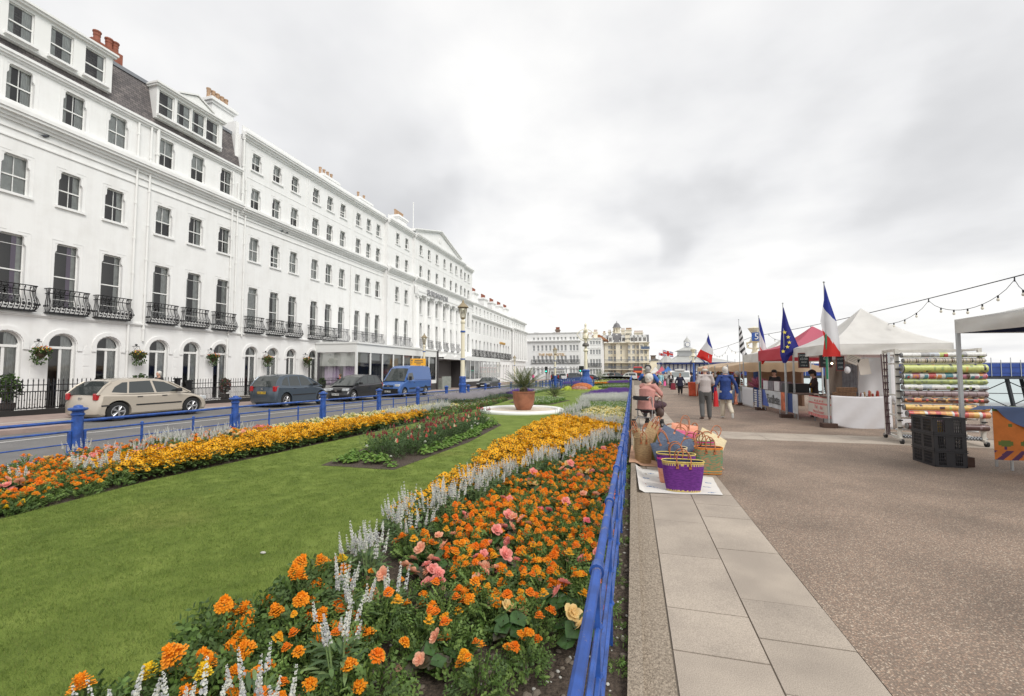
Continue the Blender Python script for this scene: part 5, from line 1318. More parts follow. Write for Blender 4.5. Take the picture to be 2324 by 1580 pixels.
# ---------------------------------------------------------------- bedding plants
MAROR = M("marigold_orange", (.95, .33, .009), .65, var=.22, vs=40, trans=.3)
MAROR3 = M("marigold_deep", (.92, .24, .008), .65, var=.2, vs=40, trans=.3); DEAD = M("dead_head", (.16, .09, .05), .9)
MAROR2 = M("marigold_gold", (.95, .43, .013), .65, var=.2, vs=40, trans=.3)
MARYL = M("marigold_yellow", (.85, .60, .02), .65, var=.15, vs=40, trans=.3)
RUDY = M("rudbeckia_yellow", (.96, .50, .014), .6, var=.2, vs=25, trans=.3)
CONE = M("dark_cone", (.035, .015, .008), .8)
CREAMF = M("cream_petal", (.90, .84, .52), .7, trans=.2)
SALW = M("white_salvia", (.68, .69, .62), .8, var=.2, vs=60, trans=.2)
SALG = M("grey_salvia", (.42, .43, .44), .8)
PURP = M("purple_salvia", (.16, .075, .34), .7, var=.3, vs=30, trans=.2)
LILAC = M("lilac_haze", (.46, .41, .46), .8, trans=.2)
BEG = [M("begonia_pink", (.88, .32, .28), .5, var=.3, vs=22, trans=.35), M("begonia_peach", (.90, .45, .30), .5, var=.25, vs=22, trans=.35), M("begonia_red", (.72, .035, .045), .5, var=.2, vs=22, trans=.3),
  M("begonia_cream", (.85, .62, .28), .5, var=.2, vs=22, trans=.35), M("begonia_rose", (.82, .20, .24), .5, var=.3, vs=22, trans=.3)]
SNAP = [M("snap_crimson", (.22, .008, .025), .6), M("snap_coral", (.62, .10, .08), .6), M("snap_cream", (.75, .70, .45), .6), M("snap_crimson_dark", (.14, .008, .03), .6)]
GFERN = [M("fern_leaf", (.115, .20, .042), .65, var=.3, vs=10, trans=.3), M("fern_leaf_light", (.18, .275, .065), .65, var=.3, vs=10, trans=.3), M("fern_leaf_dark", (.075, .13, .035), .7, var=.3, vs=10, trans=.2)]
GLAN = [M("lance_leaf", (.12, .20, .065), .6, var=.25, vs=10, trans=.3), M("lance_leaf_pale", (.20, .29, .11), .6, var=.25, vs=10, trans=.3), M("lance_leaf_dark", (.065, .12, .04), .6, trans=.2)]
GBEG = [M("begonia_leaf", (.05, .115, .028), .4, var=.3, vs=12, trans=.25), M("begonia_leaf_dark", (.06, .055, .03), .4, var=.3, vs=12, trans=.2)]
GBR = [M("geranium_leaf", (.12, .24, .035), .6, var=.25, vs=8, trans=.3), M("geranium_leaf_light", (.19, .31, .06), .6, var=.2, vs=8, trans=.3)]
SILV = [M("silver_leaf", (.42, .45, .40), .8, trans=.1), M("silver_leaf_green", (.25, .32, .22), .8, trans=.1)]
def rot_to(d, spin=0):
 d = Vector(d).normalized(); q = d.to_track_quat('Z', 'Y').to_matrix().to_4x4()
 return q @ Matrix.Rotation(spin, 4, 'Z')
def pompon(b, c, r, m, rnd, d=(0, 0, 1), layers=4, pet=11, h=.55):
 """a ruffled double flower made of overlapping petals"""
 X0 = b.X; b.X = (X0 if X0 is not None else Matrix()) @ Matrix.Translation(c) @ rot_to(d, rnd.uniform(0, 6))
 for L in range(layers):
  f = L / max(1, layers - 1); rr = r * (1 - .62 * f); zb = h * r * f * .8; n = max(5, int(pet * (1 - .4 * f))); a0 = rnd.random() * 6
  for k in range(n):
   a = a0 + 2 * PI * k / n + rnd.uniform(-.12, .12); w_ = 2.6 * rr / n * 1.7; rr2 = rr * rnd.uniform(.88, 1.1); dz = rnd.uniform(-.08, .10) * r
   ca, sa = math.cos(a), math.sin(a); i_ = rr * .25
   def pt(rad, t, z): return (ca * rad - sa * t, sa * rad + ca * t, z)
   zt = zb + r * (.10 + .45 * f) + dz
   b.add([pt(i_, 0, zb), pt(rr2 * .72, -w_ * .55, zt), pt(rr2, -w_ * .35, zt - r * .10), pt(rr2 * 1.02, w_ * .1, zt + r * .02), pt(rr2 * .95, w_ * .45, zt - r * .08), pt(rr2 * .7, w_ * .55, zt)], [(0, 1, 2, 3, 4, 5)], m)
 b.ball((0, 0, h * r * .8), r * .32, m, 6, 4, (1, 1, .7))
 b.X = X0
def begflower(b, c, r, m, rnd, d=(0, 0, 1)):
 X0 = b.X; b.X = (X0 if X0 is not None else Matrix()) @ Matrix.Translation(c) @ rot_to(d, rnd.uniform(0, 6))
 for L, (n, rr, cup) in enumerate(((5, 1.0, .25), (5, .72, .7), (4, .42, 1.2))):
  a0 = rnd.random() * 6
  for k in range(n):
   a = a0 + 2 * PI * k / n; R_ = r * rr * rnd.uniform(.85, 1.1)
   P = []
   for (u, v) in ((0, 0), (.35, -.38), (.75, -.46), (1.0, -.2), (1.0, .2), (.75, .46), (.35, .38)):
    x = u * R_ * math.cos(cup * .6); y = v * R_; z = u * u * R_ * cup * .7 + rnd.uniform(-.05, .05) * R_ + L * r * .06
    P.append((x * math.cos(a) - y * math.sin(a), x * math.sin(a) + y * math.cos(a), z))
   mid = (.55 * R_ * math.cos(a) * math.cos(cup * .6), .55 * R_ * math.sin(a) * math.cos(cup * .6), .12 * R_ * cup + L * r * .06 - .05 * R_)
   P.append(mid); b.add(P, [(i, (i + 1) % 7, 7) for i in range(7)], m)
 b.X = X0
def ferny(b, rnd, n, rad, h, mats, ls=.05):
 """ferny mound: little sprigs of narrow leaflets"""
 for _ in range(n):
  a = rnd.uniform(0, 6.28); q = math.sqrt(rnd.random()); el = rnd.uniform(.15, 1.0)
  z = h * (1 - .55 * q * q) * el; p = Vector((rad * q * math.cos(a), rad * q * math.sin(a), z))
  d = Vector((math.cos(a) * (.3 + q), math.sin(a) * (.3 + q), rnd.uniform(.3, 1.3))).normalized()
  m = rnd.choice(mats); L = ls * rnd.uniform(.7, 1.4); s_ = d.cross(Vector((rnd.uniform(-1, 1), rnd.uniform(-1, 1), .3))).normalized()
  for j in range(3):
   for sg in (-1, 1):
    o_ = p + d * L * j * .45; tip = o_ + (d * .55 + s_ * sg * .8) * L * (.62 - .1 * j); w_ = d.cross(s_) * .12 * L + d * .10 * L
    b.add([o_, o_ + (tip - o_) * .5 + w_, tip, o_ + (tip - o_) * .5 - w_], [(0, 1, 2, 3)], m)
def lanceleaf(b, p, d, L, w_, m, rnd, sag=.5):
 d = Vector(d).normalized(); s_ = d.cross(Vector((0, 0, 1))); s_ = s_.normalized() if s_.length > .05 else Vector((1, 0, 0)); u = s_.cross(d)
 P = [Vector(p)];
 a = Vector(p) + d * L * .33 + Vector((0, 0, .0)); c = Vector(p) + d * L * .7 - Vector((0, 0, sag * L * .18)); e_ = Vector(p) + d * L - Vector((0, 0, sag * L * .45))
 b.add([p, a - s_ * w_, a + s_ * w_, c - s_ * w_ * .8, c + s_ * w_ * .8, e_], [(0, 1, 2), (1, 3, 4, 2), (3, 5, 4)], m)
def roundleaf(b, p, d, r, m, rnd, n=7):
 X0 = b.X; b.X = (X0 if X0 is not None else Matrix()) @ Matrix.Translation(p) @ rot_to(d, rnd.uniform(0, 6))
 P = [(0, 0, -.12 * r)] + [(r * (1 + .12 * ((k % 2) * 2 - 1)) * math.cos(2 * PI * k / n), r * .85 * math.sin(2 * PI * k / n) * (1 + .1 * ((k % 2) * 2 - 1)), rnd.uniform(-.12, .12) * r) for k in range(n)]
 b.add(P, [(0, 1 + k, 1 + (k + 1) % n) for k in range(n)], m); b.X = X0
def spike(b, base, d, L, r, mats, rnd, n=30, whorl=4):
 d = Vector(d).normalized()
 for i in range(n):
  f = i / n; a = i * 2.4 + rnd.uniform(-.4, .4); rr = r * (1 - .65 * f) * rnd.uniform(.75, 1.15)
  c = Vector(base) + d * (L * f + (0.012 if (i // whorl) % 2 else 0)); o_ = Vector((math.cos(a), math.sin(a), .35)).normalized()
  t_ = c + o_ * rr; s_ = o_.cross(d).normalized() * rr * .55
  b.add([c + d * rr * .3, t_ - s_, t_ + d * rr * .7, t_ + s_, t_ - d * rr * .5], [(0, 1, 2), (0, 2, 3), (1, 4, 3, 2)], rnd.choice(mats))
PLANTS = {}
def proto(kind, make, nvar):
 PLANTS[kind] = [make(random.Random(hash(kind) % 1000 if 0 else sum(map(ord, kind)) + 17 * i)) for i in range(nvar)]
def flowerset(mk, n, name="flower"):
 out = []
 for i in range(n):
  b = MB(); mk(b, random.Random(i * 31 + 5)); out.append(b.mesh(name))
 return out
F_MAR = flowerset(lambda b, r: pompon(b, (0, 0, 0), .034 * r.uniform(.6, 1.25), r.choice([MAROR, MAROR, MAROR2, MAROR3]), r, layers=r.choice([3, 4]), pet=r.choice([8, 10, 12]), h=r.uniform(.35, .65)), 14) + flowerset(lambda b, r: pompon(b, (0, 0, 0), .014, DEAD, r, layers=2, pet=6, h=1.2), 1)
F_BIG = flowerset(lambda b, r: pompon(b, (0, 0, 0), .050 * r.uniform(.85, 1.2), [MAROR, MAROR2, MAROR, MARYL][r.randrange(4)], r, layers=6, pet=15, h=.95), 6)
F_YEL = flowerset(lambda b, r: pompon(b, (0, 0, 0), .03, MARYL, r, layers=4, pet=10, h=.7), 2)
def rudf(b, r):
 n = 11; R_ = .042 * r.uniform(.85, 1.1)
 for k in range(n):
  a = 2 * PI * k / n + r.uniform(-.1, .1); ca, sa = math.cos(a), math.sin(a); z = r.uniform(-.008, .004)
  P = [(.2 * R_, -.08 * R_, 0), (.6 * R_, -.19 * R_, .1 * R_), (R_, -.1 * R_, z), (R_ * 1.03, .06 * R_, z), (.6 * R_, .19 * R_, .1 * R_), (.2 * R_, .08 * R_, 0)]
  b.add([(x * ca - y * sa, x * sa + y * ca, z_) for x, y, z_ in P], [(0, 1, 2, 3, 4, 5)], RUDY)
 b.ball((0, 0, .004), .0105, CONE, 6, 4, (1, 1, .9))
F_RUD = flowerset(rudf, 4)
F_BEG = {i: flowerset(lambda b, r, m=m: begflower(b, (0, 0, 0), .052 * r.uniform(.8, 1.15), m, r), 3) for i, m in enumerate(BEG)}
def on_dome(r, rad, h, qmax=1.0):
 a = r.uniform(0, 6.28); q = math.sqrt(r.random()) * qmax; return Vector((rad * q * math.cos(a), rad * q * math.sin(a), h * (1 - .5 * q * q) + r.uniform(-.01, .03)))
def spaced(r, n, rad, h, gap, qmax=1):
 P = [];
 for _ in range(n * 12):
  p = on_dome(r, rad, h, qmax)
  if all((p - q).length > gap for q in P): P.append(p)
  if len(P) >= n: break
 return P
def mk_marigold(r):
 b = MB(); h = r.uniform(.17, .23); rad = r.uniform(.13, .17); ferny(b, r, 210, rad, h, GFERN, .045)
 fl = [(r.choice(F_MAR), p, (r.uniform(-.4, .4), r.uniform(-.4, .4), r.uniform(0, 6))) for p in spaced(r, r.randint(5, 11), rad, h + .03, .055)]
 for f_, p, _ in fl: b.tube([p * .6, p], .0025, GFERN[0], 3, False)
 return b.mesh("foliage"), fl
def mk_african(r):
 b = MB(); h = .26; rad = .15; ferny(b, r, 240, rad, h, [GFERN[0], GFERN[2], GFERN[2]], .07)
 fl = [(r.choice(F_BIG), p, (r.uniform(-.5, .5), r.uniform(-.5, .5), r.uniform(0, 6))) for p in spaced(r, r.randint(3, 6), rad, h + .04, .09)]
 for f_, p, _ in fl: b.tube([p * .5, p], .004, GFERN[0], 4, False)
 return b.mesh("foliage"), fl
def mk_begonia(r):
 b = MB(); h = .17
 for _ in range(15):
  p = on_dome(r, .13, h, 1); a = math.atan2(p.y, p.x); roundleaf(b, p, (math.cos(a) * .5, math.sin(a) * .5, 1), r.uniform(.04, .065), r.choice([GBEG[0], GBEG[0], GBEG[1]]), r, 9); b.tube([(0, 0, .02), p], .004, GBEG[1], 3, False)
 k = r.choice([0, 0, 0, 1, 1, 1, 3, 4, 0, 2]); fl = []
 for p in spaced(r, r.randint(2, 5), .11, h + .07, .07):
  d = (r.uniform(-.9, .9), r.uniform(-.9, .3), r.uniform(0, 6)); fl.append((r.choice(F_BEG[k]), p, d)); b.tube([(0, 0, .04), p], .004, GBEG[1], 3, False)
 return b.mesh("foliage"), fl
def mk_salvia(r):
 b = MB();
 for _ in range(70):
  a = r.uniform(0, 6.28); p = Vector((.10 * r.random() * math.cos(a), .10 * r.random() * math.sin(a), r.uniform(.02, .27))); lanceleaf(b, p, (math.cos(a), math.sin(a), r.uniform(.1, .9)), r.uniform(.07, .13), .012, r.choice(GLAN), r)
 fl = []
 for _ in range(r.randint(5, 9)):
  a = r.uniform(0, 6.28); q = r.uniform(.02, .11); base = Vector((q * math.cos(a) * 1.3, q * math.sin(a) * 1.3, r.uniform(.27, .36))); d = Vector((math.cos(a) * .22, math.sin(a) * .22, 1)).normalized()
  b.tube([Vector((q * .4 * math.cos(a), q * .4 * math.sin(a), .05)), base], .0035, GLAN[1], 3, False)
  s_ = MB(); spike(s_, (0, 0, 0), d, r.uniform(.07, .19), .016, [SALW, SALW, SALG] if r.random() < .75 else [SALG, SALG, SALW], r, 42); fl.append((s_.mesh("flower_spike"), base, (0, 0, 0)))
 return b.mesh("foliage"), fl
def mk_rud(r):
 b = MB(); h = .29; rad = .18
 for _ in range(120):
  p = on_dome(r, rad, h * r.uniform(.3, .95)); a = math.atan2(p.y, p.x); lanceleaf(b, p, (math.cos(a), math.sin(a), r.uniform(-.1, .9)), r.uniform(.06, .11), .016, r.choice([GLAN[2], GFERN[0], GFERN[2], GLAN[0]]), r)
 fl = [(r.choice(F_RUD), p, (r.uniform(-.5, .8), r.uniform(-.5, .5), r.uniform(0, 6))) for p in spaced(r, 26, rad * 1.05, h + .05, .055)]
 return b.mesh("foliage"), fl
def mk_low(cols, n, r, h=.2, rad=.15, leaf=None, fr=.02):
 b = MB(); ferny(b, r, 130, rad, h, leaf or GFERN, .05); fl = MB()
 for p in spaced(r, n, rad, h + .02, fr * 1.6): pompon(fl, p, fr * r.uniform(.8, 1.2), r.choice(cols), r, layers=2, pet=7)
 return b, fl
def merged(mk):
 """one mesh from foliage and blossoms, for plants seen small"""
 fo, fl = mk; return fo, fl
proto('marigold', mk_marigold, 10); proto('african', mk_african, 6); proto('begonia', mk_begonia, 12); proto('salvia', mk_salvia, 9); proto('rud', mk_rud, 4)
def join_meshes(name, items):
 """items: (mesh, matrix)"""
 vs, fs, mi, mats = [], [], [], []
 for me, X in items:
  k = len(vs); vs += [tuple(X @ v.co) for v in me.vertices]; mp = []
  for m in me.materials:
   if m not in mats: mats.append(m)
   mp.append(mats.index(m))
  for p in me.polygons: fs.append(tuple(k + i for i in p.vertices)); mi.append(mp[p.material_index])
 me = bpy.data.meshes.new(name); me.from_pydata(vs, [], fs)
 for m in mats: me.materials.append(m)
 me.polygons.foreach_set("material_index", mi); me.update(); return me
from mathutils import Euler
JOINED = {}
def blossoms(kind, i):
 if (kind, i) not in JOINED:
  JOINED[kind, i] = join_meshes("blossoms", [(m, Matrix.Translation(p) @ Euler(r_).to_matrix().to_4x4()) for m, p, r_ in PLANTS[kind][i][1]])
 return JOINED[kind, i]
WHOLE = {}
def whole(kind, i):
 if (kind, i) not in WHOLE:
  o = bpy.data.objects.new(kind, join_meshes(kind, [(PLANTS[kind][i][0], Matrix()), (blossoms(kind, i), Matrix())])); HID.objects.link(o); WHOLE[kind, i] = o
 return WHOLE[kind, i]
def plant(kind, x, y, name, label, group, detail, s=1.0):
 v = rp.randrange(len(PLANTS[kind])); fo, fl = PLANTS[kind][v]
 o = put(name, fo, None, (x, y, zg(x, y) - .005), rp.uniform(0, 6.28), (s, s, s * rp.uniform(.9, 1.1))); tag(o, label, "plant", group)
 if detail:
  for m, p, r_ in fl:
   if kind == "marigold" and y < 2.9 and rp.random() < .45: continue
   c = put(m.name.split('.')[0], m, o, p); c.rotation_euler = r_
 else: put("blossoms", blossoms(kind, v), o)
 return o
def scatter_mod(o, protos, smin=.85, smax=1.15):
 c = bpy.data.collections.new("sources");
 for p in protos: c.objects.link(p)
 g = bpy.data.node_groups.new("ground_cover", 'GeometryNodeTree')
 g.interface.new_socket("Geometry", in_out='INPUT', socket_type='NodeSocketGeometry'); g.interface.new_socket("Geometry", in_out='OUTPUT', socket_type='NodeSocketGeometry')
 i_ = g.nodes.new("NodeGroupInput"); o_ = g.nodes.new("NodeGroupOutput"); ip = g.nodes.new("GeometryNodeInstanceOnPoints"); ci = g.nodes.new("GeometryNodeCollectionInfo")
 ci.inputs["Collection"].default_value = c; ci.inputs["Separate Children"].default_value = True; ci.inputs["Reset Children"].default_value = True
 ip.inputs["Pick Instance"].default_value = True
 rv = g.nodes.new("FunctionNodeRandomValue"); rv.data_type = 'FLOAT_VECTOR'; rv.inputs["Max"].default_value = (.12, .12, 6.28)
 rs_ = g.nodes.new("FunctionNodeRandomValue"); rs_.data_type = 'FLOAT'; rs_.inputs[2].default_value = smin; rs_.inputs[3].default_value = smax
 L = g.links.new
 L(i_.outputs[0], ip.inputs["Points"]); L(ci.outputs[0], ip.inputs["Instance"]); L(rv.outputs["Value"], ip.inputs["Rotation"]); L(rs_.outputs[1], ip.inputs["Scale"]); L(ip.outputs[0], o_.inputs[0])
 m = o.modifiers.new("scatter", 'NODES'); m.node_group = g
def stuff(name, label, cat, pts, protos, smin=.85, smax=1.15):
 if not pts: return
 me = bpy.data.meshes.new(name); me.from_pydata([(x, y, zg(x, y)) for x, y in pts], [], [])
 o = put(name, me); tag(o, label, cat, None, "stuff"); scatter_mod(o, protos, smin, smax); return o
def low_protos(nm, cols, n, k=3, **kw):
 out = []
 for i in range(k):
  b, fl = mk_low(cols, n, random.Random(i + len(nm)), **kw); o = bpy.data.objects.new(nm, join_meshes(nm, [(b.mesh("a"), Matrix()), (fl.mesh("b"), Matrix())])); HID.objects.link(o); out.append(o)
 return out
def spike_protos(nm, mats, leaf, k=3, h=.3, n=16, L=.16, rad=.15):
 out = []
 for i in range(k):
  r = random.Random(i * 3 + len(nm)); b = MB()
  for _ in range(45):
   a = r.uniform(0, 6.28); p = Vector((rad * r.random() * math.cos(a), rad * r.random() * math.sin(a), r.uniform(.02, h * .8))); lanceleaf(b, p, (math.cos(a), math.sin(a), r.uniform(.1, .9)), .08, .011, r.choice(leaf), r)
  for _ in range(n):
   a = r.uniform(0, 6.28); q = rad * math.sqrt(r.random()); spike(b, (q * math.cos(a), q * math.sin(a), h * r.uniform(.75, 1.05)), (math.cos(a) * .2, math.sin(a) * .2, 1), L, .015, mats, r, 22)
  o = bpy.data.objects.new(nm, b.mesh(nm)); HID.objects.link(o); out.append(o)
 return out
rp = random.Random(21)
SAL = [(0, -1.50), (1.54, -1.66), (2.04, -1.66), (2.6, -1.86), (3.43, -2.12), (4.2, -2.10), (4.9, -1.98), (5.86, -1.72), (7.0, -1.30), (8.6, -.80), (10, -.40), (10.6, -.2), (11, .5)]
def jgrid(x0, x1, y0, y1, s, ok, j=.35):
 out = []; y = y0; row = 0
 while y < y1:
  x = x0 + (s / 2 if row % 2 else 0)
  while x < x1:
   px, py = x + rp.uniform(-j, j) * s, y + rp.uniform(-j, j) * s
   if ok(px, py): out.append((px, py))
   x += s
  y += s * .87; row += 1
 return out
def where(x, y):
 s_ = "beside the blue railing" if x > -.75 else ("amid the orange bed" if x > -1.5 else "toward the white salvias")
 d_ = "at the very bottom" if y < 2.1 else ("in the near part" if y < 3.2 else ("midway" if y < 5.5 else "far off"))
 return s_ + " " + d_
GR = "bedding plants in the right hand flower bed"
taken = []
mg = jgrid(-2.3, -.22, .9, 10.3, .215, lambda x, y: x > lerpk(SAL, y) + .22 and x < -.26 - (.22 if y < 2.6 and x > -.8 else 0) and not (y < 2.05 and -1.3 < x < -.5 and rp.random() < .7) and not (y < 2.6 and x > -.75 and rp.random() < .5) and not (y < 4 and rp.random() < .16))
nb = 0
for x, y in mg:
 pr = .20 if y > 2 else .12
 if rp.random() < pr and nb < 110:
  nb += 1; plant('begonia', x, y, "begonia_plant", "begonia with double pink, red or peach flowers " + where(x, y), GR, y < 5.5, rp.uniform(.85, 1.15))
 elif y < 7.2: plant('marigold', x, y, "marigold_plant", "low orange marigold " + where(x, y), GR, y < 3.6, rp.uniform(.85, 1.15))
 else: taken.append((x, y))
stuff("marigold_mass", "massed orange marigolds at the far end of the right hand orange bed", "plants", taken, [whole('marigold', i) for i in range(6)])
for x, y in [(-1.62, 1.33), (-1.48, 1.42), (-1.78, 1.40), (-1.38, 1.56), (-1.95, 1.30), (-1.60, 1.62), (-1.42, 1.95), (-1.55, 2.08), (-1.62, 2.42), (-1.76, 2.52), (-1.50, 2.56), (-1.92, 2.62)] + \
  jgrid(-2.9, -.2, 2.95, 10.4, .20, lambda x, y: abs(x - lerpk(SAL, y)) < (.20 if y < 5 else .24)):
 if y > 3 and rp.random() < .22: continue
 plant('salvia', x, y, "salvia_plant", "white spiked salvia clump " + ("at the very bottom" if y < 1.8 else ("alone among marigolds near the lawn edge" if y < 2.8 else ("in the band beside the lawn" if y < 5 else "in the band between the yellow and orange flowers"))), GR, y < 5.5, rp.uniform(.8, 1.02))
for x, y in jgrid(-2.75, -1.5, .95, 3.3, .25, lambda x, y: lerpk(RB, y) + .16 < x < lerpk(SAL, y) - .20):
 if rp.random() < .92: plant('african', x, y, "african_marigold_plant", "tall marigold with big orange heads, lawn edge " + ("at the bottom left of the bed" if y < 1.7 else "farther up the lawn edge"), GR, True, rp.uniform(.8, 1.1))
for x, y in jgrid(-2.35, -1.2, .95, 2.9, .22, lambda x, y: abs(x - lerpk(SAL, y)) < .2):
 if rp.random() < .75: plant('marigold', x, y, "marigold_plant", "low orange marigold between the white salvia clumps", GR, True)
rest = []
for x, y in jgrid(-3.1, -.2, 3.9, 13.6, .235, lambda x, y: lerpk(RB, y) + .17 < x < (lerpk(SAL, y) - .18 if y < 10.6 else -.3) and x < (-.3 - (y - 11.4) * .75 if y > 11.4 else 9)):
 if y < 8.0: plant('rud', x, y, "rudbeckia_plant", "yellow black-eyed daisy plant " + ("beside the lawn in the right bed, near end" if y < 5.5 else "in the right bed, behind the white salvias"), GR, y < 4.2, rp.uniform(.8, 1.05))
 else: rest.append((x, y))
stuff("rudbeckia_mass", "massed yellow black eyed daisies at the far end of the right bed", "plants", rest, [whole('rud', i) for i in range(4)])
WS = [whole('salvia', i) for i in range(5)]
CRP = low_protos("cream_marigold", [CREAMF, CREAMF, CREAMF, MARYL], 24, fr=.026); WHP = low_protos("white_bedding", [SALW], 14, leaf=GBR, fr=.018)
PUP = spike_protos("purple_spikes", [PURP], GLAN); SVP = spike_protos("silver_spikes", [SALW, SALG, SALW], SILV, n=22); LVP = spike_protos("verbena", [LILAC, LILAC, SALG], [GLAN[2], GFERN[0]], h=.55, n=26, L=.05, rad=.22)
GRN_L = low_protos("green_bedding", [SALW, CREAMF], 5, leaf=GBR); DRK = low_protos("bronze_bedding", [SALW, SNAP[1]], 4, leaf=[GFERN[2], M("bronze_leaf", (.07, .03, .02), .6), GFERN[0]])
def wedge(y, a, c): return lerpk([(0, a), (100, c)], y)
RBx = lambda y: lerpk(RB, y)
right = lambda x: x < -.28
stuff("white_salvia_row", "row of white salvias behind the yellow daisies in the right bed", "plants", jgrid(-3, -.2, 11.4, 15.6, .24, lambda x, y: right(x) and x > RBx(y) + .1 and -.3 < x + .3 + (y - 11.4) * .75 < .42), WS)
stuff("cream_marigolds", "pale cream marigolds beside the railing behind the white salvias", "plants", jgrid(-3, -.2, 11.6, 18.2, .25, lambda x, y: right(x) and x > RBx(y) + .35 and x + .3 + (y - 11.4) * .75 > .42), CRP)
stuff("white_salvia_row", "white salvias along the lawn edge beside the cream marigolds", "plants", jgrid(-3, -.2, 14.6, 20.0, .24, lambda x, y: right(x) and RBx(y) + .08 < x < RBx(y) + .4), WS)
stuff("green_bedding", "bright green low bedding with white flowers beyond the cream marigolds", "plants", jgrid(-3, -.2, 18.2, 22.5, .25, lambda x, y: right(x) and x > RBx(y) + .1), GRN_L + WHP)
stuff("silver_spikes", "silvery white spiked bedding in the far right bed before the purple band", "plants", jgrid(-3, -.2, 22.3, 31, .26, lambda x, y: right(x) and x > RBx(y) + .1 and y < 29 + x), SVP)
stuff("purple_salvias", "purple salvia band in the far right bed beyond the white ring", "plants", jgrid(-3, -.2, 25, 39, .27, lambda x, y: right(x) and x > RBx(y) + .1 and y >= 29 + x), PUP)
stuff("white_bedding", "white and green bedding beyond the purple band", "plants", jgrid(-3, -.2, 39, 46, .3, lambda x, y: right(x) and x > RBx(y) + .1), WHP + GRN_L)
LBx = lambda y: lerpk(LB, y)
for x, y in jgrid(-9.5, -6.5, 1.4, 5.6, .25, lambda x, y: x < LBx(y) - .18 and x > -9.45 and not (y > 4.9 and x > -8.1)):
 k = rp.random()
 if y > 3.9 and -7.9 < x < -7.3 and k < .35: plant('salvia', x, y, "salvia_plant", "white salvia at the near end of the left bed", "bedding plants in the left hand flower bed", False)
 elif k < .36: plant('begonia', x, y, "begonia_plant", "pink begonia among the marigolds at the near end of the left bed", "bedding plants in the left hand flower bed", False, 1.1)
 else: plant('marigold', x, y, "marigold_plant", "orange marigold at the near end of the left bed", "bedding plants in the left hand flower bed", False, 1.15)
for x, y in jgrid(-9.45, -8.25, 5.5, 9.3, .25, lambda x, y: True):
 k = rp.random()
 if k < .30: plant('salvia', x, y, "salvia_plant", "white salvia between the yellow daisies and the blue fence", "bedding plants in the left hand flower bed", False)
 elif k < .55: plant('begonia', x, y, "begonia_plant", "pink begonia between the yellow daisies and the blue fence", "bedding plants in the left hand flower bed", False, 1.2)
 else: plant('marigold', x, y, "marigold_plant", "orange marigold between the yellow daisies and the blue fence", "bedding plants in the left hand flower bed", False, 1.25)
for x, y in ((-6.98, 3.1), (-6.9, 3.45), (-6.95, 2.8)): plant('african', x, y, "yellow_marigold_plant", "yellow marigold on the lawn edge at the left of the view", "bedding plants in the left hand flower bed", False, .7)
lr = jgrid(-8.3, -6.6, 4.9, 13.9, .235, lambda x, y: x < LBx(y) - .15 and x > -8.2 + max(0, y - 9) * .13)
for x, y in lr:
 if y < 9: plant('rud', x, y, "rudbeckia_plant", "yellow black-eyed daisy plant in the long strip of the left bed", "bedding plants in the left hand flower bed", False, rp.uniform(.85, 1.05))
stuff("rudbeckia_mass", "far part of the yellow daisy strip in the left bed", "plants", [p for p in lr if p[1] >= 9], [whole('rud', i) for i in range(4)])
stuff("cream_marigolds", "cream marigolds along the blue fence behind the yellow daisies", "plants", jgrid(-9.45, -7.2, 8.6, 19.5, .26, lambda x, y: x < -8.25 + max(0, y - 9) * .13 and x < LBx(y) - .9), CRP)
stuff("white_salvia_row", "white salvias between cream and green bedding in the left bed", "plants", jgrid(-9.0, -6.8, 12.6, 17.5, .24, lambda x, y: LBx(y) - 1.0 < x < LBx(y) - .55), WS + SVP)
stuff("green_bedding", "low green bedding with small flowers at the lawn edge of the left bed", "plants", jgrid(-9.0, -6.8, 13.8, 27, .25, lambda x, y: LBx(y) - .6 < x < LBx(y) - .12), GRN_L + DRK)
stuff("bronze_bedding", "bronze and green bedding beyond the cream marigolds", "plants", jgrid(-9.4, -6.8, 17.5, 24, .26, lambda x, y: x < LBx(y) - .6 and y > 17.5), DRK + WHP)
stuff("verbena_haze", "misty lilac verbena around the foot of the tall street lamp", "plants", jgrid(-9.5, -7.6, 20, 31.5, .26, lambda x, y: x < LBx(y) - .7), LVP)
stuff("purple_salvias", "purple salvias behind the big pot in the left bed", "plants", jgrid(-9.5, -7.5, 30.5, 38, .28, lambda x, y: x < LBx(y) - .1), PUP)
stuff("white_bedding", "white edged bedding at the far end of the left bed", "plants", jgrid(-9.5, -8.0, 38, 46, .3, lambda x, y: x < LBx(y) - .1), WHP + SVP)
def mk_snap(r):
 b = MB(); h = r.uniform(.32, .48)
 for _ in range(150):
  a = r.uniform(0, 6.28); q = r.random() ** .6 * .15; p = Vector((q * math.cos(a), q * math.sin(a), r.uniform(.03, h))); lanceleaf(b, p, (math.cos(a), math.sin(a), r.uniform(.2, 1.4)), r.uniform(.04, .08), .008, r.choice([GLAN[2], GFERN[2], GLAN[0]]), r)
 fl = []; k = r.choice([0, 0, 1, 1, 2, 3])
 for _ in range(r.choice([0, 0, 1, 1, 2, 3])):
  a = r.uniform(0, 6.28); q = r.uniform(0, .11); s_ = MB(); spike(s_, (0, 0, 0), (0, 0, 1), r.uniform(.04, .09), .022, [SNAP[k]], r, 22); fl.append((s_.mesh("flower_spike"), Vector((q * math.cos(a), q * math.sin(a), h - .02)), (r.uniform(-.2, .2), 0, 0)))
 return b.mesh("foliage"), fl
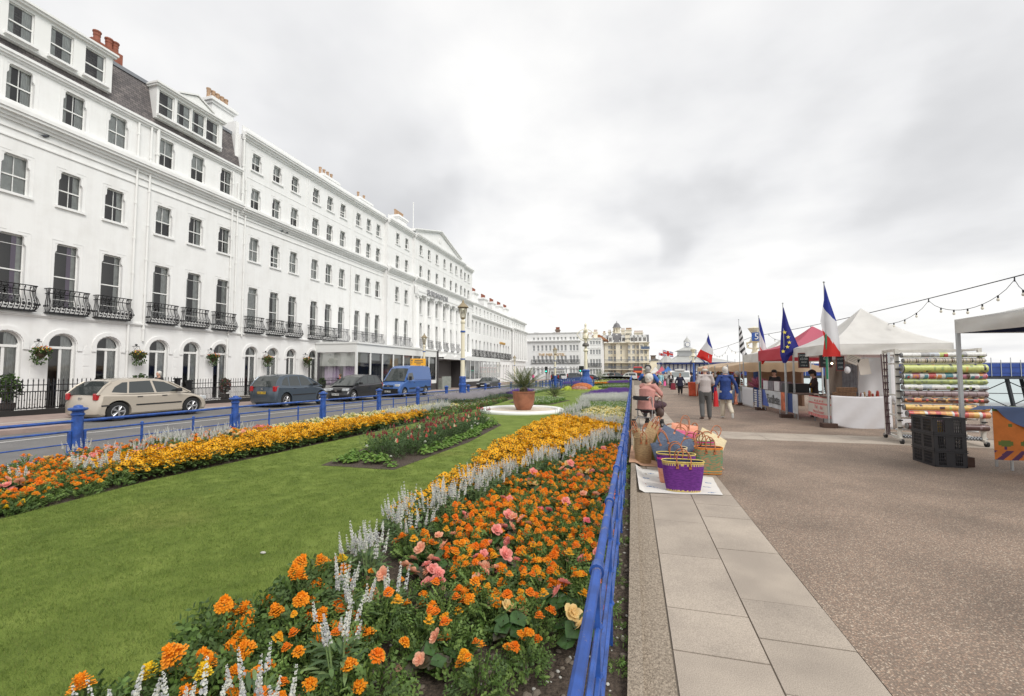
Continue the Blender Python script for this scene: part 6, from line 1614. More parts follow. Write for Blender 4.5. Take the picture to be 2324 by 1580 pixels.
def mk_ger(r):
 b = MB()
 for _ in range(60):
  p = on_dome(r, .15, .2 * r.uniform(.5, 1)); a = math.atan2(p.y, p.x); roundleaf(b, p, (math.cos(a) * .5, math.sin(a) * .5, 1), r.uniform(.022, .036), r.choice(GBR), r, 8)
 fl = MB()
 if r.random() < .4: pompon(fl, (0, 0, .27), .03, SALW, r);
 else: roundleaf(fl, (0, 0, .21), (0, 0, 1), .03, GBR[1], r)
 return b.mesh("foliage"), [(fl.mesh("flower"), Vector((0, 0, 0)), (0, 0, 0))]
proto('snap', mk_snap, 8); proto('ger', mk_ger, 4)
def edge_d(x, y, P):
 d = 9
 for i in range(len(P)):
  a, c = Vector(P[i]), Vector(P[(i + 1) % len(P)]); p = Vector((x, y)); t_ = max(0, min(1, (p - a).dot(c - a) / (c - a).length_squared)); d = min(d, (p - a.lerp(c, t_)).length)
 return d
for x, y in jgrid(-5.7, -3.5, 6.6, 14.3, .21, lambda x, y: inpoly(x, y, CBED)):
 d = edge_d(x, y, CBED)
 if d < .14: continue
 if d < .36 or y < 7.3:
  if rp.random() < .72: plant('ger', x, y, "geranium_plant", "bright green leafy geranium at the rim of the long lawn bed" + (", near end" if y < 8.5 else ", far end"), "plants in the long lawn bed", False, rp.uniform(.8, 1.15))
 else: plant('snap', x, y, "snapdragon_plant", "tall snapdragon of crimson, coral or cream in the long lawn bed" + (", near end" if y < 9 else ", far end"), "plants in the long lawn bed", False, rp.uniform(.85, 1.15))
stuff("green_bedding", "bright green bedding with white flowers round the small palm", "plants", jgrid(-6.9, -3.5, 21.6, 28.6, .27, lambda x, y: inpoly(x, y, BED2) and edge_d(x, y, BED2) > .25), GRN_L + WHP)
PALM = [M("cycad_leaf", (.075, .10, .03), .5, var=.3, vs=4, trans=.15), M("cycad_leaf_light", (.17, .19, .06), .5, trans=.15)]
def cycad(name, label, loc, R_, H_, trunk=.25, n=46):
 t = thing(name, label, "plant", loc); r = random.Random(int(R_ * 100))
 b = MB(); b.lathe([(.02, 0), (.15, .02), (.18, trunk * .5), (.15, trunk), (.05, trunk + .05)], BARK, 10)
 for k in range(60): a = r.uniform(0, 6.28); z = r.uniform(0, trunk); b.add([(.15 * math.cos(a), .15 * math.sin(a), z), (.22 * math.cos(a + .1), .22 * math.sin(a + .1), z + .05), (.15 * math.cos(a + .25), .15 * math.sin(a + .25), z)], [(0, 1, 2)], BARK)
 b.build("trunk", t)
 b = MB()
 for i in range(n):
  a = i * 2.4; f = (i + .5) / n; el = R(8 + 72 * (1 - f)) if 0 else R(10 + 70 * f); L = R_ * r.uniform(.85, 1.1); m = r.choice([PALM[0], PALM[0], PALM[1]])
  prev = None; N_ = 16
  for j in range(N_ + 1):
   s_ = j / N_; rr = L * (math.cos(el) * s_ + .06 * s_ * s_); zz2 = trunk + H_ * 1.05 * (math.sin(el) * s_) - .30 * L * s_ * s_ * (1 - .6 * math.sin(el))
   p = Vector((rr * math.cos(a), rr * math.sin(a), zz2))
   if prev is not None:
    d = (p - prev).normalized(); sd_ = Vector((-math.sin(a), math.cos(a), 0)); up = sd_.cross(d)
    b.tube([prev, p], .006, m, 3, False)
    if j > 2:
     wl = .15 * L * math.sin(PI * min(1, (s_ + .12) / 1.1)) + .02
     for sg in (-1, 1):
      for q in (0, .5):
       o_ = prev.lerp(p, q); tip = o_ + (sd_ * sg * .8 + d * .6 + up * .28) * wl; b.add([o_, o_ + (tip - o_) * .5 + d * .008, tip, o_ + (tip - o_) * .5 - d * .008], [(0, 1, 2, 3)], m)
   prev = p
 b.build("fronds", t); return t
TERR = M("glazed_terracotta", (.30, .115, .062), .55, var=.25, vs=2.5, coat=.15)
pv = (-4.33, 17.72, rz_ + .11)
t = thing("plant_pot", "large brown glazed pot standing in the white ring", "pot", pv)
b = MB(); b.lathe([(.27, 0), (.30, .02), (.40, .22), (.44, .42), (.455, .62), (.45, .70), (.475, .71), (.475, .76), (.42, .765), (.415, .68), (.40, .66)], TERR, 36); b.lathe([(.001, .66), (.41, .665)], SOIL, 24, caps=False)
me = b.mesh("pot", True); me.set_sharp_from_angle(angle=R(35)); put("pot", me, t)
cycad("cycad_palm", "spiky cycad palm growing in the big brown pot", (pv[0], pv[1], pv[2] + .64), 1.30, 1.02)
v = at(1258, 903); cycad("cycad_palm", "small cycad palm in the green lawn bed behind the white ring", v, 1.15, 1.0, .15, 30)
v = at(1361, 864.5); cycad("cycad_palm", "distant palm in the far garden right of the fat lamp base", v, 2.7, 2.6, .6, 40)
v = at(1316, 886)
ORG = M("orange_carpet_bedding", (.40, .12, .04), .9, var=.35, vs=6, bump=.6, bs=8); YGR = M("lime_carpet_bedding", (.33, .38, .04), .9, var=.3, vs=6); PNKC = M("pink_carpet_bedding", (.34, .17, .13), .9, var=.4, vs=7)
t = thing("carpet_bedding", "raised carpet bedding mound of orange and lime plants on the lawn", "flower bed", v)
b = MB(); b.box(-2.0, 2.0, -.6, 3.2, 0, .10, YGR); me = b.build("border", t); b = MB(); b.ball((.1, 1.2, .1), 1.05, ORG, 16, 8, (1.15, 1.2, .62)); b.build("mound", t, True); b = MB(); b.ball((0, .1, .1), .8, PNKC, 14, 8, (1.1, .7, .42)); b.build("mound", t, True)
b = MB(); b.ball((-1.3, .4, .1), .35, YGR, 10, 6, (1.3, 1, .9)); b.ball((1.45, .5, .1), .35, YGR, 10, 6, (1.3, 1, .9)); b.build("tuft", t, True)
def strip(label, x0, x1, y0, y1, protos, s=.4): stuff("far_bedding", label, "plants", jgrid(x0, x1, y0, y1, s, lambda x, y: True), protos, 1.1, 1.5)
strip("purple strip in the second garden beside the promenade", -3.2, -.5, 62, 70, PUP); strip("cream and red strip across the second garden", -8, -.6, 78, 82, CRP, .5)
strip("purple patch in the second garden behind the cross fence", -9.2, -6.2, 60, 66, PUP); strip("white bedding beside the second garden path", -3.4, -.6, 50, 55, WHP)
strip("orange patch in the second garden right of the lamp base", -5.4, -3.4, 66, 70, [whole('marigold', 0)], .35)
b = MB();
GB = [M("grass_blade", (.135, .20, .036), .7, var=.3, vs=3, trans=.3), M("grass_blade_dry", (.20, .22, .055), .7, trans=.3)]
out = []
for i in range(4):
 b = MB(); r = random.Random(i)
 for _ in range(46):
  x, y = r.uniform(-.06, .06), r.uniform(-.06, .06); a = r.uniform(0, 6.28); L = r.uniform(.010, .021); dx, dy = math.cos(a), math.sin(a); lx, ly = r.uniform(-.6, .6) * L, r.uniform(-.6, .6) * L
  b.add([(x - dx * .0014, y - dy * .0014, 0), (x + dx * .0014, y + dy * .0014, 0), (x + lx, y + ly, L)], [(0, 1, 2)], GB[0] if r.random() < .85 else GB[1])
 o = bpy.data.objects.new("grass_tuft", b.mesh("grass_tuft")); HID.objects.link(o); out.append(o)
gp = jgrid(-7, -2.4, .8, 10, .075, lambda x, y: rp.random() < (10.5 - y) / 7.5 and LBx(y) < x < RBx(y) + .01 and not inpoly(x, y, CBED) and -x / max(y, .1) < 2.6, .5)
me = bpy.data.meshes.new("grass"); me.from_pydata([(x, y, zg(x, y) + LAWN_Z) for x, y in gp], [], [])
o = put("grass", me); tag(o, "short mown grass blades of the near lawn", "grass", None, "stuff"); scatter_mod(o, out, .8, 1.3)
# ---------------------------------------------------------------- people
SKIN = M("skin", (.55, .32, .23), .55, var=.06, vs=20); SKINL = M("pale_skin", (.62, .38, .29), .55);
SHOE_B = M("brown_shoe", (.07, .035, .025), .5); SHOE_K = M("black_shoe", (.02, .02, .02), .5); SHOE_W = M("white_shoe", (.55, .55, .52), .6)
HAIR = dict(white=M("white_hair", (.60, .58, .54), .8, var=.2, vs=40, bump=.6, bs=60), grey=M("grey_hair", (.35, .34, .33), .8, var=.2, vs=40), blond=M("blond_hair", (.50, .38, .22), .8, var=.2, vs=40), brown=M("brown_hair", (.12, .07, .04), .8), dark=M("dark_hair", (.02, .017, .015), .7))
EYEM = M("eye_dark", (.03, .025, .02), .3); LIP = M("lip", (.45, .14, .12), .5)
def limb(b, pts, ra, rb, m, n=12, flat=False):
 """rounded tapering limb through pts with elliptical radii"""
 P = [Vector(p) for p in pts]; d0 = (P[0] - P[1]).normalized(); d1 = (P[-1] - P[-2]).normalized()
 Q, A, B_ = [], [], []
 for f in ((1.0, .7) if not flat else (.03,)): c = math.sqrt(max(0, 1 - f * f)); Q.append(P[0] + d0 * ra[0] * f * .9); A.append(max(.003, ra[0] * c)); B_.append(max(.003, rb[0] * c))
 for p, a, c in zip(P, ra, rb): Q.append(p); A.append(a); B_.append(c)
 for f in (.7, 1.0): c = math.sqrt(max(0, 1 - f * f)); Q.append(P[-1] + d1 * ra[-1] * f * .9); A.append(max(.003, ra[-1] * c)); B_.append(max(.003, rb[-1] * c))
 b.tube(Q, A, m, n, True, B_)
def blend(b, name, vox, smooth=4):
 me = b.mesh(name); mats = list(b.mats)
 r = evaluated(me, [('REMESH', dict(mode='VOXEL', voxel_size=vox)), ('SMOOTH', dict(factor=.5, iterations=smooth))])
 r.materials.clear(); r.materials.append(mats[0]); r.polygons.foreach_set("use_smooth", [True] * len(r.polygons)); r.polygons.foreach_set("material_index", [0] * len(r.polygons)); r.name = name
 return r
def V(*a): return Vector(a)
def person(label, loc, face, H=1.68, top=None, bottom=None, pose=None, hair='grey', skin=SKIN, shoe=SHOE_K, sleeves='long', coat=0.0, skirt=0, vox=.014, build=1.0, hat=None, cap=None, hairy=1.0, shorts=False, bald=False, group=None, sit=False, fingers=False):
 """face: heading in degrees, 0 = looking along +Y. pose: dict of joint overrides in body space (x right, y forward, z up) at height 1.7"""
 t = thing("person", label, "person", loc, R(face), group); t.scale = (H / 1.7,) * 3
 J = dict(hip=V(0, 0, .93), rh=V(.09, 0, .90), lh=V(-.09, 0, .90), rk=V(.10, .02, .50), lk=V(-.10, .02, .50), ra=V(.10, -.02, .09), la=V(-.10, -.02, .09), rt=V(.12, .13, .035), lt=V(-.12, .13, .035),
    ch=V(0, 0, 1.22), rs=V(.175, -.01, 1.41), ls=V(-.175, -.01, 1.41), re=V(.23, -.03, 1.14), le=V(-.23, -.03, 1.14), rw=V(.23, .05, .90), lw=V(-.23, .05, .90), nk=V(0, -.01, 1.46), hd=V(0, .02, 1.595))
 J.update(pose or {})
 g = build; S = []
 b = MB(); hd = J['hd']; nk = J['nk']; f = (V(0, 1, 0) if 'look' not in J else J['look'].normalized())
 def faceM(c):
  y = f; x = V(y.y, -y.x, 0).normalized(); z = x.cross(y); m = Matrix(((x.x, y.x, z.x, c.x), (x.y, y.y, z.y, c.y), (x.z, y.z, z.z, c.z), (0, 0, 0, 1))); return m
 b.X = faceM(hd); b.ball((0, -.01, .02), .098, skin, 14, 10, (.80, 1.0, 1.08)); b.ball((0, .02, -.045), .07, skin, 12, 8, (.86, 1.0, 1.0)); b.ball((0, .055, -.085), .028, skin, 8, 6, (1.2, .9, .8))
 b.tube([(0, .085, .02), (0, .108, -.02), (0, .09, -.03)], [.008, .015, .012], skin, 8); b.ball((0, .075, .035), .05, skin, 8, 6, (1.2, .5, .35))
 for s_ in (-1, 1): b.ball((s_ * .080, -.005, -.005), .022, skin, 8, 6, (.45, .8, 1.3))
 b.X = None
 limb(b, [nk - V(0, 0, .06), hd - V(0, .01, .06)], [.055, .05], [.055, .05], skin)
 limb(b, [J['hip'], J['ch'], nk - V(0, 0, .08)], [.12 * g, .13 * g, .10], [.09 * g, .09 * g, .06], skin)
 for s_ in 'rl':
  sh, el, wr = J[s_ + 's'], J[s_ + 'e'], J[s_ + 'w']; limb(b, [V(0, 0, sh.z), sh, el, wr], [.05, .048 * g, .038 * g, .026], [.05, .048, .038, .022], skin)
  d = (wr - el).normalized() * .6 + V(0, .1, -.5) if s_ + 'hand' not in J else J[s_ + 'hand']; d.normalize(); sx = 1 if s_ == 'r' else -1
  side = V(0, 1, 0) - d * d.y; side = side.normalized() if side.length > .1 else V(1, 0, 0)
  pc = wr + d * .045; limb(b, [wr, pc, wr + d * .085], [.024, .036, .034], [.018, .016, .014], skin) if abs(side.y) < .1 else None
  nrm = d.cross(side)
  for q in (-1.2, -.4, .4, 1.2): limb(b, [wr + side * q * .012, wr + d * .08 + side * q * .018], [.017, .014], [.015, .012], skin, 8)
  if fingers or vox < .013:
   for q, L in ((-1.2, .055), (-.4, .07), (.4, .075), (1.2, .068)):
    b0 = wr + d * .085 + side * q * .018; k1 = b0 + d * L * .5 - nrm * sx * .008; k2 = b0 + d * L * .85 - nrm * sx * .028; limb(b, [b0, k1, k2], [.0095, .009, .0075], [.0095, .009, .0075], skin, 8)
   limb(b, [wr + d * .02 + side * .025, wr + d * .055 + side * .048, wr + d * .085 + side * .055], [.012, .0105, .009], [.012, .0105, .009], skin, 8)
  else: limb(b, [wr + d * .08, wr + d * .15 - nrm * sx * .02], [.026, .018], [.014, .011], skin)
  hp, kn, an, to = J[s_ + 'h'], J[s_ + 'k'], J[s_ + 'a'], J[s_ + 't']; limb(b, [hp, kn, an], [.075 * g, .05, .036], [.08, .055, .038], skin); limb(b, [an, an.lerp(to, .5), to], [.035, .035, .032], [.035, .03, .02], skin, 8)
 put("body", blend(b, "body", vox), t)
 if top:
  b = MB(); hz_ = J['hip']; low = hz_ + V(0, 0, -.05 - coat)
  limb(b, [low, hz_ + V(0, 0, .02), hz_.lerp(J['ch'], .5), J['ch'] + V(0, 0, .05), nk - V(0, 0, .085)], [(.165 + coat * .14) * g, .160 * g, .145 * g, .165 * g, .115], [(.115 + coat * .12) * g, .115 * g, .105 * g, .115 * g, .07], top, 16, flat=True)
  for s_ in 'rl':
   sh, el, wr = J[s_ + 's'], J[s_ + 'e'], J[s_ + 'w']
   if sleeves == 'long': limb(b, [V(sh.x * .3, sh.y, sh.z - .02), sh, el, el.lerp(wr, .92)], [.06, .068 * g, .056 * g, .043], [.06, .066, .056, .042], top)
   elif sleeves == 'short': limb(b, [V(sh.x * .3, sh.y, sh.z - .02), sh, sh.lerp(el, .78)], [.06, .07 * g, .066 * g], [.06, .068, .066], top)
  me = blend(b, "top", vox);
  put("jacket" if coat > .05 else "shirt", me, t)
 if bottom:
  b = MB()
  if skirt:
   kz = J['rk'].lerp(J['lk'], .5); limb(b, [J['hip'] + V(0, 0, .05), J['hip'] - V(0, 0, .08), kz], [.14 * g, .175 * g, .19 * g], [.10 * g, .13 * g, .12], bottom, 16)
   if sit:
    for s_ in 'rl': limb(b, [J[s_ + 'h'], J[s_ + 'k'], J[s_ + 'k'].lerp(J[s_ + 'a'], .38)], [.11, .095, .10], [.10, .095, .09], bottom)
  else:
   limb(b, [J['hip'] + V(0, 0, .07), J['hip'] - V(0, 0, .06)], [.125 * g if coat > .1 else .142 * g, .140 * g if coat > .1 else .155 * g], [.085 * g if coat > .1 else .10 * g, .10 * g if coat > .1 else .115 * g], bottom, 14)
   for s_ in 'rl':
    hp, kn, an = J[s_ + 'h'], J[s_ + 'k'], J[s_ + 'a']; end = kn.lerp(an, .95) if not shorts else hp.lerp(kn, 1.0)
    P_ = [hp, kn, end] if not shorts else [hp, hp.lerp(kn, .6), end]
    limb(b, P_, [.095 * g, .072 * g, .066], [.10 * g, .074, .066], bottom)
  put("skirt" if skirt else ("shorts" if shorts else "trousers"), blend(b, "bottom", vox), t)
 for s_ in 'rl':
  an, to = J[s_ + 'a'], J[s_ + 't']; d = (to - an); d.normalize(); b = MB(); hl = an - V(0, 0, .045) - d * .03 if abs(d.z) < .75 else an
  limb(b, [hl + d * .0, hl.lerp(to, .5), to], [.040, .044, .036], [.036, .034, .024], shoe, 10); put("shoe", blend(b, "shoe", min(vox, .012), 2), t)
 hm = HAIR[hair]; b = MB(); b.X = faceM(hd); k = hairy
 if not bald:
  b.ball((0, -.032, .038), .108, hm, 14, 10, (.86 * k, .98 * k, .98 * k)); b.ball((0, -.055, -.03), .08, hm, 12, 8, (1.0 * k, .75 * k, 1.0 * k))
  if k > 1.05:
   rr = random.Random(int(loc[1] * 10))
   for _ in range(46):
    a = rr.uniform(0, 6.28); e_ = rr.uniform(-.5, 1.5); b.ball((.088 * math.cos(a) * math.cos(e_), -.04 + .088 * math.sin(a) * math.cos(e_) , .03 + .10 * math.sin(e_)), .026, hm, 6, 4)
 else:
  b.ball((0, -.045, -.005), .095, hm, 12, 8, (.93, .88, .62))
 b.X = None; put("hair", blend(b, "hair", .011, 2), t)
 if hat is not None:
  b = MB(); b.X = faceM(hd)
  b.lathe([(.106, .035), (.112, .05), (.110, .09), (.09, .14), (.05, .165), (.01, .17)], hat, 14)
  if cap: b.box(-.05, .05, .08, .17, .04, .05, hat)
  b.X = None; put("hat", b.mesh("hat", True), t)
 b = MB(); b.X = faceM(hd)
 for s_ in (-1, 1): b.ball((s_ * .032, .083, .012), .0095, EYEM, 8, 5)
 b.X = None; put("eyes", b.mesh("eyes"), t)
 b = MB(); b.X = faceM(hd); b.ball((0, .093, -.056), .018, LIP, 8, 5, (1.3, .5, .35)); b.X = None; put("mouth", b.mesh("mouth"), t)
 t["_j"] = 0; del t["_j"]
 return t
def walk(p=1, amt=1.0):
 a = amt
 return dict(rk=V(.10, .02 + .16 * a * p, .51), ra=V(.10, .20 * a * p - .02, .09 if p > 0 else .16), rt=V(.12, .33 * a * p + .05 if p > 0 else -.20 * a + .12, .05 if p > 0 else .06),
    lk=V(-.10, .02 - .08 * a * p + (.1 if p < 0 else 0), .50), la=V(-.10, -.30 * a * p, .15 if p > 0 else .09), lt=V(-.12, -.20 * a * p + .04 if p > 0 else .34, .05),
    rw=V(.25, -.12 * p + .03, .90), lw=V(-.25, .18 * p, .92), re=V(.25, -.10 * p, 1.15), le=V(-.25, .02 * p, 1.15))
def striped(name, c1, c2, scale, axis=(1, 0, 0), thin=.3):
 m, t, b = new_mat(name); b.inputs["Roughness"].default_value = .85
 c = N(t, "ShaderNodeTexCoord"); w_ = N(t, "ShaderNodeTexWave", bands_direction='X', i_Scale=float(scale)); t.links.new(c.outputs["Object"], w_.inputs["Vector"])
 r_ = N(t, "ShaderNodeValToRGB"); e = r_.color_ramp.elements; e[0].position = thin; e[0].color = (*c1, 1); e[1].position = thin + .15; e[1].color = (*c2, 1)
 t.links.new(w_.outputs["Fac"], r_.inputs[0]); t.links.new(r_.outputs[0], b.inputs["Base Color"]); return m
NAVY = M("navy_cloth", (.018, .02, .045), .85, bump=.2, bs=20); GREYT = M("charcoal_trousers", (.10, .10, .10), .85, bump=.15, bs=12); BEIGET = M("cream_trousers", (.60, .54, .43), .85, bump=.15, bs=12)
JKT = M("royal_blue_jacket", (.020, .052, .21), .8, var=.25, vs=7, bump=.4, bs=9); STRP = striped("striped_shirt_cloth", (.22, .17, .17), (.58, .54, .52), 9.5)
v = at(1602, 953)
t = person("person in a striped short sleeved shirt and grey trousers walking away beside the blue jacket", v, 4, 1.78, STRP, GREYT, dict(rk=V(.12, .05, .50), ra=V(.13, .06, .09), rt=V(.16, .20, .04), lk=V(-.10, .04, .50), la=V(-.12, -.12, .11), lt=V(-.16, .02, .05), rw=V(.20, .24, 1.05), re=V(.25, .0, 1.13), lw=V(-.25, .06, .88), le=V(-.25, -.02, 1.13)), 'white', SKIN, SHOE_B, 'short', bald=True, vox=.011, build=1.16)
wv = v
v = at(1648, 950)
person("person in a royal blue jacket and cream trousers striding away, sole of one shoe showing", v, -3, 1.76, JKT, BEIGET, dict(rk=V(.10, -.02, .48), ra=V(.14, -.34, .22), rt=V(.15, -.36, .07), lk=V(-.08, .06, .50), la=V(-.09, .04, .09), lt=V(-.10, .18, .04), rw=V(.37, .05, .84), re=V(.31, -.04, 1.12), lw=V(-.36, .08, .86), le=V(-.30, -.04, 1.13)), 'white', SKINL, SHOE_W, 'long', coat=.24, vox=.011, build=1.12, hairy=1.04)
REDC = M("red_cloth", (.50, .015, .02), .8); MARO = M("maroon_bag", (.20, .012, .03), .6); PINKB = M("pink_carrier", (.80, .12, .35), .5)
v2 = v
def carried(name, label, loc, rz, w_, h, d, m, hang=.18, cat="bag"):
 t = thing(name, label, cat, loc, rz); b = MB()
 def fn(u, v_):
  a = 2 * PI * u; s_ = .55 + .45 * (1 - v_) ** .5; return (math.cos(a) * w_ / 2 * s_ * (abs(math.cos(a)) ** -.3 if abs(math.cos(a)) > .2 else 1) * .8, math.sin(a) * d / 2 * (1 - .6 * v_), h * v_)
 b.grid(fn, 16, 5, m); b.box(-w_ * .36, w_ * .36, -d * .3, d * .3, 0, .01, m); b.build("bag", t, True)
 b = MB(); b.tube([(-w_ * .18, 0, h * .97), (-w_ * .08, 0, h + hang), (w_ * .08, 0, h + hang), (w_ * .18, 0, h * .97)], .01, m, 5); b.build("handle", t); return t
carried("red_bag", "bright red cloth bag hanging between the two people walking away", (wv.x + .34, wv.y + .12, .44), .3, .22, .52, .12, REDC, .12)
SHB = M("black_orange_bag", (.05, .03, .03), .6); carried("shoulder_bag", "dark pointed shoulder bag at the blue jacket's right side", (v2.x + .36, v2.y + .22, .48), 1.2, .34, .34, .12, M("striped_bag_cloth", (.42, .14, .08), .7, var=.5, vs=9), .55)
DKT = M("black_cloth", (.02, .02, .022), .85); WHT = M("white_shirt_cloth", (.65, .65, .66), .8); TEAL = M("pale_aqua_blouse", (.30, .52, .58), .8, var=.15, vs=6); TEALD = M("turquoise_shorts", (.02, .32, .42), .7)
v = at(1544, 896); person("person in a navy coat and black trousers carrying a maroon bag towards the camera", v, 175, 1.62, NAVY, DKT, dict(rw=V(.36, .05, .92), re=V(.31, .0, 1.14), lw=V(-.38, .08, .95), le=V(-.30, 0, 1.15), look=V(.5, 1, 0)), 'brown', SKIN, SHOE_K, coat=.2, build=1.35, vox=.018)
b = MB(); pass
carried("maroon_bag", "maroon shopping bag held by the person in the navy coat", (v.x - .52, v.y - .12, v.z + .38), .2, .52, .50, .14, MARO)
v = at(1523, 883.5); person("person in a black jacket over a white top with hand on a dark bag", v, 180, 1.68, DKT, DKT, dict(rw=V(.12, .22, 1.1), re=V(.28, .02, 1.14)), 'blond', SKIN, SHOE_W, coat=.05, build=1.0, vox=.02)
b = MB(); b.ball((0, -.14, 1.22), .11, WHT, 8, 6, (.8, .35, 1.6)); pf = bpy.data.objects.new("shirt_front", b.mesh("shirt_front")); COL.objects.link(pf); pf.location = v;
for o in bpy.data.objects:
 if o.name.startswith("person") and o.get("label", "").startswith("person in a black jacket over"): pf.parent = o; pf.location = (0, 0, 0); pf.rotation_euler = (0, 0, PI); break
v = at(1500, 883.5); person("person in a pale aqua blouse and turquoise shorts coming towards the camera", v, 178, 1.70, TEAL, TEALD, walk(1, .6), 'blond', SKINL, SHOE_B, 'long', coat=.12, shorts=True, build=1.05, vox=.018)
carried("pink_bag", "pink carrier bag beside the turquoise shorts", (v.x + .38, v.y, v.z + .35), 0, .32, .45, .12, PINKB)
GRT = M("greige_shirt", (.45, .42, .38), .85); KHK = M("brown_trousers", (.12, .09, .07), .85); PNKT = M("hot_pink_top", (.75, .10, .28), .8); LPNK = M("washed_pink_top", (.55, .35, .38), .85); DNM = M("blue_denim", (.18, .24, .35), .85)
v = at(1511, 876); person("person in a grey beige shirt and brown trousers behind the aqua blouse", v, 180, 1.74, GRT, KHK, walk(-1, .5), 'grey', SKIN, SHOE_K, 'short', vox=.025)
v = at(1489, 877); person("person in a hot pink top and black trousers far down the promenade", v, 182, 1.66, PNKT, DKT, walk(1, .4), 'blond', SKIN, SHOE_K, vox=.025)
v = at(1495.5, 879); person("person all in black half hidden behind the aqua blouse", v, 180, 1.68, DKT, DKT, None, 'dark', SKIN, SHOE_K, vox=.025)
v = at(1482, 879.5); person("person in a washed pink top and pale jeans at the left of the far walkers", v, 180, 1.6, LPNK, DNM, walk(-1, .4), 'blond', SKIN, SHOE_K, vox=.025)
v = at(1570, 894); person("person in a navy suit and flat cap standing at the end of the stall row", v, 75, 1.68, NAVY, NAVY, None, 'dark', SKIN, SHOE_K, coat=.12, hat=NAVY, cap=True, vox=.02)
GIL = M("charcoal_gilet", (.06, .055, .052), .85, var=.2, vs=8); BLT = M("blue_tee", (.035, .11, .38), .8)
v = Vector((.52, 15.9, 0)); Hh = 1.78
t = person("person in a charcoal gilet and black woolly hat standing behind the seated one", v, -5, Hh, GIL, DKT, dict(re=V(.40, -.02, 1.16), rw=V(.26, .10, .98), le=V(-.28, .16, 1.24), lw=V(-.20, .30, 1.50), lhand=V(.1, .4, .8)), 'grey', SKIN, SHOE_K, 'none', hat=DKT, build=1.38, vox=.016)
b = MB();
for s_, sh, el in ((1, V(.175, -.01, 1.41), V(.36, -.02, 1.16)), (-1, V(-.175, -.01, 1.41), V(-.30, .14, 1.24))): limb(b, [sh * 1.0, sh.lerp(el, .75)], [.072, .062], [.07, .062], BLT)
put("sleeve", blend(b, "sleeve", .016), t)
PINKC = M("dusty_pink_jacket", (.50, .235, .205), .75, var=.12, vs=6, bump=.8, bs=5); PLUM = M("plum_skirt", (.055, .025, .035), .8, var=.6, vs=30); STOCK = M("nylon_skin", (.32, .17, .13), .5)
cx, cy = .44, 13.5
dz = lambda h: h
seatz = .56
face_ = -38
t = person("white haired person in a dusty pink jacket and plum skirt seated on a walking frame", (cx, cy, zg(cx, cy) - .02), face_, 1.86, PINKC, PLUM,
 dict(hip=V(0, -.10, .66), rh=V(.09, -.08, .64), lh=V(-.09, -.08, .64), rk=V(.12, .36, .60), lk=V(-.10, .34, .60), ra=V(.14, .34, .14), la=V(-.12, .28, .13), rt=V(.16, .50, .05), lt=V(-.13, .43, .05), ch=V(0, -.04, .95), rs=V(.18, .0, 1.13), ls=V(-.18, .0, 1.13), re=V(.26, .18, .92), le=V(-.25, .18, .92), rw=V(.12, .42, .86), lw=V(-.02, .44, .84), nk=V(0, .02, 1.18), hd=V(0, .08, 1.295), look=V(.1, 1, -.15)), 'white', SKINL, SHOE_K, 'long', coat=.10, skirt=1, sit=True, vox=.011, build=1.46, hairy=1.12)
wk = thing("walking_frame", "grey wheeled walking frame with a padded back strap under the seated person", "walker", (cx, cy, zg(cx, cy)), R(face_))
MET = M("grey_metal_tube", (.42, .42, .43), .3, metal=.7)
b = MB()
for s_ in (-1, 1):
 x = s_ * .25; b.tube([(x, -.40, .86), (x, -.30, .90), (x, -.18, .88), (x, -.16, .60), (x, -.18, .30), (x, -.34, .16)], .016, MET, 8); b.tube([(x, -.16, .60), (x, .12, .30), (x, .28, .16)], .014, MET, 8); b.tube([(x, -.18, .34), (x, .16, .26)], .011, MET, 6)
b.tube([(-.25, -.18, .30), (.25, -.18, .30)], .011, MET, 6); b.build("frame", wk)
b = MB(); b.box(-.24, .24, -.30, .06, .50, .535, BLK); b.build("seat", wk)
b = MB(); b.grid(lambda u, v_: (-.26 + .52 * u, -.34 - .10 * math.sin(PI * u), .80 + .12 * v_), 12, 2, BLK); b.grid(lambda u, v_: (-.26 + .52 * u, -.36 - .10 * math.sin(PI * u), .80 + .12 * v_), 12, 2, BLK); b.build("back_strap", wk)
for (x, y) in ((-.25, -.36), (.25, -.36), (-.25, .28), (.25, .28)):
 b = MB(); b.tube([(x - .018, y, .10), (x + .018, y, .10)], .10, TYRE, 18); b.tube([(x - .022, y, .10), (x + .022, y, .10)], .055, MET, 12); b.build("wheel", wk)
 b = MB(); b.box(x - .03, x + .03, y - .05, y + .05, .12, .24, BLK); b.build("fork", wk)
BRNB = M("brown_leather", (.085, .05, .04), .45, bump=.4, bs=9)
ux, uy = math.cos(R(face_)), math.sin(R(face_))
bx_, by_ = cx + .32 * ux * .9 + .1 * -uy * 0, cy + .32 * uy
t = thing("handbag", "dark brown slouchy handbag hanging on the walking frame", "bag", (cx + .30, cy - .14, zg(cx, cy) + .30), R(face_))
b = MB(); b.ball((0, 0, .14), .135, BRNB, 12, 8, (1.05, .55, 1.05)); b.build("bag", t, True); b = MB(); b.tube([(-.10, 0, .26), (-.06, 0, .5), (.02, 0, .58), (.08, 0, .5), (.12, 0, .26)], .012, BRNB, 6); b.build("strap", t)
def pavement_person(px, py_head, X, label, **kw):
 q = atX(px, py_head, X); z = zg(X, q.y); return person(label, (X, q.y, z), kw.pop('face', 0), min(1.85, max(1.5, q.z - z + .05)), vox=.025, **kw)
pavement_person(361, 846, -21.0, "white haired person in a dark coat behind the beige hatchback roof", top=DKT, bottom=DKT, hair='white', face=180)
pavement_person(772, 851, -21.0, "brown haired person passing between the two people carriers", top=REDC, bottom=DKT, hair='brown', face=120)
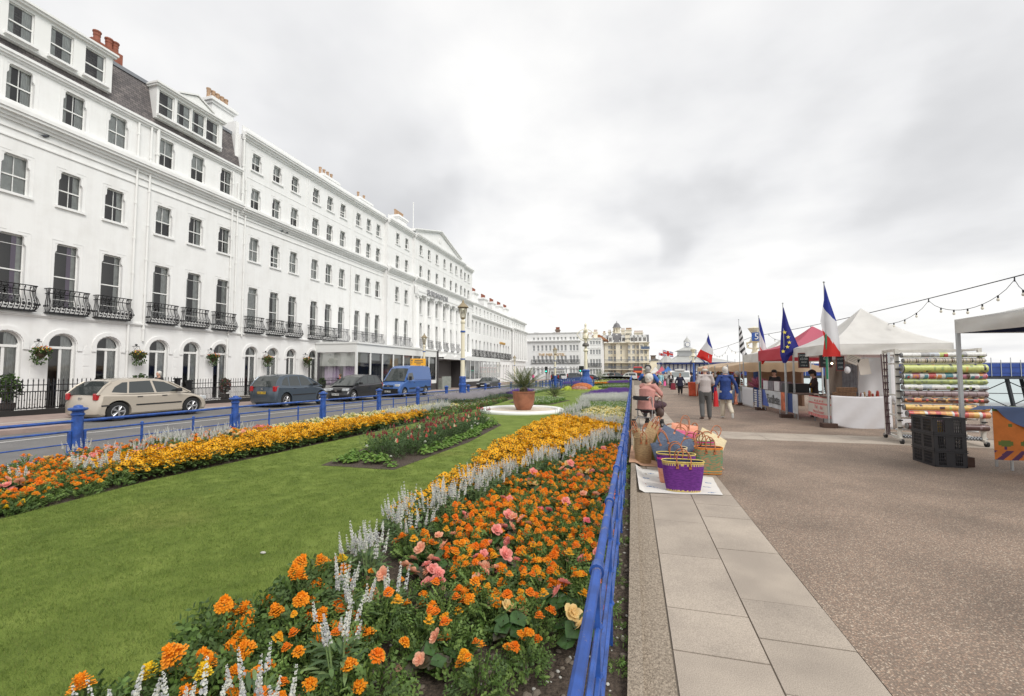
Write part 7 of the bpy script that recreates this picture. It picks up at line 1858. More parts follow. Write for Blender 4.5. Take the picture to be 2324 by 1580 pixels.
q = atX(978, 842, -21.6); person("person in a dark suit by the hotel entrance canopy", (-21.6, q.y, zg(-21, q.y) + .35), -100, 1.75, DKT, DKT, None, 'dark', SKIN, SHOE_K, vox=.025)
q = atX(990, 850, -21.4); person("person in a pink top on the hotel entrance steps", (-21.4, q.y, zg(-21, q.y) + .2), -100, 1.6, PNKT, DKT, None, 'blond', SKIN, SHOE_K, vox=.025)
q = lp(1393 - 138, 868, 80);
for i, (px, c) in enumerate(((1181, DKT), (1257, NAVY), (1210, PNKT))):
 py = 868; Y_ = 85; X_ = lp(px, py, Y_)[0]; person("distant pedestrian %s" % ["in black by the left terrace end", "in navy near the traffic light", "in pink beside the far parked cars"][i], (X_, Y_, zg(X_, Y_)), 180, 1.7, c, DKT, walk(1, .6), 'dark', SKIN, SHOE_K, vox=.03)
for i, (px, Y_, c, c2, lab, hr) in enumerate(((1488, 58, WHT, DNM, "in white at the left of the distant crowd", 'blond'), (1506, 72, REDC, DKT, "in red between the aqua blouse and the blue gazebo", 'brown'), (1516, 60, GRT, DNM, "in a beige top left of the white van", 'grey'),
  (1476, 70, DNM, KHK, "in denim by the far railing", 'dark'), (1583, 36, MARO, DNM, "in maroon at the cream stall's far end", 'brown'), (1618, 27, DKT, DKT, "in black behind the striped shirt by the cream stall", 'dark'), (1672, 24.5, NAVY, DNM, "in navy shopping at the second white stall", 'grey'))):
 X_ = lp(px, 860, Y_)[0]; person("distant shopper " + lab, (X_, Y_, zg(X_, Y_)), 180 if i % 2 else 60, 1.6 + .04 * (i % 4), c, c2, walk(1 if i % 2 else -1, .5), hr, SKIN, SHOE_K, vox=.028)
# ---------------------------------------------------------------- market stalls
ALU = M("stall_pole_metal", (.50, .52, .53), .35, metal=.6); CNV = M("white_canvas", (.80, .79, .76), .85, var=.07, vs=2.2, bump=.35, bs=3.5, trans=.35); CNVR = M("red_canvas", (.62, .12, .15), .85, trans=.55)
CNVP = M("pink_canvas", (.75, .22, .30), .85, trans=.55); CNVC = M("cream_awning", (.72, .56, .40), .85, var=.1, vs=3, trans=.4); CNVB = M("navy_lining", (.02, .03, .09), .8); CNVBL = M("blue_canvas", (.07, .20, .52), .85, trans=.3); CNVN = M("navy_canvas", (.025, .03, .09), .85, trans=.1)
WCL = M("white_cloth", (.72, .71, .73), .85, bump=.25, bs=6, trans=.15); WOODB = M("dark_wood_block", (.065, .035, .025), .85); GREENP = M("green_paint", (.015, .20, .10), .5)
def gazebo(label, x0, x1, y0, y1, eave, val, peak, m, poles=True, group=None, vm=None, lining=None, blocks=True, ylow=None):
 cx, cy = (x0 + x1) / 2, (y0 + y1) / 2; z0 = zg(cx, cy); t = thing("market_stall", label, "gazebo", (cx, cy, z0), 0, group); hx, hy = (x1 - x0) / 2, (y1 - y0) / 2; ze = eave; zt = eave + val; zp = peak
 b = MB()
 def roof(u, v):
  a = (u * 4) % 4; k = int(a); f = a - k; C = [(-hx, -hy), (hx, -hy), (hx, hy), (-hx, hy)]; p, q = C[k % 4], C[(k + 1) % 4]
  ex, ey = p[0] + (q[0] - p[0]) * f, p[1] + (q[1] - p[1]) * f; s_ = 1 - v
  sag = .10 * math.sin(PI * f) * math.sin(PI * min(1, v * 1.0)) ; dip = -.17 * math.sin(PI * v) * (1 if 0 < v < 1 else 0)
  return (ex * s_, ey * s_, zt + (zp - zt) * v ** 1.0 + dip * (1.0) - sag * .5 + .0)
 b.grid(roof, 32, 8, m); b.build("canopy", t, True)
 b = MB(); vm = vm or m
 C = [(-hx, -hy), (hx, -hy), (hx, hy), (-hx, hy)]
 rr = random.Random(int(x0 * 10 + y0))
 for k in range(4):
  p, q = C[k], C[(k + 1) % 4]; L_ = math.hypot(q[0] - p[0], q[1] - p[1]); nx, ny = (q[1] - p[1]) / L_, -(q[0] - p[0]) / L_; ph = rr.uniform(0, 6)
  b.grid(lambda u, v: (p[0] + (q[0] - p[0]) * u + nx * (.004 + .022 * math.sin(u * 9 + v * 5 + ph) * math.sin(PI * u)), p[1] + (q[1] - p[1]) * u + ny * (.004 + .022 * math.sin(u * 9 + v * 5 + ph) * math.sin(PI * u)), zt - val * v - .015 * math.sin(PI * u)), 20, 4, vm)
 b.build("valance", t, True)
 if lining:
  b = MB(); b.grid(lambda u, v: (-hx + .02 + (2 * hx - .04) * u, -hy + .02 + (2 * hy - .04) * v, zt - .06 + .35 * math.sin(PI * u) * math.sin(PI * v)), 8, 8, lining)
  b.box(-hx + .06, hx - .06, hy - .07, hy - .06, ze - .0, zt, lining); b.box(hx - .07, hx - .06, -hy + .06, hy - .08, ze, zt, lining); b.build("lining", t)
 if poles:
  for (px, py) in C:
   sx, sy = px * .985, py * .985; b = MB(); b.box(sx - .025, sx + .025, sy - .025, sy + .025, 0, zt - .03, ALU); b.box(sx - .031, sx + .031, sy - .031, sy + .031, .9, .98, ALU); b.build("pole", t)
 return t
def weight(x, y, label):
 t = thing("weight_block", label, "block", (x, y, zg(x, y))); b = MB(); b.box(-.19, .19, -.13, .13, 0, .13, WOODB); me = evaluated(b.mesh("block"), [('BEVEL', dict(width=.012, segments=2))]); put("block", me, t)
PX = 5.52
pA, pB, pC, pD = at(1881, 970), at(1785, 948), at(1727, 931), at(1681, 920)
e1 = atY(1881, 801, pA.y).z
W1 = 3.05
gazebo("big white gazebo with the peaked roof behind the fabric rack", pA.x, pA.x + W1, pA.y, pB.y, 2.12, .30, 3.62, CNV)
gazebo("red gazebo between the two white ones", pB.x + .02, pB.x + 3.0, pB.y + .05, pC.y, 2.10, .42, 3.40, CNVP, vm=CNVR)
gazebo("second white gazebo beyond the red one", pC.x + .02, pC.x + 3.0, pC.y + .05, pD.y, 2.12, .36, 3.30, CNV)
for p, l in ((pA, "nearest, at the big white gazebo's front pole"), (pB, "at the pole between white and red gazebos"), (pC, "at the pole between the red and the second white gazebo"), (pD, "at the far pole of the second white gazebo")): weight(p.x - .02, p.y - .05, "dark wooden weight block " + l)
gz = [o for o in bpy.data.objects if o.get("label", "").startswith("big white gazebo")][0]
b = MB(); b.box(-.03, .03, -(pB.y - pA.y) / 2 - .03, -(pB.y - pA.y) / 2 + .03, 0, 2.2, ALU); b.build("pole", gz)
c0 = atY(2168, 757, 9.55)
g0 = gazebo("grey white canopy with a navy lining cutting in at the right edge", c0.x, c0.x + 3.2, 6.6, 9.55, c0.z, .245, c0.z + 1.0, CNV, lining=CNVB)
def cloth(name, label, fn, nu, nv, m, cat="cloth", thick=.004):
 b = MB(); b.grid(fn, nu, nv, m); me = b.mesh(name, True); me = evaluated(me, [('SOLIDIFY', dict(thickness=thick))]); o = put(name, me); return tag(o, label, cat)
xA = pA.x + .06; xC = pA.x + W1 / 2; yF = pA.y - .03
cloth("hanging_cloth", "white cloth hung across the front of the big white gazebo's counter", lambda u, v: (xA + (xC - xA) * u, yF - .03 - .03 * math.sin((u * 1.6 + v * .8) * 9) * (.3 + v * .7), .93 - .03 * math.sin(PI * u) - (.85 + .10 * math.sin(PI * u * .9)) * v), 30, 20, WCL)
xR2 = pA.x + W1
cloth("hanging_cloth", "white cloth low behind the fabric rack, right half of the big gazebo front", lambda u, v: (xC + .1 + (xR2 - xC - .2) * u, yF + .02 - .02 * math.sin(u * 14) * v, .86 - .78 * v), 20, 8, WCL)
cloth("side_sheet", "white side sheet hanging at the back of the big white gazebo", lambda u, v: (pA.x + 1.1 + 1.9 * u, pB.y - .08 + .03 * math.sin(u * 20), 2.1 - 1.5 * v), 24, 6, WCL)
GREYL = M("grey_lace", (.36, .35, .38), .9, var=.3, vs=9, trans=.5); cloth("back_sheet", "crumpled beige sheet behind the jars on the big gazebo counter", lambda u, v: (pA.x + .55 + .9 * u, pA.y + 1.6 + .05 * math.sin(u * 17 + v * 3), 2.0 - 1.15 * v), 24, 8, M("beige_sheet", (.42, .34, .29), .9, trans=.3))
cloth("lace_curtain", "grey translucent curtain panel at the right of the counter goods", lambda u, v: (pA.x + .95 + .42 * u, pA.y + 1.45 + .02 * math.sin(u * 30), 1.85 - 1.0 * v), 16, 4, GREYL)
WCR = M("wicker_brown", (.22, .12, .06), .8, var=.4, vs=30); JARM = M("jar_mixed", (.42, .28, .16), .4, var=.5, vs=20); TBL = M("counter_top", (.12, .09, .07), .8)
t = thing("market_counter", "counter behind the hanging white cloth", "table", (pA.x + .78, pA.y + .45, 0)); b = MB(); b.box(-.68, .70, -.38, .4, .84, .88, TBL); b.build("top", t)
for s_ in (-.6, .6):
 b = MB(); b.box(s_ - .02, s_ + .02, -.3, .3, -.02, .84, ALU); b.build("leg", t)
for i, (x, z) in enumerate(((-.32, .88), (-.12, .88), (-.22, 1.02), (.02, 1.02), (-.05, 1.16 - .28))):
 t = thing("wicker_box", "brown wicker box on the counter, %s" % ["lower left", "lower middle", "upper left", "upper right", "lower right"][i], "basket", (pA.x + .72 + x, pA.y + .30 + .1 * (i % 2), z)); b = MB(); b.box(-.13, .13, -.1, .1, 0, .13, WCR);
 for k in range(5): b.box(-.135, .135, -.105, -.1, .012 + k * .026, .02 + k * .026, WOODB)
 b.build("box", t)
rj = random.Random(9)
for i in range(9):
 b = MB(); r_ = rj.uniform(.025, .04); h = rj.uniform(.07, .2); b.lathe([(r_, 0), (r_, h * .8), (r_ * .7, h * .9), (r_ * .75, h)], rj.choice([JARM, WCL, JARM, M("jar_red", (.40, .06, .04), .4)]), 8)
 o = b.build("jar", None, False, (pA.x + .95 + i * .055, pA.y + .2 + rj.uniform(-.05, .2), .88)); tag(o, "small jar or bottle among those on the gazebo counter", "jar", "jars on the gazebo counter")
BOARD = M("chalk_board", (.02, .03, .035), .7); BRDF = M("board_frame", (.16, .035, .03), .5); CARD = M("cream_card", (.62, .56, .50), .8); CHALK = M("chalk", (.55, .58, .58), .9)
def board(x, y, z, w_, h, rz, label, lines):
 t = thing("chalkboard", label, "sign", (x, y, z), rz); b = MB(); b.box(-w_ / 2, w_ / 2, -.01, .01, -h / 2, h / 2, BRDF); b.build("frame", t); b = MB(); b.box(-w_ / 2 + .025, w_ / 2 - .025, -.013, -.0105, -h / 2 + .025, h / 2 - .025, BOARD); b.build("slate", t)
 for i, (tx_, sz) in enumerate(lines): put_text(tx_, sz, CHALK, t, (0, -.014, h / 2 - .09 - i * h / (len(lines) + .6)), (PI / 2, 0, 0), .0008)
yb = pA.y + .9
board(pA.x - .06 + .02, yb + .75, 1.98, .34, .50, .15, "chalkboard with prices, left of the pair under the gazebo edge", [("CHORIZO", .07), ("£3.50", .10), ("EACH", .06), ("2 FOR £6", .05)])
board(pA.x + .18, yb - .35, 2.0, .34, .52, -.1, "chalkboard with prices, right of the pair under the gazebo edge", [("NOUGAT", .065), ("£2", .13), ("100 G", .06)])
board(pA.x + .48, pA.y + .35, 1.86, .22, .44, 0, "small dark chalkboard in a red brown frame hanging above the wicker boxes", [("SAUCISSON", .032), ("5 FOR", .05), ("£10", .07)])
for i, (dx, z, w_, h, a) in enumerate(((.78, 1.98, .34, .26, .45), (1.06, 1.76, .28, .46, -.14))):
 t = thing("hanging_card", "cream card hanging askew under the gazebo roof, %s" % ("upper one with small print" if i == 0 else "blank lower one"), "card", (pA.x + dx, pA.y + .28, z)); b = MB(); b.X = Matrix.Rotation(a, 4, 'Y'); b.box(-w_ / 2, w_ / 2, -.004, .004, -h / 2, h / 2, CARD)
 if i == 0:
  for k in range(4): b.box(-.12, .12, -.006, -.0045, .07 - k * .045, .078 - k * .045, BOARD)
 b.build("card", t); b = MB(); b.tube([(0, 0, h / 2), (0, 0, 2.25 - z)], .003, BOARD, 3); b.build("string", t)
BULB = M("glowing_bulb", (1.0, .82, .5), .4, emit=5.0)
for i, (px, py, Y) in enumerate(((1888, 825, pA.y + .5), (1900, 823, pA.y + .8))):
 v = atY(px, py, Y); o = tag(MB.build((lambda b: (b.ball((0, 0, 0), .03, BULB, 8, 6), b.tube([(0, 0, .02), (0, 0, .3)], .004, BLK, 3), b)[2])(MB()), "light_bulb", None, False, v), "lit bulb hanging in the gazebo, %s" % ("left one" if i == 0 else "right one"), "lamp")
b = MB(); b.ball((0, 0, 0), .09, WCL, 10, 8, (.9, .6, 1.2)); b.tube([(0, 0, .1), (0, 0, .35)], .004, BLK, 3); tag(b.build("lace_bunch", None, True, (pA.x + .60, pA.y + .2, 1.66)), "white lacy bunch hanging below the small chalkboard", "decoration")
def ptable(x, y, L, d, h, name, label, topm):
 t = thing(name, label, "table", (x, y, zg(x, y))); b = MB(); b.box(-d / 2, d / 2, -L / 2, L / 2, h - .03, h, topm); b.build("top", t)
 for sx in (-1, 1):
  for sy in (-1, 1): b = MB(); b.box(sx * (d / 2 - .06) - .015, sx * (d / 2 - .06) + .015, sy * (L / 2 - .08) - .015, sy * (L / 2 - .08) + .015, 0, h - .03, ALU); b.build("leg", t)
 return t
RWH = M("red_check", (.60, .05, .06), .85)
y0 = pA.y + .15; y1 = y0 + 1.75; xT = pA.x + .18
ptable(xT + .42, (y0 + y1) / 2, y1 - y0, .75, .80, "trestle_table", "trestle table under the red and cream printed cloth", TBL)
def rwcol(u, v):
 if v > .86 or .30 < v < .38 or v < .05: return RWH if int(v * 120) % 2 or int(u * 160) % 2 else CRC
 return CRC
CRC = M("cream_printed_cloth", (.68, .60, .53), .85, trans=.1)
b = MB(); b.grid(lambda u, v: (xT - .02 - .03 * v + .015 * math.sin(u * 25) * v, y0 - .02 + (y1 - y0 + .04) * u, .83 - .60 * v - .05 * math.sin(u * 3) * v), 60, 40, rwcol)
cl = b.build("printed_cloth"); tag(cl, "cream cloth with red borders and French writing hanging from the trestle table", "tablecloth")
put_text("Merci d'écouter", .13, RWH, cl, (xT - .075, (y0 + y1) / 2, .36), (PI / 2, 0, -PI / 2), .001, shear=.3)
put_text("Ail   Ail   Ail   Ail", .10, RWH, cl, (xT - .06, (y0 + y1) / 2, .70), (PI / 2, 0, -PI / 2), .001, shear=.3); put_text("Thé    Bio", .16, RWH, cl, (xT - .07, (y0 + y1) / 2, .50), (PI / 2, 0, -PI / 2), .001, shear=.3)
SAUS = M("dried_sausage", (.20, .09, .06), .8, var=.5, vs=25); SAUS2 = M("floury_sausage", (.45, .36, .30), .9)
for i in range(26):
 b = MB(); b.tube([(-.07, 0, 0), (0, .01, .012), (.07, 0, 0)], .022, SAUS if i % 3 else SAUS2, 7); tag(b.build("dried_sausage", None, True, (xT + rj.uniform(.05, .6), y0 + .1 + i * .06, .83 + rj.uniform(0, .05)), rj.uniform(0, 3)), "dried sausage in the heap on the trestle table", "sausage", "dried sausages on the table")
t = thing("plastic_crate", "black crate pushed under the trestle table", "crate", (xT + .3, y0 + .7, zg(5, 16))); b = MB(); b.box(-.2, .2, -.3, .3, 0, .22, BLK); b.build("crate", t)
NAVB = M("banner_navy", (.025, .06, .22), .6); BANW = M("banner_white", (.55, .56, .58), .6, var=.15, vs=2); BANO = M("banner_orange", (.60, .14, .05), .6, var=.4, vs=3); BANB = M("banner_blue", (.06, .11, .40), .6)
yb0, yb1 = y1 + .10, pC.y - .1; LB_n = yb1 - yb0
def bancol(u, v):      # u runs from near to far
 if u < .13: return BANW
 if u < .30: return NAVB
 if u < .42: return BANO
 if u < .88 - .1 * v: return BANW
 return BANB
t = thing("banner_counter", "long food counter wearing a printed banner of orange, white and blue", "stall counter", (pB.x + .1, 0, 0))
zc = zg(5.5, pB.y)
b = MB(); b.grid(lambda u, v: (0 + .01 * math.sin(u * 20), yb0 + LB_n * u, zc + .86 - .66 * v), 50, 6, bancol); bn = b.build("banner", t)
put_text("Tartiflette", .50, M("banner_lettering", (.10, .10, .10), .6), bn, (-.022, yb0 + LB_n * .63, zc + .52), (PI / 2, 0, -PI / 2), .004, space=.86)
b = MB(); b.box(.02, .8, yb0, yb1, zc + .84, zc + .88, TBL); b.build("top", t)
for yy in (yb0 + .2, (yb0 + yb1) / 2, yb1 - .2): b = MB(); b.box(.05, .08, yy, yy + .03, zc, zc + .84, ALU); b.build("leg", t)
b = MB(); b.box(.05, .7, yb0 + 1.0, yb0 + 1.75, zc + .88, zc + 1.2, BLK); tag(b.build("griddle_box", None, False, (pB.x + .1, 0, 0)), "black box on the banner counter before the vendor", "box")
for i in range(3):
 b = MB(); yy = yb0 + 2.0 + i * .75; b.box(.03, .05, yy, yy + .62, zc + .88, zc + 1.24, GREYL if i % 2 else WCL); b.box(.05, .45, yy, yy + .02, zc + .88, zc + 1.24, GREYL); o = b.build("splash_guard", None, False, (pB.x + .1, 0, 0)); tag(o, "clear upright splash guard on the food counter, " + ["nearest", "middle", "farthest"][i], "screen")
BRN2 = M("dark_brown_hoodie", (.035, .022, .02), .9); YAP = M("mustard_apron", (.50, .30, .03), .8)
v = at(1812, 948); pvx, pvy = pB.x + 1.05, yb0 + 1.25
t = person("vendor in a dark brown hooded top and cap working at the food counter", (pvx, pvy, zg(pvx, pvy)), 80, 1.66, BRN2, DKT, dict(re=V(.22, .12, 1.12), rw=V(.14, .36, 1.10), le=V(-.22, .12, 1.12), lw=V(-.14, .38, 1.10), look=V(0, 1, -.45), hd=V(0, .05, 1.585)), 'dark', SKIN, SHOE_K, hat=DKT, cap=True, coat=.05, vox=.016)
b = MB(); b.box(-.11, .11, .10, .125, .75, 1.25, YAP); put("apron", b.mesh("apron"), t)
pvx, pvy = pC.x + 1.0, pC.y + 1.6
person("vendor in a black jacket and beret behind the far white counter", (pvx, pvy, zg(pvx, pvy)), 140, 1.70, DKT, DKT, None, 'dark', SKIN, SHOE_K, hat=DKT, coat=.05, vox=.018)
cloth("hanging_cloth", "white sheet round the counter of the second white gazebo", lambda u, v: (pD.x + .05, pC.y + .9 + 2.2 * u, zg(5.5, 25) + .95 - .90 * v + 0), 12, 8, WCL)
b = MB(); yS = pC.y + .05
t = thing("slatted_panel", "white slatted panel by the red gazebo's far pole", "panel", (pC.x - .02, yS, zg(5.5, yS)))
for k in range(8): b.box(-.01, .01, -.25, .85, .08 + k * .10, .15 + k * .10, WCL)
b.build("slats", t); b = MB(); b.box(-.03, -.012, .15, .35, .05, .85, NAVB); b.build("strip", t)
DRYF = M("magenta_dried_flowers", (.28, .04, .12), .9); PFL = M("pink_dried_flowers", (.45, .18, .22), .9)
b = MB(); rr = random.Random(4)
for _ in range(160):
 a = rr.uniform(0, 6.28); e_ = rr.uniform(.2, 1.4); L_ = rr.uniform(.2, .55); b.tube([(0, 0, 0), (L_ * math.cos(a) * math.cos(e_), L_ * math.sin(a) * math.cos(e_), L_ * math.sin(e_))], .01, rr.choice([DRYF, PFL]), 3)
for k, (dx, dy) in enumerate(((.35, 1.2), (.45, 1.9))): o = put("dried_flowers", b.mesh("dried_flowers"), None, (pD.x + dx, pC.y + dy, zg(5.5, 25) + .95)); tag(o, "bunch of magenta dried flowers on the far white counter, %s" % ("left" if k else "right"), "flowers")
GARN = [M("garland_brown", (.16, .08, .04), .9), M("garland_red", (.30, .05, .03), .9), M("garland_ochre", (.35, .22, .08), .9), M("garland_green", (.06, .10, .03), .9)]
ya, yb_ = pD.y + .3, pD.y + 11.0; xa = pD.x - .5
t = thing("awning_stall", "long cream stall with a scalloped awning beyond the white gazebos", "stall", (xa, ya, zg(5, 32)))
Ls = yb_ - ya
b = MB(); b.grid(lambda u, v: (4.2 * v, Ls * u, 2.0 + .30 * math.sin(PI * v) + .06 * math.sin(u * 20)), 30, 10, CNVC)
b.grid(lambda u, v: (-.01 + 4.2 * 0, Ls * u, 2.0 - .22 * v - (.05 * abs(math.sin(u * 40)) if v > .5 else 0)), 120, 2, CNVC); b.grid(lambda u, v: (4.2 * u, -.01, 2.0 + .30 * math.sin(PI * u) * (1 - v) - .22 * v - (.05 * abs(math.sin(u * 18)) if v > .5 else 0)), 60, 3, CNVC); b.build("awning", t, True)
for yy in (0, Ls / 3, Ls * 2 / 3, Ls):
 for xx in (0, 4.2): b = MB(); b.box(xx - .03, xx + .03, yy - .03, yy + .03, 0, 2.1, ALU); b.build("pole", t)
b = MB(); b.box(.2, 1.0, .5, Ls - .4, .0, .75, WCL); b.box(3.3, 3.4, 0, Ls, 0, 2.1, M("stall_backdrop", (.20, .12, .08), .9)); b.build("counter", t)
for i in range(34):
 b = MB(); z = 0
 for k in range(9): b.ball((rr.uniform(-.03, .03), rr.uniform(-.03, .03), -k * .10), rr.uniform(.04, .07), rr.choice(GARN), 6, 4)
 o = b.build("garland", None, False, (xa + rr.uniform(.1, .8), ya + .4 + i * Ls / 36, zg(5, 32) + 1.9)); tag(o, "hanging string of wares under the scalloped awning", "garland", "strings of wares under the cream awning")
for i in range(9):
 v = Vector((xa + .3, ya + .8 + i * 1.1, zg(5, 32) + 1.85)); b = MB(); b.ball((0, 0, 0), .045, BULB, 8, 6); tag(b.build("light_bulb", None, False, v), "lit bulb under the scalloped awning", "lamp", "bulbs under the cream awning")
for i in range(22):
 b = MB(); h = rr.uniform(.1, .3); b.box(-.09, .09, -.12, .12, 0, h, rr.choice(GARN + [WCL, CARD])); tag(b.build("packet", None, False, (xa + .4 + rr.uniform(0, .4), ya + .7 + i * .45, zg(5, 32) + .75)), "packet of wares on the counter under the scalloped awning", "packet", "packets on the cream stall counter")
v = at(1574, 899); t = thing("red_drum", "orange red drum standing by the far stalls", "bin", v); b = MB(); b.lathe([(.30, 0), (.33, .05), (.32, .4), (.35, .8), (.37, .95), (.36, 1.0)], M("orange_red_plastic", (.55, .08, .03), .5, var=.2, vs=5), 18); b.build("drum", t)
WOODL = M("pale_wood", (.42, .33, .22), .7)
for i, px in enumerate((1628, 1640)):
 v = at(px, 908); t = thing("folding_stool", "pale wooden folding stool behind the walkers, " + ("left" if i == 0 else "right"), "stool", v); b = MB()
 for s_ in (-1, 1): b.tube([(s_ * .18, -.16, 0), (s_ * .18, .16, .46)], .018, WOODL, 5); b.tube([(s_ * .16, .16, 0), (s_ * .16, -.16, .46)], .018, WOODL, 5)
 b.box(-.2, .2, -.18, .18, .45, .48, WOODL); b.build("frame", t)
def fargaz(px0, px1, py_e, py_p, Y, m, label, depth=3.0):
 a, c = lp(px0, py_e, Y), lp(px1, py_e, Y); z = zg(2, Y); gazebo(label, a[0], c[0], Y, Y + depth, a[1] - z - .3, .3, lp(px0, py_p, Y + 1.5)[1] - z, m)
fargaz(1512, 1563, 846, 835, 62, CNVN, "navy gazebo beyond the white van", 4)
fargaz(1503, 1533, 844, 831, 70, CNVBL, "blue gazebo in the far row"); fargaz(1490, 1517, 845, 831, 78, CNVP, "pink gazebo in the far row"); fargaz(1476, 1501, 846, 832, 86, CNV, "white gazebo at the far left of the row")
v = at(1546, 877); vx = atY(1546, 877, 52).x
t = thing("motorhome", "white van with a roof hatch facing down the promenade before the navy gazebo", "van", (vx, 52, zg(3, 52))); t.scale = (1.15, 1, .86)
WVAN = M("white_van_paint", (.68, .68, .67), .35, coat=.4)
b = MB(); b.add([(-1.0, 0, .45), (1.0, 0, .45), (1.0, 0, 1.1), (-1.0, 0, 1.1), (-.98, .55, 1.25), (.98, .55, 1.25), (.90, 1.0, 2.05), (-.90, 1.0, 2.05), (-.88, 1.2, 2.2), (.88, 1.2, 2.2), (-1.0, 5, .45), (1.0, 5, .45), (.88, 5, 2.2), (-.88, 5, 2.2), (.98, 1.0, 1.25), (-.98, 1.0, 1.25)],
 [(0, 1, 2, 3), (3, 2, 5, 4), (4, 5, 6, 7), (7, 6, 9, 8), (8, 9, 12, 13), (1, 11, 12, 9, 6, 5, 2), (0, 3, 4, 7, 8, 13, 10), (10, 13, 12, 11), (0, 10, 11, 1)], WVAN); put("body", b.mesh("body"), t)
b = MB(); b.add([(-.85, .58, 1.33), (.85, .58, 1.33), (.80, .955, 2.0), (-.80, .955, 2.0)], [(0, 1, 2, 3)], M("grey_windscreen", (.22, .24, .24), .1)); b.build("windscreen", t)
b = MB(); b.box(-.98, .98, -.08, .0, .30, .62, BLK); b.build("bumper", t); b = MB(); b.box(-.45, .45, .9, 1.6, 2.2, 2.42, WVAN); b.build("roof_hatch", t)
for s_ in (-1, 1):
 b = MB(); b.box(s_ * .75 - .18, s_ * .75 + .18, -.02, .05, .8, 1.0, LMPW); b.build("headlight", t); b = MB(); b.tube([(s_ * .78, .7, .32), (s_ * .98, .7, .32)], .33, TYRE, 14); b.build("wheel", t)
b = MB(); b.box(-.26, .26, -.095, -.082, .42, .54, PLW); b.build("number_plate", t)
# ---------------------------------------------------------------- flags
FB = M("flag_blue", (.02, .035, .28), .7, trans=.35); FW = M("flag_white", (.70, .70, .72), .75, trans=.35); FR = M("flag_red", (.62, .03, .025), .7, trans=.35); FEU = M("flag_eu_blue", (.018, .02, .20), .7, trans=.3); FY = M("flag_star_yellow", (.75, .62, .08), .6); FK = M("flag_black", (.03, .03, .03), .7)
def flag(label, x, y, ztop, base_z, outline, colf, sc, polem=ALU, poley=0, ncol=30, nrow=90, poler=.016, gp=None, group="flags above the market stalls"):
 """outline: list of (v, left, right) in metres from the pole, v = drop from the pole top"""
 t = thing("flag", label, "flag", (x, y, base_z), 0, group)
 b = MB(); b.tube([(0, 0, 0), (0, 0, ztop - base_z)], poler, polem, 8); b.ball((0, 0, ztop - base_z), poler * 1.8, polem, 8, 6)
 if gp: b.tube([(0, 0, gp[0] - base_z), (0, 0, gp[1] - base_z)], poler * 1.5, GREENP, 8)
 b.build("pole", t)
 def L(k, q):
  for (a, c) in zip(outline, outline[1:]):
   if q <= c[0]: f = (q - a[0]) / (c[0] - a[0]); return a[k] + (c[k] - a[k]) * f
  return outline[-1][k]
 v1 = outline[-1][0]; v0 = outline[0][0]
 def fn(u, v):
  q = v0 + (v1 - v0) * v; l, r = L(1, q), L(2, q); return (l + (r - l) * u, -.03 + .05 * math.sin(u * 7 + v * 2) * (r - l) * 1.6, ztop - base_z - q - L(3, q) * u)
 b = MB(); b.grid(fn, ncol, nrow, colf); me = b.mesh("cloth", True); put("cloth", me, t); return t
def pm(Y): return (Vector((0, Y, 0)) - Vector((0, 0, 0))).length      # metres per thousand display pixels grow with distance
def mpp(x, y): d = co.rotation_euler.to_matrix().inverted() @ Vector((x, y, 0)); return -d.z / 1000
k = mpp(pA.x, pA.y); zt_ = atY(1879, 640, pA.y - .08).z; x_ = pA.x - .02
def tric(b1, b2): return lambda u, v: FB if v < b1 - .10 * (1 - u) + .06 * u * 0 else (FW if v < b2 + .12 * u else FR)
def tcol(u, v):
 if v < .40 + .22 * u - .10: return FB
 if v < .62 + .40 * u * (1 if u < .55 else .8): return FW
 return FR
flag("tall French tricolour on the pole at the front corner of the big white gazebo", x_, pA.y - .08, zt_, 0, [(5 * k, 0, 0 * k, 0), (40 * k, -2 * k, 8 * k, 0), (90 * k, -10 * k, 22 * k, 0), (130 * k, -3 * k, 26 * k, 0), (170 * k, -8 * k, 27 * k, 0), (158 * k + 7 * k, -11 * k, 16 * k, -20 * k)][:5], tcol, k, poler=.018, gp=(1.4, 2.7))
k = mpp(pB.x, pB.y); zt_ = atY(1787, 688, pB.y - .08).z
f_ = flag("blue European flag with yellow stars on the pole between white and red gazebos", pB.x - .03, pB.y - .08, zt_, zc, [(10 * k, 0, 1 * k, 0), (50 * k, -4 * k, 11 * k, 0), (90 * k, -7 * k, 26 * k, 0), (112 * k, -8 * k, 34 * k, 0), (120 * k, -8 * k, 12 * k, 0), (136 * k, -4 * k, 3 * k, 0)], lambda u, v: FEU, k)
for (dx, dv) in ((0, 67), (7, 78), (9, 90), (5, 100), (-4, 110)):
 b = MB(); P = []
 for i in range(10): r_ = (4.6 if i % 2 == 0 else 1.9) * k; P.append((dx * k + r_ * math.sin(i * PI / 5), (zt_ - zc) - dv * k + r_ * math.cos(i * PI / 5)))
 n = len(P); b.add([(dx * k, -.10, (zt_ - zc) - dv * k)] + [(x, -.10, z) for x, z in P], [(0, 1 + (i + 1) % n, 1 + i) for i in range(n)], FY); b.build("star", f_)
k = mpp(pC.x, pC.y); zt_ = atY(1727, 717, pC.y - .05).z
flag("smaller French tricolour on the pole between red and second white gazebos", pC.x, pC.y - .05, zt_, zg(5.5, pC.y), [(4 * k, 0, 1 * k, 0), (40 * k, 1 * k, 9 * k, 0), (70 * k, 1 * k, 13 * k, 0), (92 * k, 2 * k, 20 * k, 0), (100 * k, 2 * k, 12 * k, 0), (110 * k, 3 * k, 6 * k, 0)], lambda u, v: FB if v < .28 + .3 * u else (FW if v < .62 + .3 * u else FR), k, gp=(.9, 2.0))
k = mpp(pD.x, pD.y); zt_ = atY(1679, 725, pD.y - .05).z
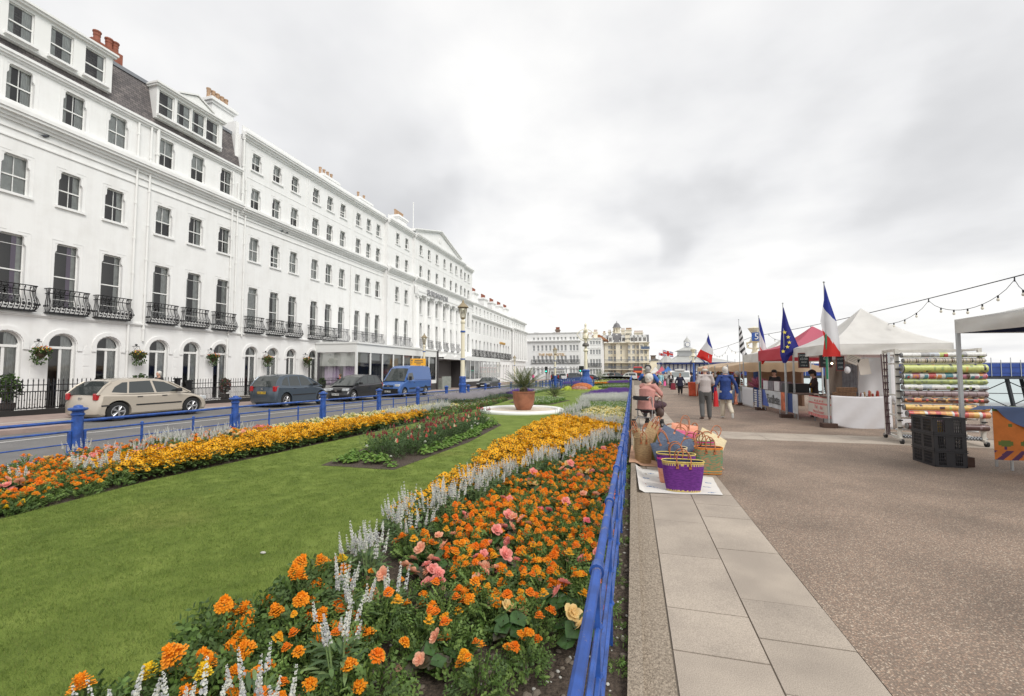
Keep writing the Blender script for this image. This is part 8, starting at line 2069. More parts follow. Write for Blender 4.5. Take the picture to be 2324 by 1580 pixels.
flag("black and white striped Breton flag on the far gazebo pole", pD.x, pD.y - .05, zt_, zg(5.5, pD.y), [(14 * k, 0, 1 * k, 0), (20 * k, 0, 5 * k, 0), (50 * k, 0, 9 * k, 0), (75 * k, 1 * k, 13 * k, 0), (86 * k, 8 * k, 20 * k, 0), (98 * k, 10 * k, 16 * k, 0)], lambda u, v: FK if int((v * 1.0 + u * .12) * 13) % 2 else FW, k)
fx, fy = 4.1, 27.0; v = atY(1607, 758, fy); k = mpp(v.x, fy)
flag("French tricolour billowing on a leaning pole above the walkers' heads", v.x, fy, v.z, zg(4, fy), [(3 * k, 0, 1 * k, 0), (20 * k, -6 * k, 5 * k, 0), (34 * k, -16 * k, 9 * k, 0), (42 * k, -21 * k, 10 * k, 0), (52 * k, -25 * k, 8 * k, 0), (66 * k, 2 * k, 6 * k, 0)], lambda u, v: FB if v - .35 * u < .13 else (FW if v - .22 * u < .50 else FR), k)
# ---------------------------------------------------------------- pier and its entrance pavilion
PBL = M("pier_blue_sheeting", (.025, .06, .26), .6, var=.2, vs=1); PNV = M("pavilion_navy_trim", (.02, .035, .15), .5); PRF = M("grey_metal_roof", (.42, .42, .40), .5, var=.1, vs=1); PIRON = M("dark_pier_iron", (.035, .035, .04), .7); PWH = M("pavilion_white", (.72, .73, .74), .6)
t = thing("pier", "seaside pier on dark iron legs, its deck screened with blue sheeting", "pier", (13.5, 71, 0))
b = MB(); b.box(0, 110, 0, 8, .55, .95, PIRON); b.build("deck", t)
b = MB(); b.box(0, 110, -.06, 0, .95, 2.6, PBL); b.build("sheeting", t)
b = MB()
for i in range(111): b.box(i, i + .07, -.12, -.07, .9, 3.0 + .9 * ((i * 7) % 5 == 0) + .3 * (i % 2), RIM)
for z in (1.3, 2.0, 2.62): b.box(0, 110, -.1, -.07, z, z + .05, PNV)
b.build("scaffold", t)
b = MB();
for x in range(3, 110, 6):
 for yy in (.6, 7.4): b.tube([(x, yy, .55), (x + (.6 if x % 4 else -.4), yy, -3.4)], .24, PIRON, 6)
 b.tube([(x, .6, .3), (x + 6, .6, -3)], .06, PIRON, 4); b.tube([(x + 6, .6, .3), (x, .6, -3)], .06, PIRON, 4); b.tube([(x, .6, -1.3), (x + 6, .6, -1.3)], .05, PIRON, 4)
b.build("legs", t)
PY = 92.0
def q(px, py, Y=PY): v = atY(px, py, Y); return v.x, v.z
t = thing("pier_pavilion", "white pier pavilion with navy trim, grey roofs and a clock turret", "pavilion", (0, PY, 0))
x0, ze = q(1488, 823); x1, _ = q(1660, 823)
b = MB(); b.box(x0 + 1, x1, .6, 14, -1, ze, PWH); b.build("wall", t)
def hip(b, xa, xb, ya, yb, z0, z1, ra, rb, m, over=.0):
 b.add([(xa, ya, z0), (xb, ya, z0), (xb, yb, z0), (xa, yb, z0), (ra, (ya + yb) / 2 - .6, z1), (rb, (ya + yb) / 2 - .6, z1), (rb, (ya + yb) / 2 + .6, z1), (ra, (ya + yb) / 2 + .6, z1)], [(4, 5, 6, 7), (0, 1, 5, 4), (1, 2, 6, 5), (2, 3, 7, 6), (3, 0, 4, 7), (3, 2, 1, 0)], m)
b = MB(); xa, zr = q(1547, 803); xb, _ = q(1590, 803); hip(b, q(1520, 823)[0], x1 + 1, 0, 14, ze, zr, xa, xb, PRF)
b.box(xa, xb, 5.2, 8.8, zr - .3, q(1547, 794)[1], PWH); hip(b, q(1541, 794)[0], q(1590, 794)[0], 4.2, 9.8, q(1541, 794)[1], q(1560, 784.5)[1], q(1561, 784)[0], q(1577, 784)[0], PRF); b.build("roof", t)
b = MB(); xc, xd = q(1562, 784)[0], q(1576.5, 784)[0]; zc1 = q(1562, 771.5)[1]; b.box(xc, xd, 6.2, 7.8, q(1562, 785)[1], zc1, PWH); tu = b.build("clock_turret", t)
b = MB(); b.lathe([((xd - xc) * .62, zc1), ((xd - xc) * .55, zc1 + .25), ((xd - xc) * .3, zc1 + .6), (.05, zc1 + 1.0), (.03, zc1 + 1.3)], PRF, 12, ((xc + xd) / 2, 7, 0)); b.build("turret_roof", tu)
b = MB(); zm = (q(1562, 785)[1] + zc1) / 2; b.tube([((xc + xd) / 2, 6.1, zm), ((xc + xd) / 2, 6.19, zm)], (xd - xc) * .36, WHITE2, 16); b.tube([((xc + xd) / 2, 6.12, zm), ((xc + xd) / 2, 6.195, zm)], (xd - xc) * .42, PNV, 16); b.build("clock_face", tu)
b = MB(); xl_, _ = q(1514, 800); rr_ = (q(1533, 823)[0] - q(1490, 823)[0]) / 2; b.lathe([(rr_, ze), (rr_ * .25, q(1514, 808)[1]), (.05, q(1514, 807)[1])], PRF, 8, (xl_, rr_ * .7, 0)); b.lathe([(.45, q(1514, 809)[1]), (.45, q(1514, 802)[1]), (.6, q(1514, 801.5)[1]), (.05, q(1514, 796)[1])], PWH, 8, (xl_, rr_ * .7, 0)); b.build("kiosk_roof", t)
b = MB(); b.box(x0 + .2, x1 + 1, -.1, .1, ze - .35, ze, PNV)
for i in range(17):
 x = x0 + 1 + (x1 - x0 - 1) * i / 16; b.box(x - .09, x + .09, .4, .58, -1, ze - .35, PNV)
 if i < 16 and i % 2: b.tube([(x + .9, .5, 1.1), (x + .9, .59, 1.1)], .42, PNV, 14); b.tube([(x + .9, .45, 1.1), (x + .9, .49, 1.1)], .28, PWH, 12); b.box(x + .3, x + 1.5, .5, .59, -.4, .3, PNV)
b.build("trim", t)
b = MB(); ga, gb, gz = q(1569, 821)[0], q(1597, 821)[0], q(1583, 809)[1]; b.prism([(ga, ze), (gb, ze), ((ga + gb) / 2, gz)], -.3, 4, PWH)
for p, r_ in (((ga - .2, ze), ((ga + gb) / 2, gz + .15)), ((gb + .2, ze), ((ga + gb) / 2, gz + .15))): b.tube([(p[0], -.35, p[1]), (r_[0], -.35, r_[1])], .12, PNV, 4)
b.build("gable", t)
for i, (px, pt) in enumerate(((1504, 806), (1495, 812))):
 v = atY(px, pt - 12, 90); t2_ = thing("union_flag", "small union flag on the pavilion roof, " + ("right one" if i == 0 else "left one"), "flag", (v.x, 90, 3.0)); b = MB(); b.tube([(0, 0, 0), (0, 0, v.z - 3)], .05, WHITE2, 5); b.build("pole", t2_)
 if i == 0 or 1:
  def uc(u, v_):
   if abs(u - .5) < .1 or abs(v_ - .5) < .16: return FR
   if abs(u - .5) < .18 or abs(v_ - .5) < .28: return FW
   if abs(abs(u - .5) - abs(v_ - .5)) < .08: return FR if abs(abs(u - .5) - abs(v_ - .5)) < .03 else FW
   return FB
  s_ = 1.0 if i == 0 else .55; b = MB(); b.grid(lambda u, v_: (1.9 * u * s_, .1 * math.sin(u * 6), v.z - 3 - .0 - (1.0 * v_ + .5 * u) * s_), 20, 12, uc); b.build("cloth", t2_)
def proj(v):
 d = co.rotation_euler.to_matrix().inverted() @ (Vector(v) - co.location); return 1162 - 1000 * d.x / d.z, 790 + 1000 * d.y / d.z
def orn(px, ptop, Y, label, sign=None):
 v = atY(px, ptop, Y); z0 = zg(v.x, Y); t = thing("ornate_lamp_standard", label, "street lamp", (v.x, Y, z0)); h = v.z - z0
 b = MB(); b.lathe([(.26, 0), (.22, .3), (.14, .5), (.10, h * .62)], BLUE, 10); b.build("base", t)
 b = MB(); b.lathe([(.10, h * .62), (.22, h * .64), (.14, h * .68), (.12, h * .78), (.28, h * .80), (.20, h * .84), (.10, h * .88), (.34, h * .97), (.36, h * .975), (.1, h * .99), (.02, h)], CREAMP, 10)
 for k in range(4):
  a = k * PI / 2 + .5; b.tube([(.1 * math.cos(a), .1 * math.sin(a), h * .7), (.5 * math.cos(a), .5 * math.sin(a), h * .72), (.55 * math.cos(a), .55 * math.sin(a), h * .78), (.15 * math.cos(a), .15 * math.sin(a), h * .8)], .035, CREAMP, 5)
 b.build("pole", t)
 if sign:
  b = MB(); b.box(-.24, .24, -.40, -.36, h * .86 - .25, h * .86 + .22, BLUE); s_ = b.build("sign", t); put_text(sign, .48, PWH, s_, (0, -.41, h * .86 - .02), (PI / 2, 0, 0), .003)
 return v
va = orn(1712, 741, 27.5, "ornate cream lamp standard carrying a blue sign with the number 5", "5")
vb = orn(1573, 791, 58, "ornate cream lamp standard on a blue post before the pier pavilion")
CABL = M("black_cable", (.02, .02, .025), .6); BLB = M("frosted_bulb", (.75, .72, .62), .3)
def festoon(label, P0, P1, nodes, drop, sag):
 P0, P1 = Vector(P0), Vector(P1)
 def c(s_): p = P0.lerp(P1, s_); p.z -= sag * 4 * s_ * (1 - s_); return p
 t = thing("festoon_cable", label, "string lights", P0); o_ = P0
 b = MB(); b.tube([c(i / 24) - o_ for i in range(25)], .012, CABL, 5); b.build("cable", t)
 for a, d_ in zip(nodes, nodes[1:]):
  A, D_ = c(a), c(d_); P = []
  for i in range(13): s_ = i / 12; p = A.lerp(D_, s_); p.z -= drop * (4 * s_ * (1 - s_)) ** .8 + .06; P.append(p - o_)
  b = MB(); b.tube(P, .007, CABL, 4); b.build("light_wire", t)
  b = MB(); b.tube([A - o_, A - o_ - Vector((0, 0, .1))], .014, CABL, 4); b.build("hook", t)
  for i in (2, 4, 6, 8, 10):
   b = MB(); p = P[i]; b.tube([p + Vector((0, 0, .01)), p - Vector((0, 0, .05))], .018, CABL, 6); b.ball(p - Vector((0, 0, .085)), .030, BLB, 8, 6, (1, 1, 1.25)); b.build("bulb", t)
E0 = va + Vector((0, 0, -.55)); E1 = atY(2420, 598, 10.6)
def find(px):
 lo, hi = 0, 1
 for _ in range(30):
  m_ = (lo + hi) / 2
  if proj(E0.lerp(E1, m_))[0] < px: lo = m_
  else: hi = m_
 return lo
festoon("cable with festoon bulbs rising to the right above the big white gazebo", E0, E1, [find(p) for p in (1745, 1840, 1962, 2107, 2302)] + [1], .42, .12)
festoon("cable with festoon bulbs running down toward the pier pavilion", vb + Vector((0, 0, -.5)), E0 + Vector((-.05, 0, 0)), [0, .25, .5, .75, 1], .6, .25)
# ---------------------------------------------------------------- fabric rack
RA, RB2 = at(2043, 1007), at(2234, 1014); rx0, ry0 = RA.x, RA.y; rx1 = RB2.x; RBK = ry0 + .85
rh = atY(2041, 792, ry0).z
SH = .16
RKM = M("cream_rack_paint", (.60, .58, .53), .5, var=.1, vs=9)
t = thing("fabric_rack", "tall cream wheeled rack for rolls of printed oilcloth", "rack", (rx0, ry0, zg(rx0, ry0))); rl = rx1 - rx0; z_ = rh - zg(rx0, ry0)
for (x, y) in ((0, 0), (SH, .85), (rl, 0), (rl + SH, .85)):
 b = MB(); b.box(x - .035, x + .035, y - .025, y + .025, .10, z_, RKM)
 for k in range(11): b.box(x - .045, x + .045, y - .06, y - .025, .35 + k * .165, .375 + k * .165, BLK)
 b.build("upright", t)
for x in (0, rl):
 b = MB(); b.X = Matrix(((1, SH / .85, 0, 0), (0, 1, 0, 0), (0, 0, 1, 0), (0, 0, 0, 1))); b.box(x - .03, x + .03, -.1, .95, .10, .15, RKM); b.box(x - .02, x + .02, 0, .85, z_ - .05, z_, RKM); b.box(x - .02, x + .02, 0, .85, .6, .63, RKM); b.box(x - .02, x + .02, 0, .85, z_ - .35, z_ - .32, RKM); b.box(x - .02, x + .02, 0, .85, z_ * .5, z_ * .5 + .03, RKM); b.build("end_frame", t)
b = MB(); b.box(SH, rl + SH, .82, .86, z_ - .05, z_, RKM); b.box(SH, rl + SH, .82, .86, .12, .16, RKM); b.box(0, rl, -.02, .02, z_ - .04, z_ - .02, RKM); b.build("cross_bar", t)
for (x, y) in ((0, -.08), (SH, .93), (rl, -.08), (rl + SH, .93)):
 b = MB(); b.tube([(x - .02, y, .06), (x + .02, y, .06)], .06, TYRE, 16); b.box(x - .035, x + .035, y - .04, y + .04, .07, .11, MET); b.build("caster", t)
b = MB()
for i in range(3): b.tube([(.0 - .05 - i * .03, .3 + i * .05, z_ - .1), (-.06 - i * .03, .3, .9), (-.02 - i * .03, .35, .15)], .012, M("brown_strap", (.09, .04, .05), .7), 5)
b.build("strap", t)
def cm(n, c): g_ = sum(c) / 3; return M(n, tuple(x * .74 + g_ * .24 for x in c), .4, var=.15, vs=20)
PAL = dict(w=cm("oil_white", (.65, .65, .62)), y=cm("oil_lime", (.52, .58, .10)), g=cm("oil_green", (.33, .42, .10)), k=cm("oil_black", (.03, .03, .04)), r=cm("oil_red", (.62, .05, .05)), o=cm("oil_orange", (.75, .26, .03)), a=cm("oil_amber", (.78, .45, .05)), m=cm("oil_mauve", (.26, .17, .18)), b=cm("oil_brown", (.13, .06, .04)), c=cm("oil_cream", (.55, .48, .36)), t=cm("oil_teal", (.06, .28, .33)), p=cm("oil_pink", (.55, .15, .25)), s=cm("oil_sky", (.42, .47, .52)), n=cm("oil_sage", (.20, .26, .12)), e=cm("oil_grey", (.30, .30, .30)), l=cm("oil_plastic_brown", (.12, .05, .045)))
rr3 = random.Random(77)
def roll(py0, py1, pat, label, dy=0.0, sh=.0):
 za, zb = atY(2100, py1, ry0).z, atY(2100, py0, ry0).z; r_ = abs(za - zb) / 2 * 1.05; zc_ = (za + zb) / 2
 t = thing("fabric_roll", label, "fabric roll", (rx0 + .06 + sh, ry0 - .06 - r_ * .3 + dy, zc_)); L_ = rl - .02 - sh
 NU, NV = 110, 14; cellc = {}
 def colf(u, v):
  return pat(u, v)
 b = MB(); b.grid(lambda u, v: (L_ * u, r_ * math.cos(2 * PI * v), r_ * math.sin(2 * PI * v)), NU, NV, colf); put("cloth", b.mesh("cloth", True), t)
 b = MB();
 for x in (-.03, L_ - .02): b.tube([(x, 0, 0), (x + .05, 0, 0)], min(.035, r_ * .6), MET, 10)
 b.tube([(-.02, 0, 0), (-.012, 0, 0)], r_ * .95, PAL['e'], 14); b.build("core", t)
def cells(n, pool, base, seed, spots=3):
 rz2 = random.Random(seed); C = [[rz2.choice(pool) for _ in range(4)] for _ in range(n)]; S = [[(rz2.uniform(.15, .85), rz2.uniform(.5, .95), rz2.uniform(.12, .3), rz2.choice(pool)) for _ in range(spots)] for _ in range(n)]
 def f(u, v):
  i = min(n - 1, int(u * n)); uu = u * n - i
  if uu < .06: return PAL['w']
  for (su, sv, sr, sc_) in S[i]:
   if abs(uu - su) < sr and abs(v - sv) < sr * .45: return PAL[sc_]
  return PAL[base if isinstance(base, str) and len(base) == 1 else base[i % len(base)]]
 return f
def stripes(seq, n):
 return lambda u, v: PAL[seq[int(u * n * len(seq)) % len(seq)]]
def sprinkle(base, pool, dens, seed):
 H_ = {}
 def f(u, v):
  k = (int(u * 34), int(v * 9));
  if k not in H_: H_[k] = random.Random(hash((k, seed))).random(), random.Random(hash((seed, k))).choice(pool)
  a, c = H_[k]; return PAL[c] if a < dens else PAL[base]
 return f
roll(801, 812, cells(9, "kygrwe", "wwesywe", 3), "white oilcloth roll with fruit and dark squares, topmost on the rack")
roll(813.5, 824, stripes("cccbckcce", 9), "cream and brown striped roll, second from the top", .02, .04)
roll(828, 846, sprinkle('y', "ankg", .16, 5), "lime yellow roll with sunflowers and olives", -.01)
roll(846.5, 860, cells(10, "ropt", "wpwrwtwb", 8, 5), "white roll with rows of coloured pencil stripes", .01)
roll(860.5, 872, sprinkle('g', "nyn", .2, 6), "sage green leafy roll below the pencil stripes", .0)
roll(873, 885, cells(9, "kegb", "wws", 12, 3), "white roll with black bowls and green tufts", -.01)
roll(886.5, 901, lambda u, v: PAL['c'] if abs((u * 7) % 1 - .5) < .16 and v > .55 and v < .8 else (PAL['b'] if (u * 30) % 1 < .08 else PAL['m']), "mauve roll with pale arches", .01)
roll(902, 913, sprinkle('b', "oral", .5, 9), "brown roll with orange autumn leaves", .0)
roll(918, 931, sprinkle('a', "oyal", .35, 10), "amber and orange roll with plum patches", -.02)
roll(932, 946, stripes("rrooaawroo", 3), "red and orange chequered roll, partly behind the crates", -.03, .05)
roll(960, 974, sprinkle('l', "lbm", .4, 11), "roll in dark brown clear plastic low on the rack", .02, .06)
roll(988, 996.5, lambda u, v: PAL['k'] if (int(u * 55) + int(v * 7)) % 2 else PAL['s'], "thin blue grey gingham roll at the foot of the rack", .1)
for k_, z in ((0, 825), (1, 916), (2, 951), (3, 978)):
 z1_ = atY(2100, z, ry0).z; b = MB(); b.tube([(0, 0, 0), (rl, 0, 0)], .02, [RKM, PWH, RKM, PWH][k_], 8); o = b.build("cross_bar", [x for x in bpy.data.objects if x.name == "fabric_rack"][0], False, (0, .15, z1_ - zg(rx0, ry0)))
# ---------------------------------------------------------------- crates, right hand table
CRT = M("black_crate_plastic", (.022, .022, .026), .42)
cv = at(2122, 1059.5); CW, CD, CH_ = .46, .62, .285
def crate(i, label):
 t = thing("plastic_crate", label, "crate", (cv.x, cv.y, cv.z + i * CH_ * .98)); b = MB(); w_, d_, h = CW, CD, CH_; e_ = .012
 def wallx(y, out):
  for z0, z1 in ((0, .035), (h - .045, h)): b.box(0, w_, y, y + e_, z0, z1, CRT)
  for x0_, x1_ in ((0, .06), (w_ - .06, w_), (w_ * .36, w_ * .64)): b.box(x0_, x1_, y + .0005, y + e_ - .0005, .035, h - .045, CRT)
  for k in range(13): x = .06 + (w_ - .12) * k / 12; b.box(x - .005, x + .005, y + .001, y + e_ - .001, .035, h - .045, CRT)
  for z in (.09, .145, .2): b.box(.06, w_ - .06, y + .002, y + e_ - .002, z - .005, z + .005, CRT)
 def wally(x):
  for z0, z1 in ((0, .035), (h - .045, h)): b.box(x, x + e_, 0, d_, z0, z1, CRT)
  for y0_, y1_ in ((e_, .06), (d_ - .06, d_ - e_), (d_ * .44, d_ * .56)): b.box(x + .0005, x + e_ - .0005, y0_, y1_, .035, h - .045, CRT)
  for k in range(17): y = .06 + (d_ - .12) * k / 16; b.box(x + .001, x + e_ - .001, y - .005, y + .005, .035, h - .045, CRT)
  for z in (.09, .145, .2): b.box(x + .002, x + e_ - .002, .06, d_ - .06, z - .005, z + .005, CRT)
 wallx(0, -1); wallx(d_ - e_, 1); wally(.0007); wally(w_ - e_ - .0007); b.build("sides", t)
 b = MB(); b.box(.012, w_ - .012, .012, d_ - .012, .002, .014, CRT); b.build("bottom", t)
 b = MB(); r_ = .012
 for z in (h - .03, h): b.box(-r_, w_ + r_, -r_, -.001, z - .014, z, CRT); b.box(-r_, -.001, -.001, d_ + r_, z - .014, z, CRT); b.box(w_ + .001, w_ + r_, -.001, d_ + r_, z - .014, z, CRT)
 b.build("rim", t); return t
crate(0, "black slatted crate, lowest in the stack before the fabric rack"); crate(1, "black slatted crate, middle of the stack before the fabric rack"); t3_ = crate(2, "black slatted crate, topmost of the stack, holding packets")
INM = [M("crate_goods_ochre", (.45, .28, .05), .5), M("crate_goods_mauve", (.28, .18, .25), .6), M("crate_goods_pale", (.55, .52, .50), .6)]
for i in range(10):
 b = MB(); h_ = .19 + .06 * ((i * 3) % 4) / 3; b.box(-.055, .055, -.05, .05, 0, h_, INM[i % 3]); tag(b.build("packet", None, False, (cv.x + .10 + (i % 3) * .13, cv.y + .10 + (i // 3) * .14, cv.z + 2 * CH_ * .98 + .016)), "packet standing in the topmost black crate", "packet", "packets in the top crate")
b = MB(); b.box(0, .14, 0, .2, 0, .16, WOODB); v = at(2212, 1058); tag(b.build("weight_block", None, False, (cv.x + CW + .03, cv.y + .12, cv.z)), "black block on the ground at the right of the crate stack", "block")
vt = atY(2258, 928, 9.2); TX0 = vt.x; TZ = vt.z
vl = at(2276, 1050)
t = ptable(TX0 + 1.05, 9.44, .48, 1.75, TZ - zg(7, 10), "display_table", "table with an orange cloth at the right edge under the canopy", TBL)
OCL = M("orange_provence_cloth", (.62, .19, .04), .85, var=.12, vs=4); TRG = M("cloth_tree_green", (.13, .17, .04), .85); LAV = M("cloth_lavender", (.10, .04, .10), .85)
def ocol(u, v):
 if v > .82 and (math.sin(u * 60 + v * 25) > .1): return LAV
 if .62 < v < .80:
  s_ = (u * 6.5) % 1;
  if (s_ - .5) ** 2 / .12 + ((v - .68) / .065) ** 2 < 1: return TRG
  if abs(s_ - .5 + (v - .7) * .3) < .05 and v < .82: return LAV
 if (int(u * 31) * 7 + int(v * 17) * 5) % 23 == 0 and v < .55: return TRG
 return OCL
yq = 9.18
b = MB(); b.grid(lambda u, v: (TX0 - .05 + 1.95 * u, yq - .02 * math.sin(u * 20) * v, TZ + .012 - (TZ * .83) * v), 110, 50, ocol); o = b.build("orange_cloth"); tag(o, "orange cloth printed with green trees and lavender rows hanging from the right hand table", "tablecloth")
BCL = M("blue_round_cloth", (.11, .16, .30), .8, bump=.3, bs=6); GRC = M("cloth_lime_ring", (.38, .44, .20), .8)
def rc_(u, v): return GRC if .28 < (1 - v) < .42 else BCL
def rfn(u, v):
 a = PI + PI * u; rad = .82 * (1 - v) + .001; x, y = rad * math.cos(a) * 1.05, rad * math.sin(a) * .95; cx_, cy_ = TX0 + .72, 9.55
 yy_ = cy_ + y; z = TZ + .025; edge = 9.17
 if yy_ < edge: z -= (edge - yy_) * .98; yy_ = edge - .018 - .02 * math.sin(a * 9)
 xx_ = cx_ + x;
 if xx_ < TX0 - .0: z -= (TX0 - xx_) * .5;
 return (xx_, yy_, z)
b = MB(); b.grid(rfn, 48, 24, rc_); o = b.build("round_cloth", None, True); tag(o, "blue grey round tablecloth with a lime ring draped over the orange cloth", "tablecloth")
# ---------------------------------------------------------------- straw bags on mats
LEA = M("tan_leather", (.38, .13, .05), .45, var=.2, vs=12)
def weave(name, cols, sc=60, var=.25):
 m, t, b = new_mat(name); b.inputs["Roughness"].default_value = .8
 c = N(t, "ShaderNodeTexCoord"); w1 = N(t, "ShaderNodeTexWave", bands_direction='Z', i_Scale=sc * .5); w2 = N(t, "ShaderNodeTexNoise", i_Scale=sc * .35, i_Detail=3.0)
 mp = N(t, "ShaderNodeMapping"); mp.inputs["Scale"].default_value = (1, 1, 4); t.links.new(c.outputs["Object"], mp.inputs[0]); t.links.new(mp.outputs[0], w2.inputs["Vector"]); t.links.new(c.outputs["Object"], w1.inputs["Vector"])
 r_ = N(t, "ShaderNodeValToRGB"); e = r_.color_ramp.elements; e[0].position = .38; e[1].position = .62; e[0].color = (*cols[0], 1); e[1].color = (*cols[1], 1)
 t.links.new(w2.outputs[0], r_.inputs[0]); t.links.new(r_.outputs[0], b.inputs["Base Color"])
 bp = N(t, "ShaderNodeBump", i_Strength=.6, i_Distance=.004); t.links.new(w1.outputs["Fac"], bp.inputs["Height"]); t.links.new(bp.outputs[0], b.inputs["Normal"]); return m
WPUR = weave("purple_weave", ((.10, .012, .17), (.16, .025, .25))); WYEL = weave("yellow_weave", ((.55, .42, .10), (.68, .52, .18))); WTAN = weave("tan_weave", ((.34, .22, .11), (.48, .33, .17))); WCRM = weave("cream_weave", ((.58, .48, .28), (.70, .60, .40)))
WSLT = weave("slate_weave", ((.075, .095, .15), (.11, .14, .20))); WPNK = weave("pink_weave", ((.62, .10, .22), (.75, .18, .30))); WPCH = weave("peach_weave", ((.75, .30, .18), (.80, .38, .26))); WORG = weave("orange_weave", ((.68, .22, .03), (.75, .30, .06))); WGRN = weave("green_weave", ((.07, .26, .14), (.42, .20, .10))); WOLV = weave("olive_weave", ((.14, .13, .03), (.20, .18, .05))); WMAG = weave("magenta_weave", ((.62, .04, .28), (.72, .08, .36))); WNVY = weave("navy_weave", ((.025, .015, .06), (.05, .03, .10)))
NAVI = M("navy_lining_cloth", (.03, .04, .09), .9)
def tote(label, x, y, w_, d_, h, mats, rz=0, tilt=(0, 0), z=0, handles=.16, trim=None, zig=False, flare=.84, lean=0, fill=None, pw=.7):
 """mats: function or material by height fraction v"""
 zz_b = zg(x, y) + .012 + z; t = thing("straw_bag", label, "bag", (x, y, zz_b)); t.rotation_euler = (tilt[0], tilt[1], rz)
 sg = lambda q, p: (abs(q) ** p) * (1 if q >= 0 else -1)
 def pt(a, v, k=1.0):
  f = flare + (1 - flare) * v + .03 * math.sin(PI * v); return (w_ / 2 * f * sg(math.cos(a), pw) * k, d_ / 2 * f * sg(math.sin(a), pw) * k, h * v - (.0 if v < .98 else .025 * math.cos(a * 2) * 0))
 def cf(u, v):
  if zig and (v > .93 or (v > .86 and ((u * 48) % 1 > .5) ) or v < .035 or (v < .08 and (u * 40) % 1 > .5)): return WYEL
  return mats(v) if callable(mats) else mats
 b = MB(); b.grid(lambda u, v: pt(2 * PI * u, v), 96, 30 if (zig or callable(mats)) else 8, cf);
 b.grid(lambda u, v: (pt(2 * PI * u, 0, 1 - v)[0], pt(2 * PI * u, 0, 1 - v)[1], .0), 24, 2, mats(0) if callable(mats) else mats)
 b.grid(lambda u, v: pt(2 * PI * u, 1 - v * .5, .97), 32, 3, NAVI); b.grid(lambda u, v: (pt(2 * PI * u, .5, 1 - v)[0], pt(2 * PI * u, .5, 1 - v)[1], h * (fill or .55)), 24, 2, NAVI)
 put("body", b.mesh("body", True), t)
 b = MB(); n = 40; b.tube([pt(2 * PI * i / n, 1) for i in range(n + 1)], .009, trim or (WYEL if zig else (mats(1) if callable(mats) else mats)), 6, False); b.build("rim", t, True)
 if handles:
  for s_ in (-1, 1):
   b = MB(); hw = w_ * .15; yo = s_ * d_ / 2; P = []
   P.append((-hw, yo * 1.04, h * .86)); P.append((-hw, yo * 1.06, h * .98))
   for i in range(9): a = PI * i / 8; P.append((-hw * math.cos(a) * 1.15, yo * (1.0 - .25 * math.sin(a)) - lean * math.sin(a), h + handles * math.sin(a) ** .7))
   P.append((hw, yo * 1.06, h * .98)); P.append((hw, yo * 1.04, h * .86)); b.tube(P, .0085, LEA, 6); b.build("handle", t, True)
   for q_ in (-hw, hw): b = MB(); b.box(q_ - .018, q_ + .018, min(yo * 1.005, yo * 1.03) - .004, max(yo * 1.005, yo * 1.03) + .004, h * .78, h * .87, LEA); b.build("leather_tab", t)
 return t
def pouch(label, x, y, z, w_, h, m, rz, tilt, th=.035, handles=True, base=None):
 t = thing("straw_bag", label, "bag", (x, y, zg(x, y) + z)); t.rotation_euler = (tilt[0], tilt[1], rz)
 b = MB(); b.grid(lambda u, v: (w_ / 2 * (2 * u - 1), -th * (1 - (2 * u - 1) ** 4) * (1 - (2 * v - 1) ** 4) ** .5, h * v), 16, 10, m); b.grid(lambda u, v: (w_ / 2 * (1 - 2 * u), th * (1 - (2 * u - 1) ** 4) * (1 - (2 * v - 1) ** 4) ** .5, h * v), 16, 10, m); b.build("body", t, True)
 if handles:
  for s_ in (-1, 1):
   b = MB(); hw = w_ * .15; P = [(-hw, s_ * th * .9, h * .8)] + [(-hw * math.cos(PI * i / 8) * 1.1, s_ * (th + .02), h + .15 * math.sin(PI * i / 8) ** .7) for i in range(9)] + [(hw, s_ * th * .9, h * .8)]; b.tube(P, .008, LEA, 6); b.build("handle", t, True)
   for q_ in (-hw, hw): b = MB(); b.box(q_ - .016, q_ + .016, s_ * th * .98 - .004, s_ * th * .98 + .004, h * .72, h * .82, LEA); b.build("leather_tab", t)
 return t
MATW = M("printed_white_mat", (.66, .64, .60), .8); MATB = M("mat_print_blue", (.14, .22, .36), .8); MATR = M("mat_print_red", (.36, .12, .10), .8); MATS = weave("straw_mat_weave", ((.44, .25, .15), (.56, .34, .22)), 30)
def mat_(name, label, C, colf, n=60):
 b = MB();
 def fn(u, v):
  p = [(C[0][k] * (1 - u) + C[1][k] * u) * (1 - v) + (C[3][k] * (1 - u) + C[2][k] * u) * v for k in (0, 1)]
  zk = .058 if p[0] < .04 else (.058 * max(0, 1 - (p[0] - .04) / .10)); return (p[0], p[1], zg(*p) + .010 + zk + .004 * math.sin(u * 9 + v * 4) + .003 * math.sin(v * 23))
 b.grid(fn, n, n, colf); o = b.build(name, None, True); tag(o, label, "mat")
def mw(u, v):
 for (a, c, r_, m) in ((.15, .22, .05, MATB), (.22, .2, .03, MATB), (.12, .55, .05, MATB), (.30, .62, .03, MATR), (.20, .8, .05, MATB), (.35, .85, .03, MATR), (.1, .3, .02, MATR), (.86, .35, .05, MATB), (.9, .6, .05, MATB), (.8, .75, .03, MATR), (.88, .08, .05, MATB), (.45, .1, .04, MATB), (.05, .9, .02, MATR)):
  if ((u - a) / r_) ** 2 + ((v - c) / (r_ * .45)) ** 2 < 1 and ((u * 71) % 1 + (v * 53) % 1) > .7: return m
 return MATW
mat_("cloth_mat", "white cloth mat with faded blue and red prints under the front purple bag", [(.07, 6.27), (1.13, 6.42), (1.17, 7.45), (.03, 7.84)], mw, 90)
mat_("straw_mat", "reddish straw mat under the heap of bags", [(-.08, 7.96), (1.46, 8.06), (1.30, 9.8), (-.04, 9.8)], MATS, 30)
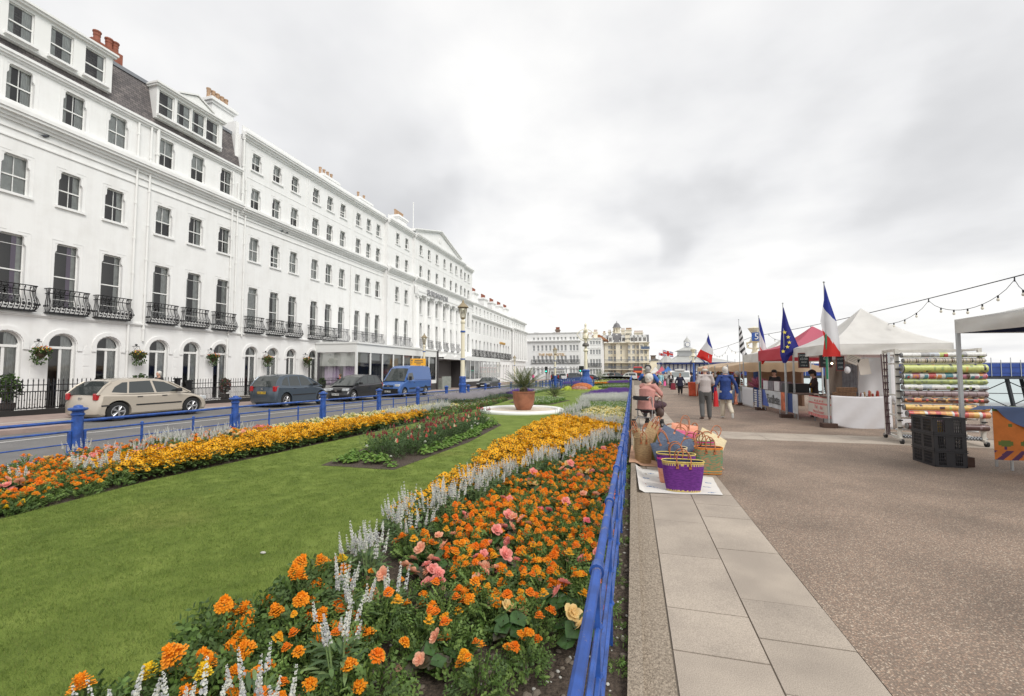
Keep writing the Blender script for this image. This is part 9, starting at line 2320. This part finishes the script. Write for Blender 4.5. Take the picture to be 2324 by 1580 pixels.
tote("purple straw bag with yellow zigzag edges standing in front of the heap", .65, 6.52, .545, .24, .40, WPUR, .03, zig=True, handles=.15, flare=.80)
tote("purple and magenta striped bag behind the front purple one", .60, 6.95, .54, .24, .42, lambda v: WYEL if v > .95 else (WPUR if v > .88 or .72 < v < .8 else (WMAG if v > .80 else (WPUR if v > .5 else WPCH))), -.02, handles=.16, flare=.84)
tote("green and orange checked bag with pink rim, right of the purple ones", 1.16, 7.72, .42, .24, .41, lambda v: WORG if v > .93 or .10 < v < .14 or v < .04 else WGRN, .12, handles=.17, flare=.9)
tote("green and pink striped bag at the back of the right side", 1.08, 8.10, .46, .24, .46, lambda v: WMAG if int(v * 14) % 2 else WGRN, .05, handles=.15)
tote("tall tan wicker basket at the left by the railing, holding folded bags", .165, 8.30, .30, .27, .44, WTAN, .1, handles=.10, flare=.9, pw=.9)
tote("olive green bag between the tan basket and the heap", .42, 8.62, .26, .20, .50, WOLV, 0, handles=0)
tote("cream straw bag under the leaning blue grey bags", .62, 7.62, .42, .26, .40, WCRM, .1, handles=0)
tote("orange bag in the middle right of the heap", 1.05, 8.75, .44, .24, .42, WORG, -.1, handles=.17)
tote("round cream basket at the back right of the heap", 1.12, 9.25, .48, .30, .40, WCRM, 0, handles=0, pw=.9)
tote("pink and peach striped bag base in the middle of the heap", .74, 8.35, .46, .26, .40, lambda v: WPCH if int(v * 8) % 2 else WPNK, 0, handles=.18)
tote("small magenta bag near the walking frame", .47, 9.35, .20, .16, .46, WMAG, .2, handles=.16)
tote("dark purple bag standing at the back of the heap", .76, 9.45, .40, .2, .44, WPUR, .25, tilt=(.1, .2), handles=.16)
pouch("slate blue flat bag leaning on the purple striped bag", .52, 7.08, .33, .40, .28, WSLT, .06, (-.35, -.28))
pouch("large blue grey bag lying tilted across the heap", .62, 7.80, .33, .58, .40, WSLT, -.12, (-.75, .45))
pouch("peach and pink panelled bag tilted on top of the heap", .84, 8.30, .30, .44, .44, lambda u, v: WPCH if .25 < v < .42 or v > .72 else (WPNK if v > .42 else WMAG), -.05, (-.5, .12))
pouch("magenta edged bag under the peach one", .80, 8.36, .30, .42, .20, WMAG, .05, (-.6, .15), handles=False)
pouch("cream straw bag leaning behind the tan basket", .24, 8.78, .12, .50, .38, WCRM, .02, (-.35, .05))
pouch("brown folded bag sticking out of the tan basket", .24, 8.32, .40, .22, .34, WTAN, .35, (-.2, .55), .02)
pouch("second brown folded bag sticking out of the tan basket", .10, 8.34, .38, .16, .22, WTAN, -.4, (-.1, -.35), .02)
pouch("tan bag lying at the back left of the heap", .28, 9.70, .04, .50, .30, WTAN, .08, (-.3, 0))
pouch("cream straw bag lying tilted on the right of the heap", 1.24, 8.15, .36, .44, .34, WCRM, -.1, (-.9, .5), .05)
pouch("navy bag with a tall handle on the round cream basket", 1.13, 9.28, .32, .36, .16, WNVY, -.05, (-.1, .12), .05)
b = MB()
for i, (x, y, z, r_, a) in enumerate(((.95, 8.55, .42, .11, .3), (.98, 8.35, .40, .12, -.4), (.60, 8.9, .42, .12, .8), (.50, 8.95, .38, .11, -.6), (1.0, 7.65, .42, .16, 1.2), (.85, 7.5, .42, .13, .2), (1.22, 8.3, .42, .14, .5), (.92, 8.9, .44, .13, -.2), (.02, 8.5, .42, .14, 1.0), (.66, 8.6, .52, .12, .1))):
 o = MB(); o.tube([(r_ * math.cos(PI * k / 10), .02 * math.sin(k), r_ * 1.3 * math.sin(PI * k / 10)) for k in range(11)], .009, LEA, 6); q_ = o.build("leather_handle", None, True, (x, y, z + zg(x, y)), a); tag(q_, "tan leather loop handle rising from the heap of bags", "handle", "loose leather handles over the bags")
# ---------------------------------------------------------------- small things
PIG = M("pigeon_grey", (.07, .075, .09), .7)
def pigeon(v, rz, label):
 t = thing("pigeon", label, "bird", v, rz); b = MB(); limb(b, [(0, -.16, .07), (0, -.04, .10), (0, .08, .15)], [.02, .065, .045], [.015, .06, .04], PIG); limb(b, [(0, .08, .16), (0, .12, .24)], [.035, .03], [.035, .03], PIG, 8); limb(b, [(0, .14, .24), (0, .175, .235)], [.012, .005], [.01, .005], PIG, 6); limb(b, [(0, -.14, .07), (0, -.26, .05)], [.035, .03], [.012, .008], PIG, 8)
 for s_ in (-1, 1): limb(b, [(s_ * .02, .02, .06), (s_ * .02, .03, .0)], [.008, .006], [.008, .006], PIG, 5)
 put("body", blend(b, "body", .012, 2), t)
v = atX(104, 311, -24.93); pigeon((-24.93, v.y, 11.90), 0.2, "pigeon perched on the ledge below the cornice of the left house")
for i, px in enumerate((641, 652)): v = atX(px, 537, -24.93); pigeon((-24.93, v.y, 11.90), .3, "pigeon on the hotel ledge, %s of the pair" % ("left" if i == 0 else "right"))
STN = M("pale_stone", (.45, .44, .40), .8)
v = at(597, 1257, .03); b = MB(); b.ball((0, 0, .01), .02, STN, 8, 5, (1.4, 1, .5)); tag(b.build("pebble", None, True, v), "pale pebble lying on the lawn", "stone")
r5 = random.Random(55); me_pts = []
srcs = []
for i in range(3):
 b = MB(); b.ball((0, 0, .003), .008 * (1 + .5 * i), [STN, SOIL, JOINT][i], 6, 4, (1.3, 1, .6)); o = bpy.data.objects.new("crumb", b.mesh("crumb")); HID.objects.link(o); srcs.append(o)
o = stuff("gravel_crumbs", "small stones and crumbs of earth beside the kerb", "gravel", [(r5.uniform(-.55, -.05), r5.uniform(1.2, 9)) for _ in range(900)] + [(r5.uniform(-2.4, -.3), r5.uniform(1.0, 3.2)) for _ in range(900)], srcs, .5, 1.4)
wd = []
for i in range(3):
 b = MB(); r = random.Random(i); ferny(b, r, 22, .05, .035, [GFERN[1], GBR[0]], .02); o = bpy.data.objects.new("weed", b.mesh("weed")); HID.objects.link(o); wd.append(o)
stuff("weeds", "small weeds in the strip of earth along the kerb", "weeds", [(r5.uniform(-.2, -.06), r5.uniform(1.4, 9)) for _ in range(70)], wd, .5, 1.3)
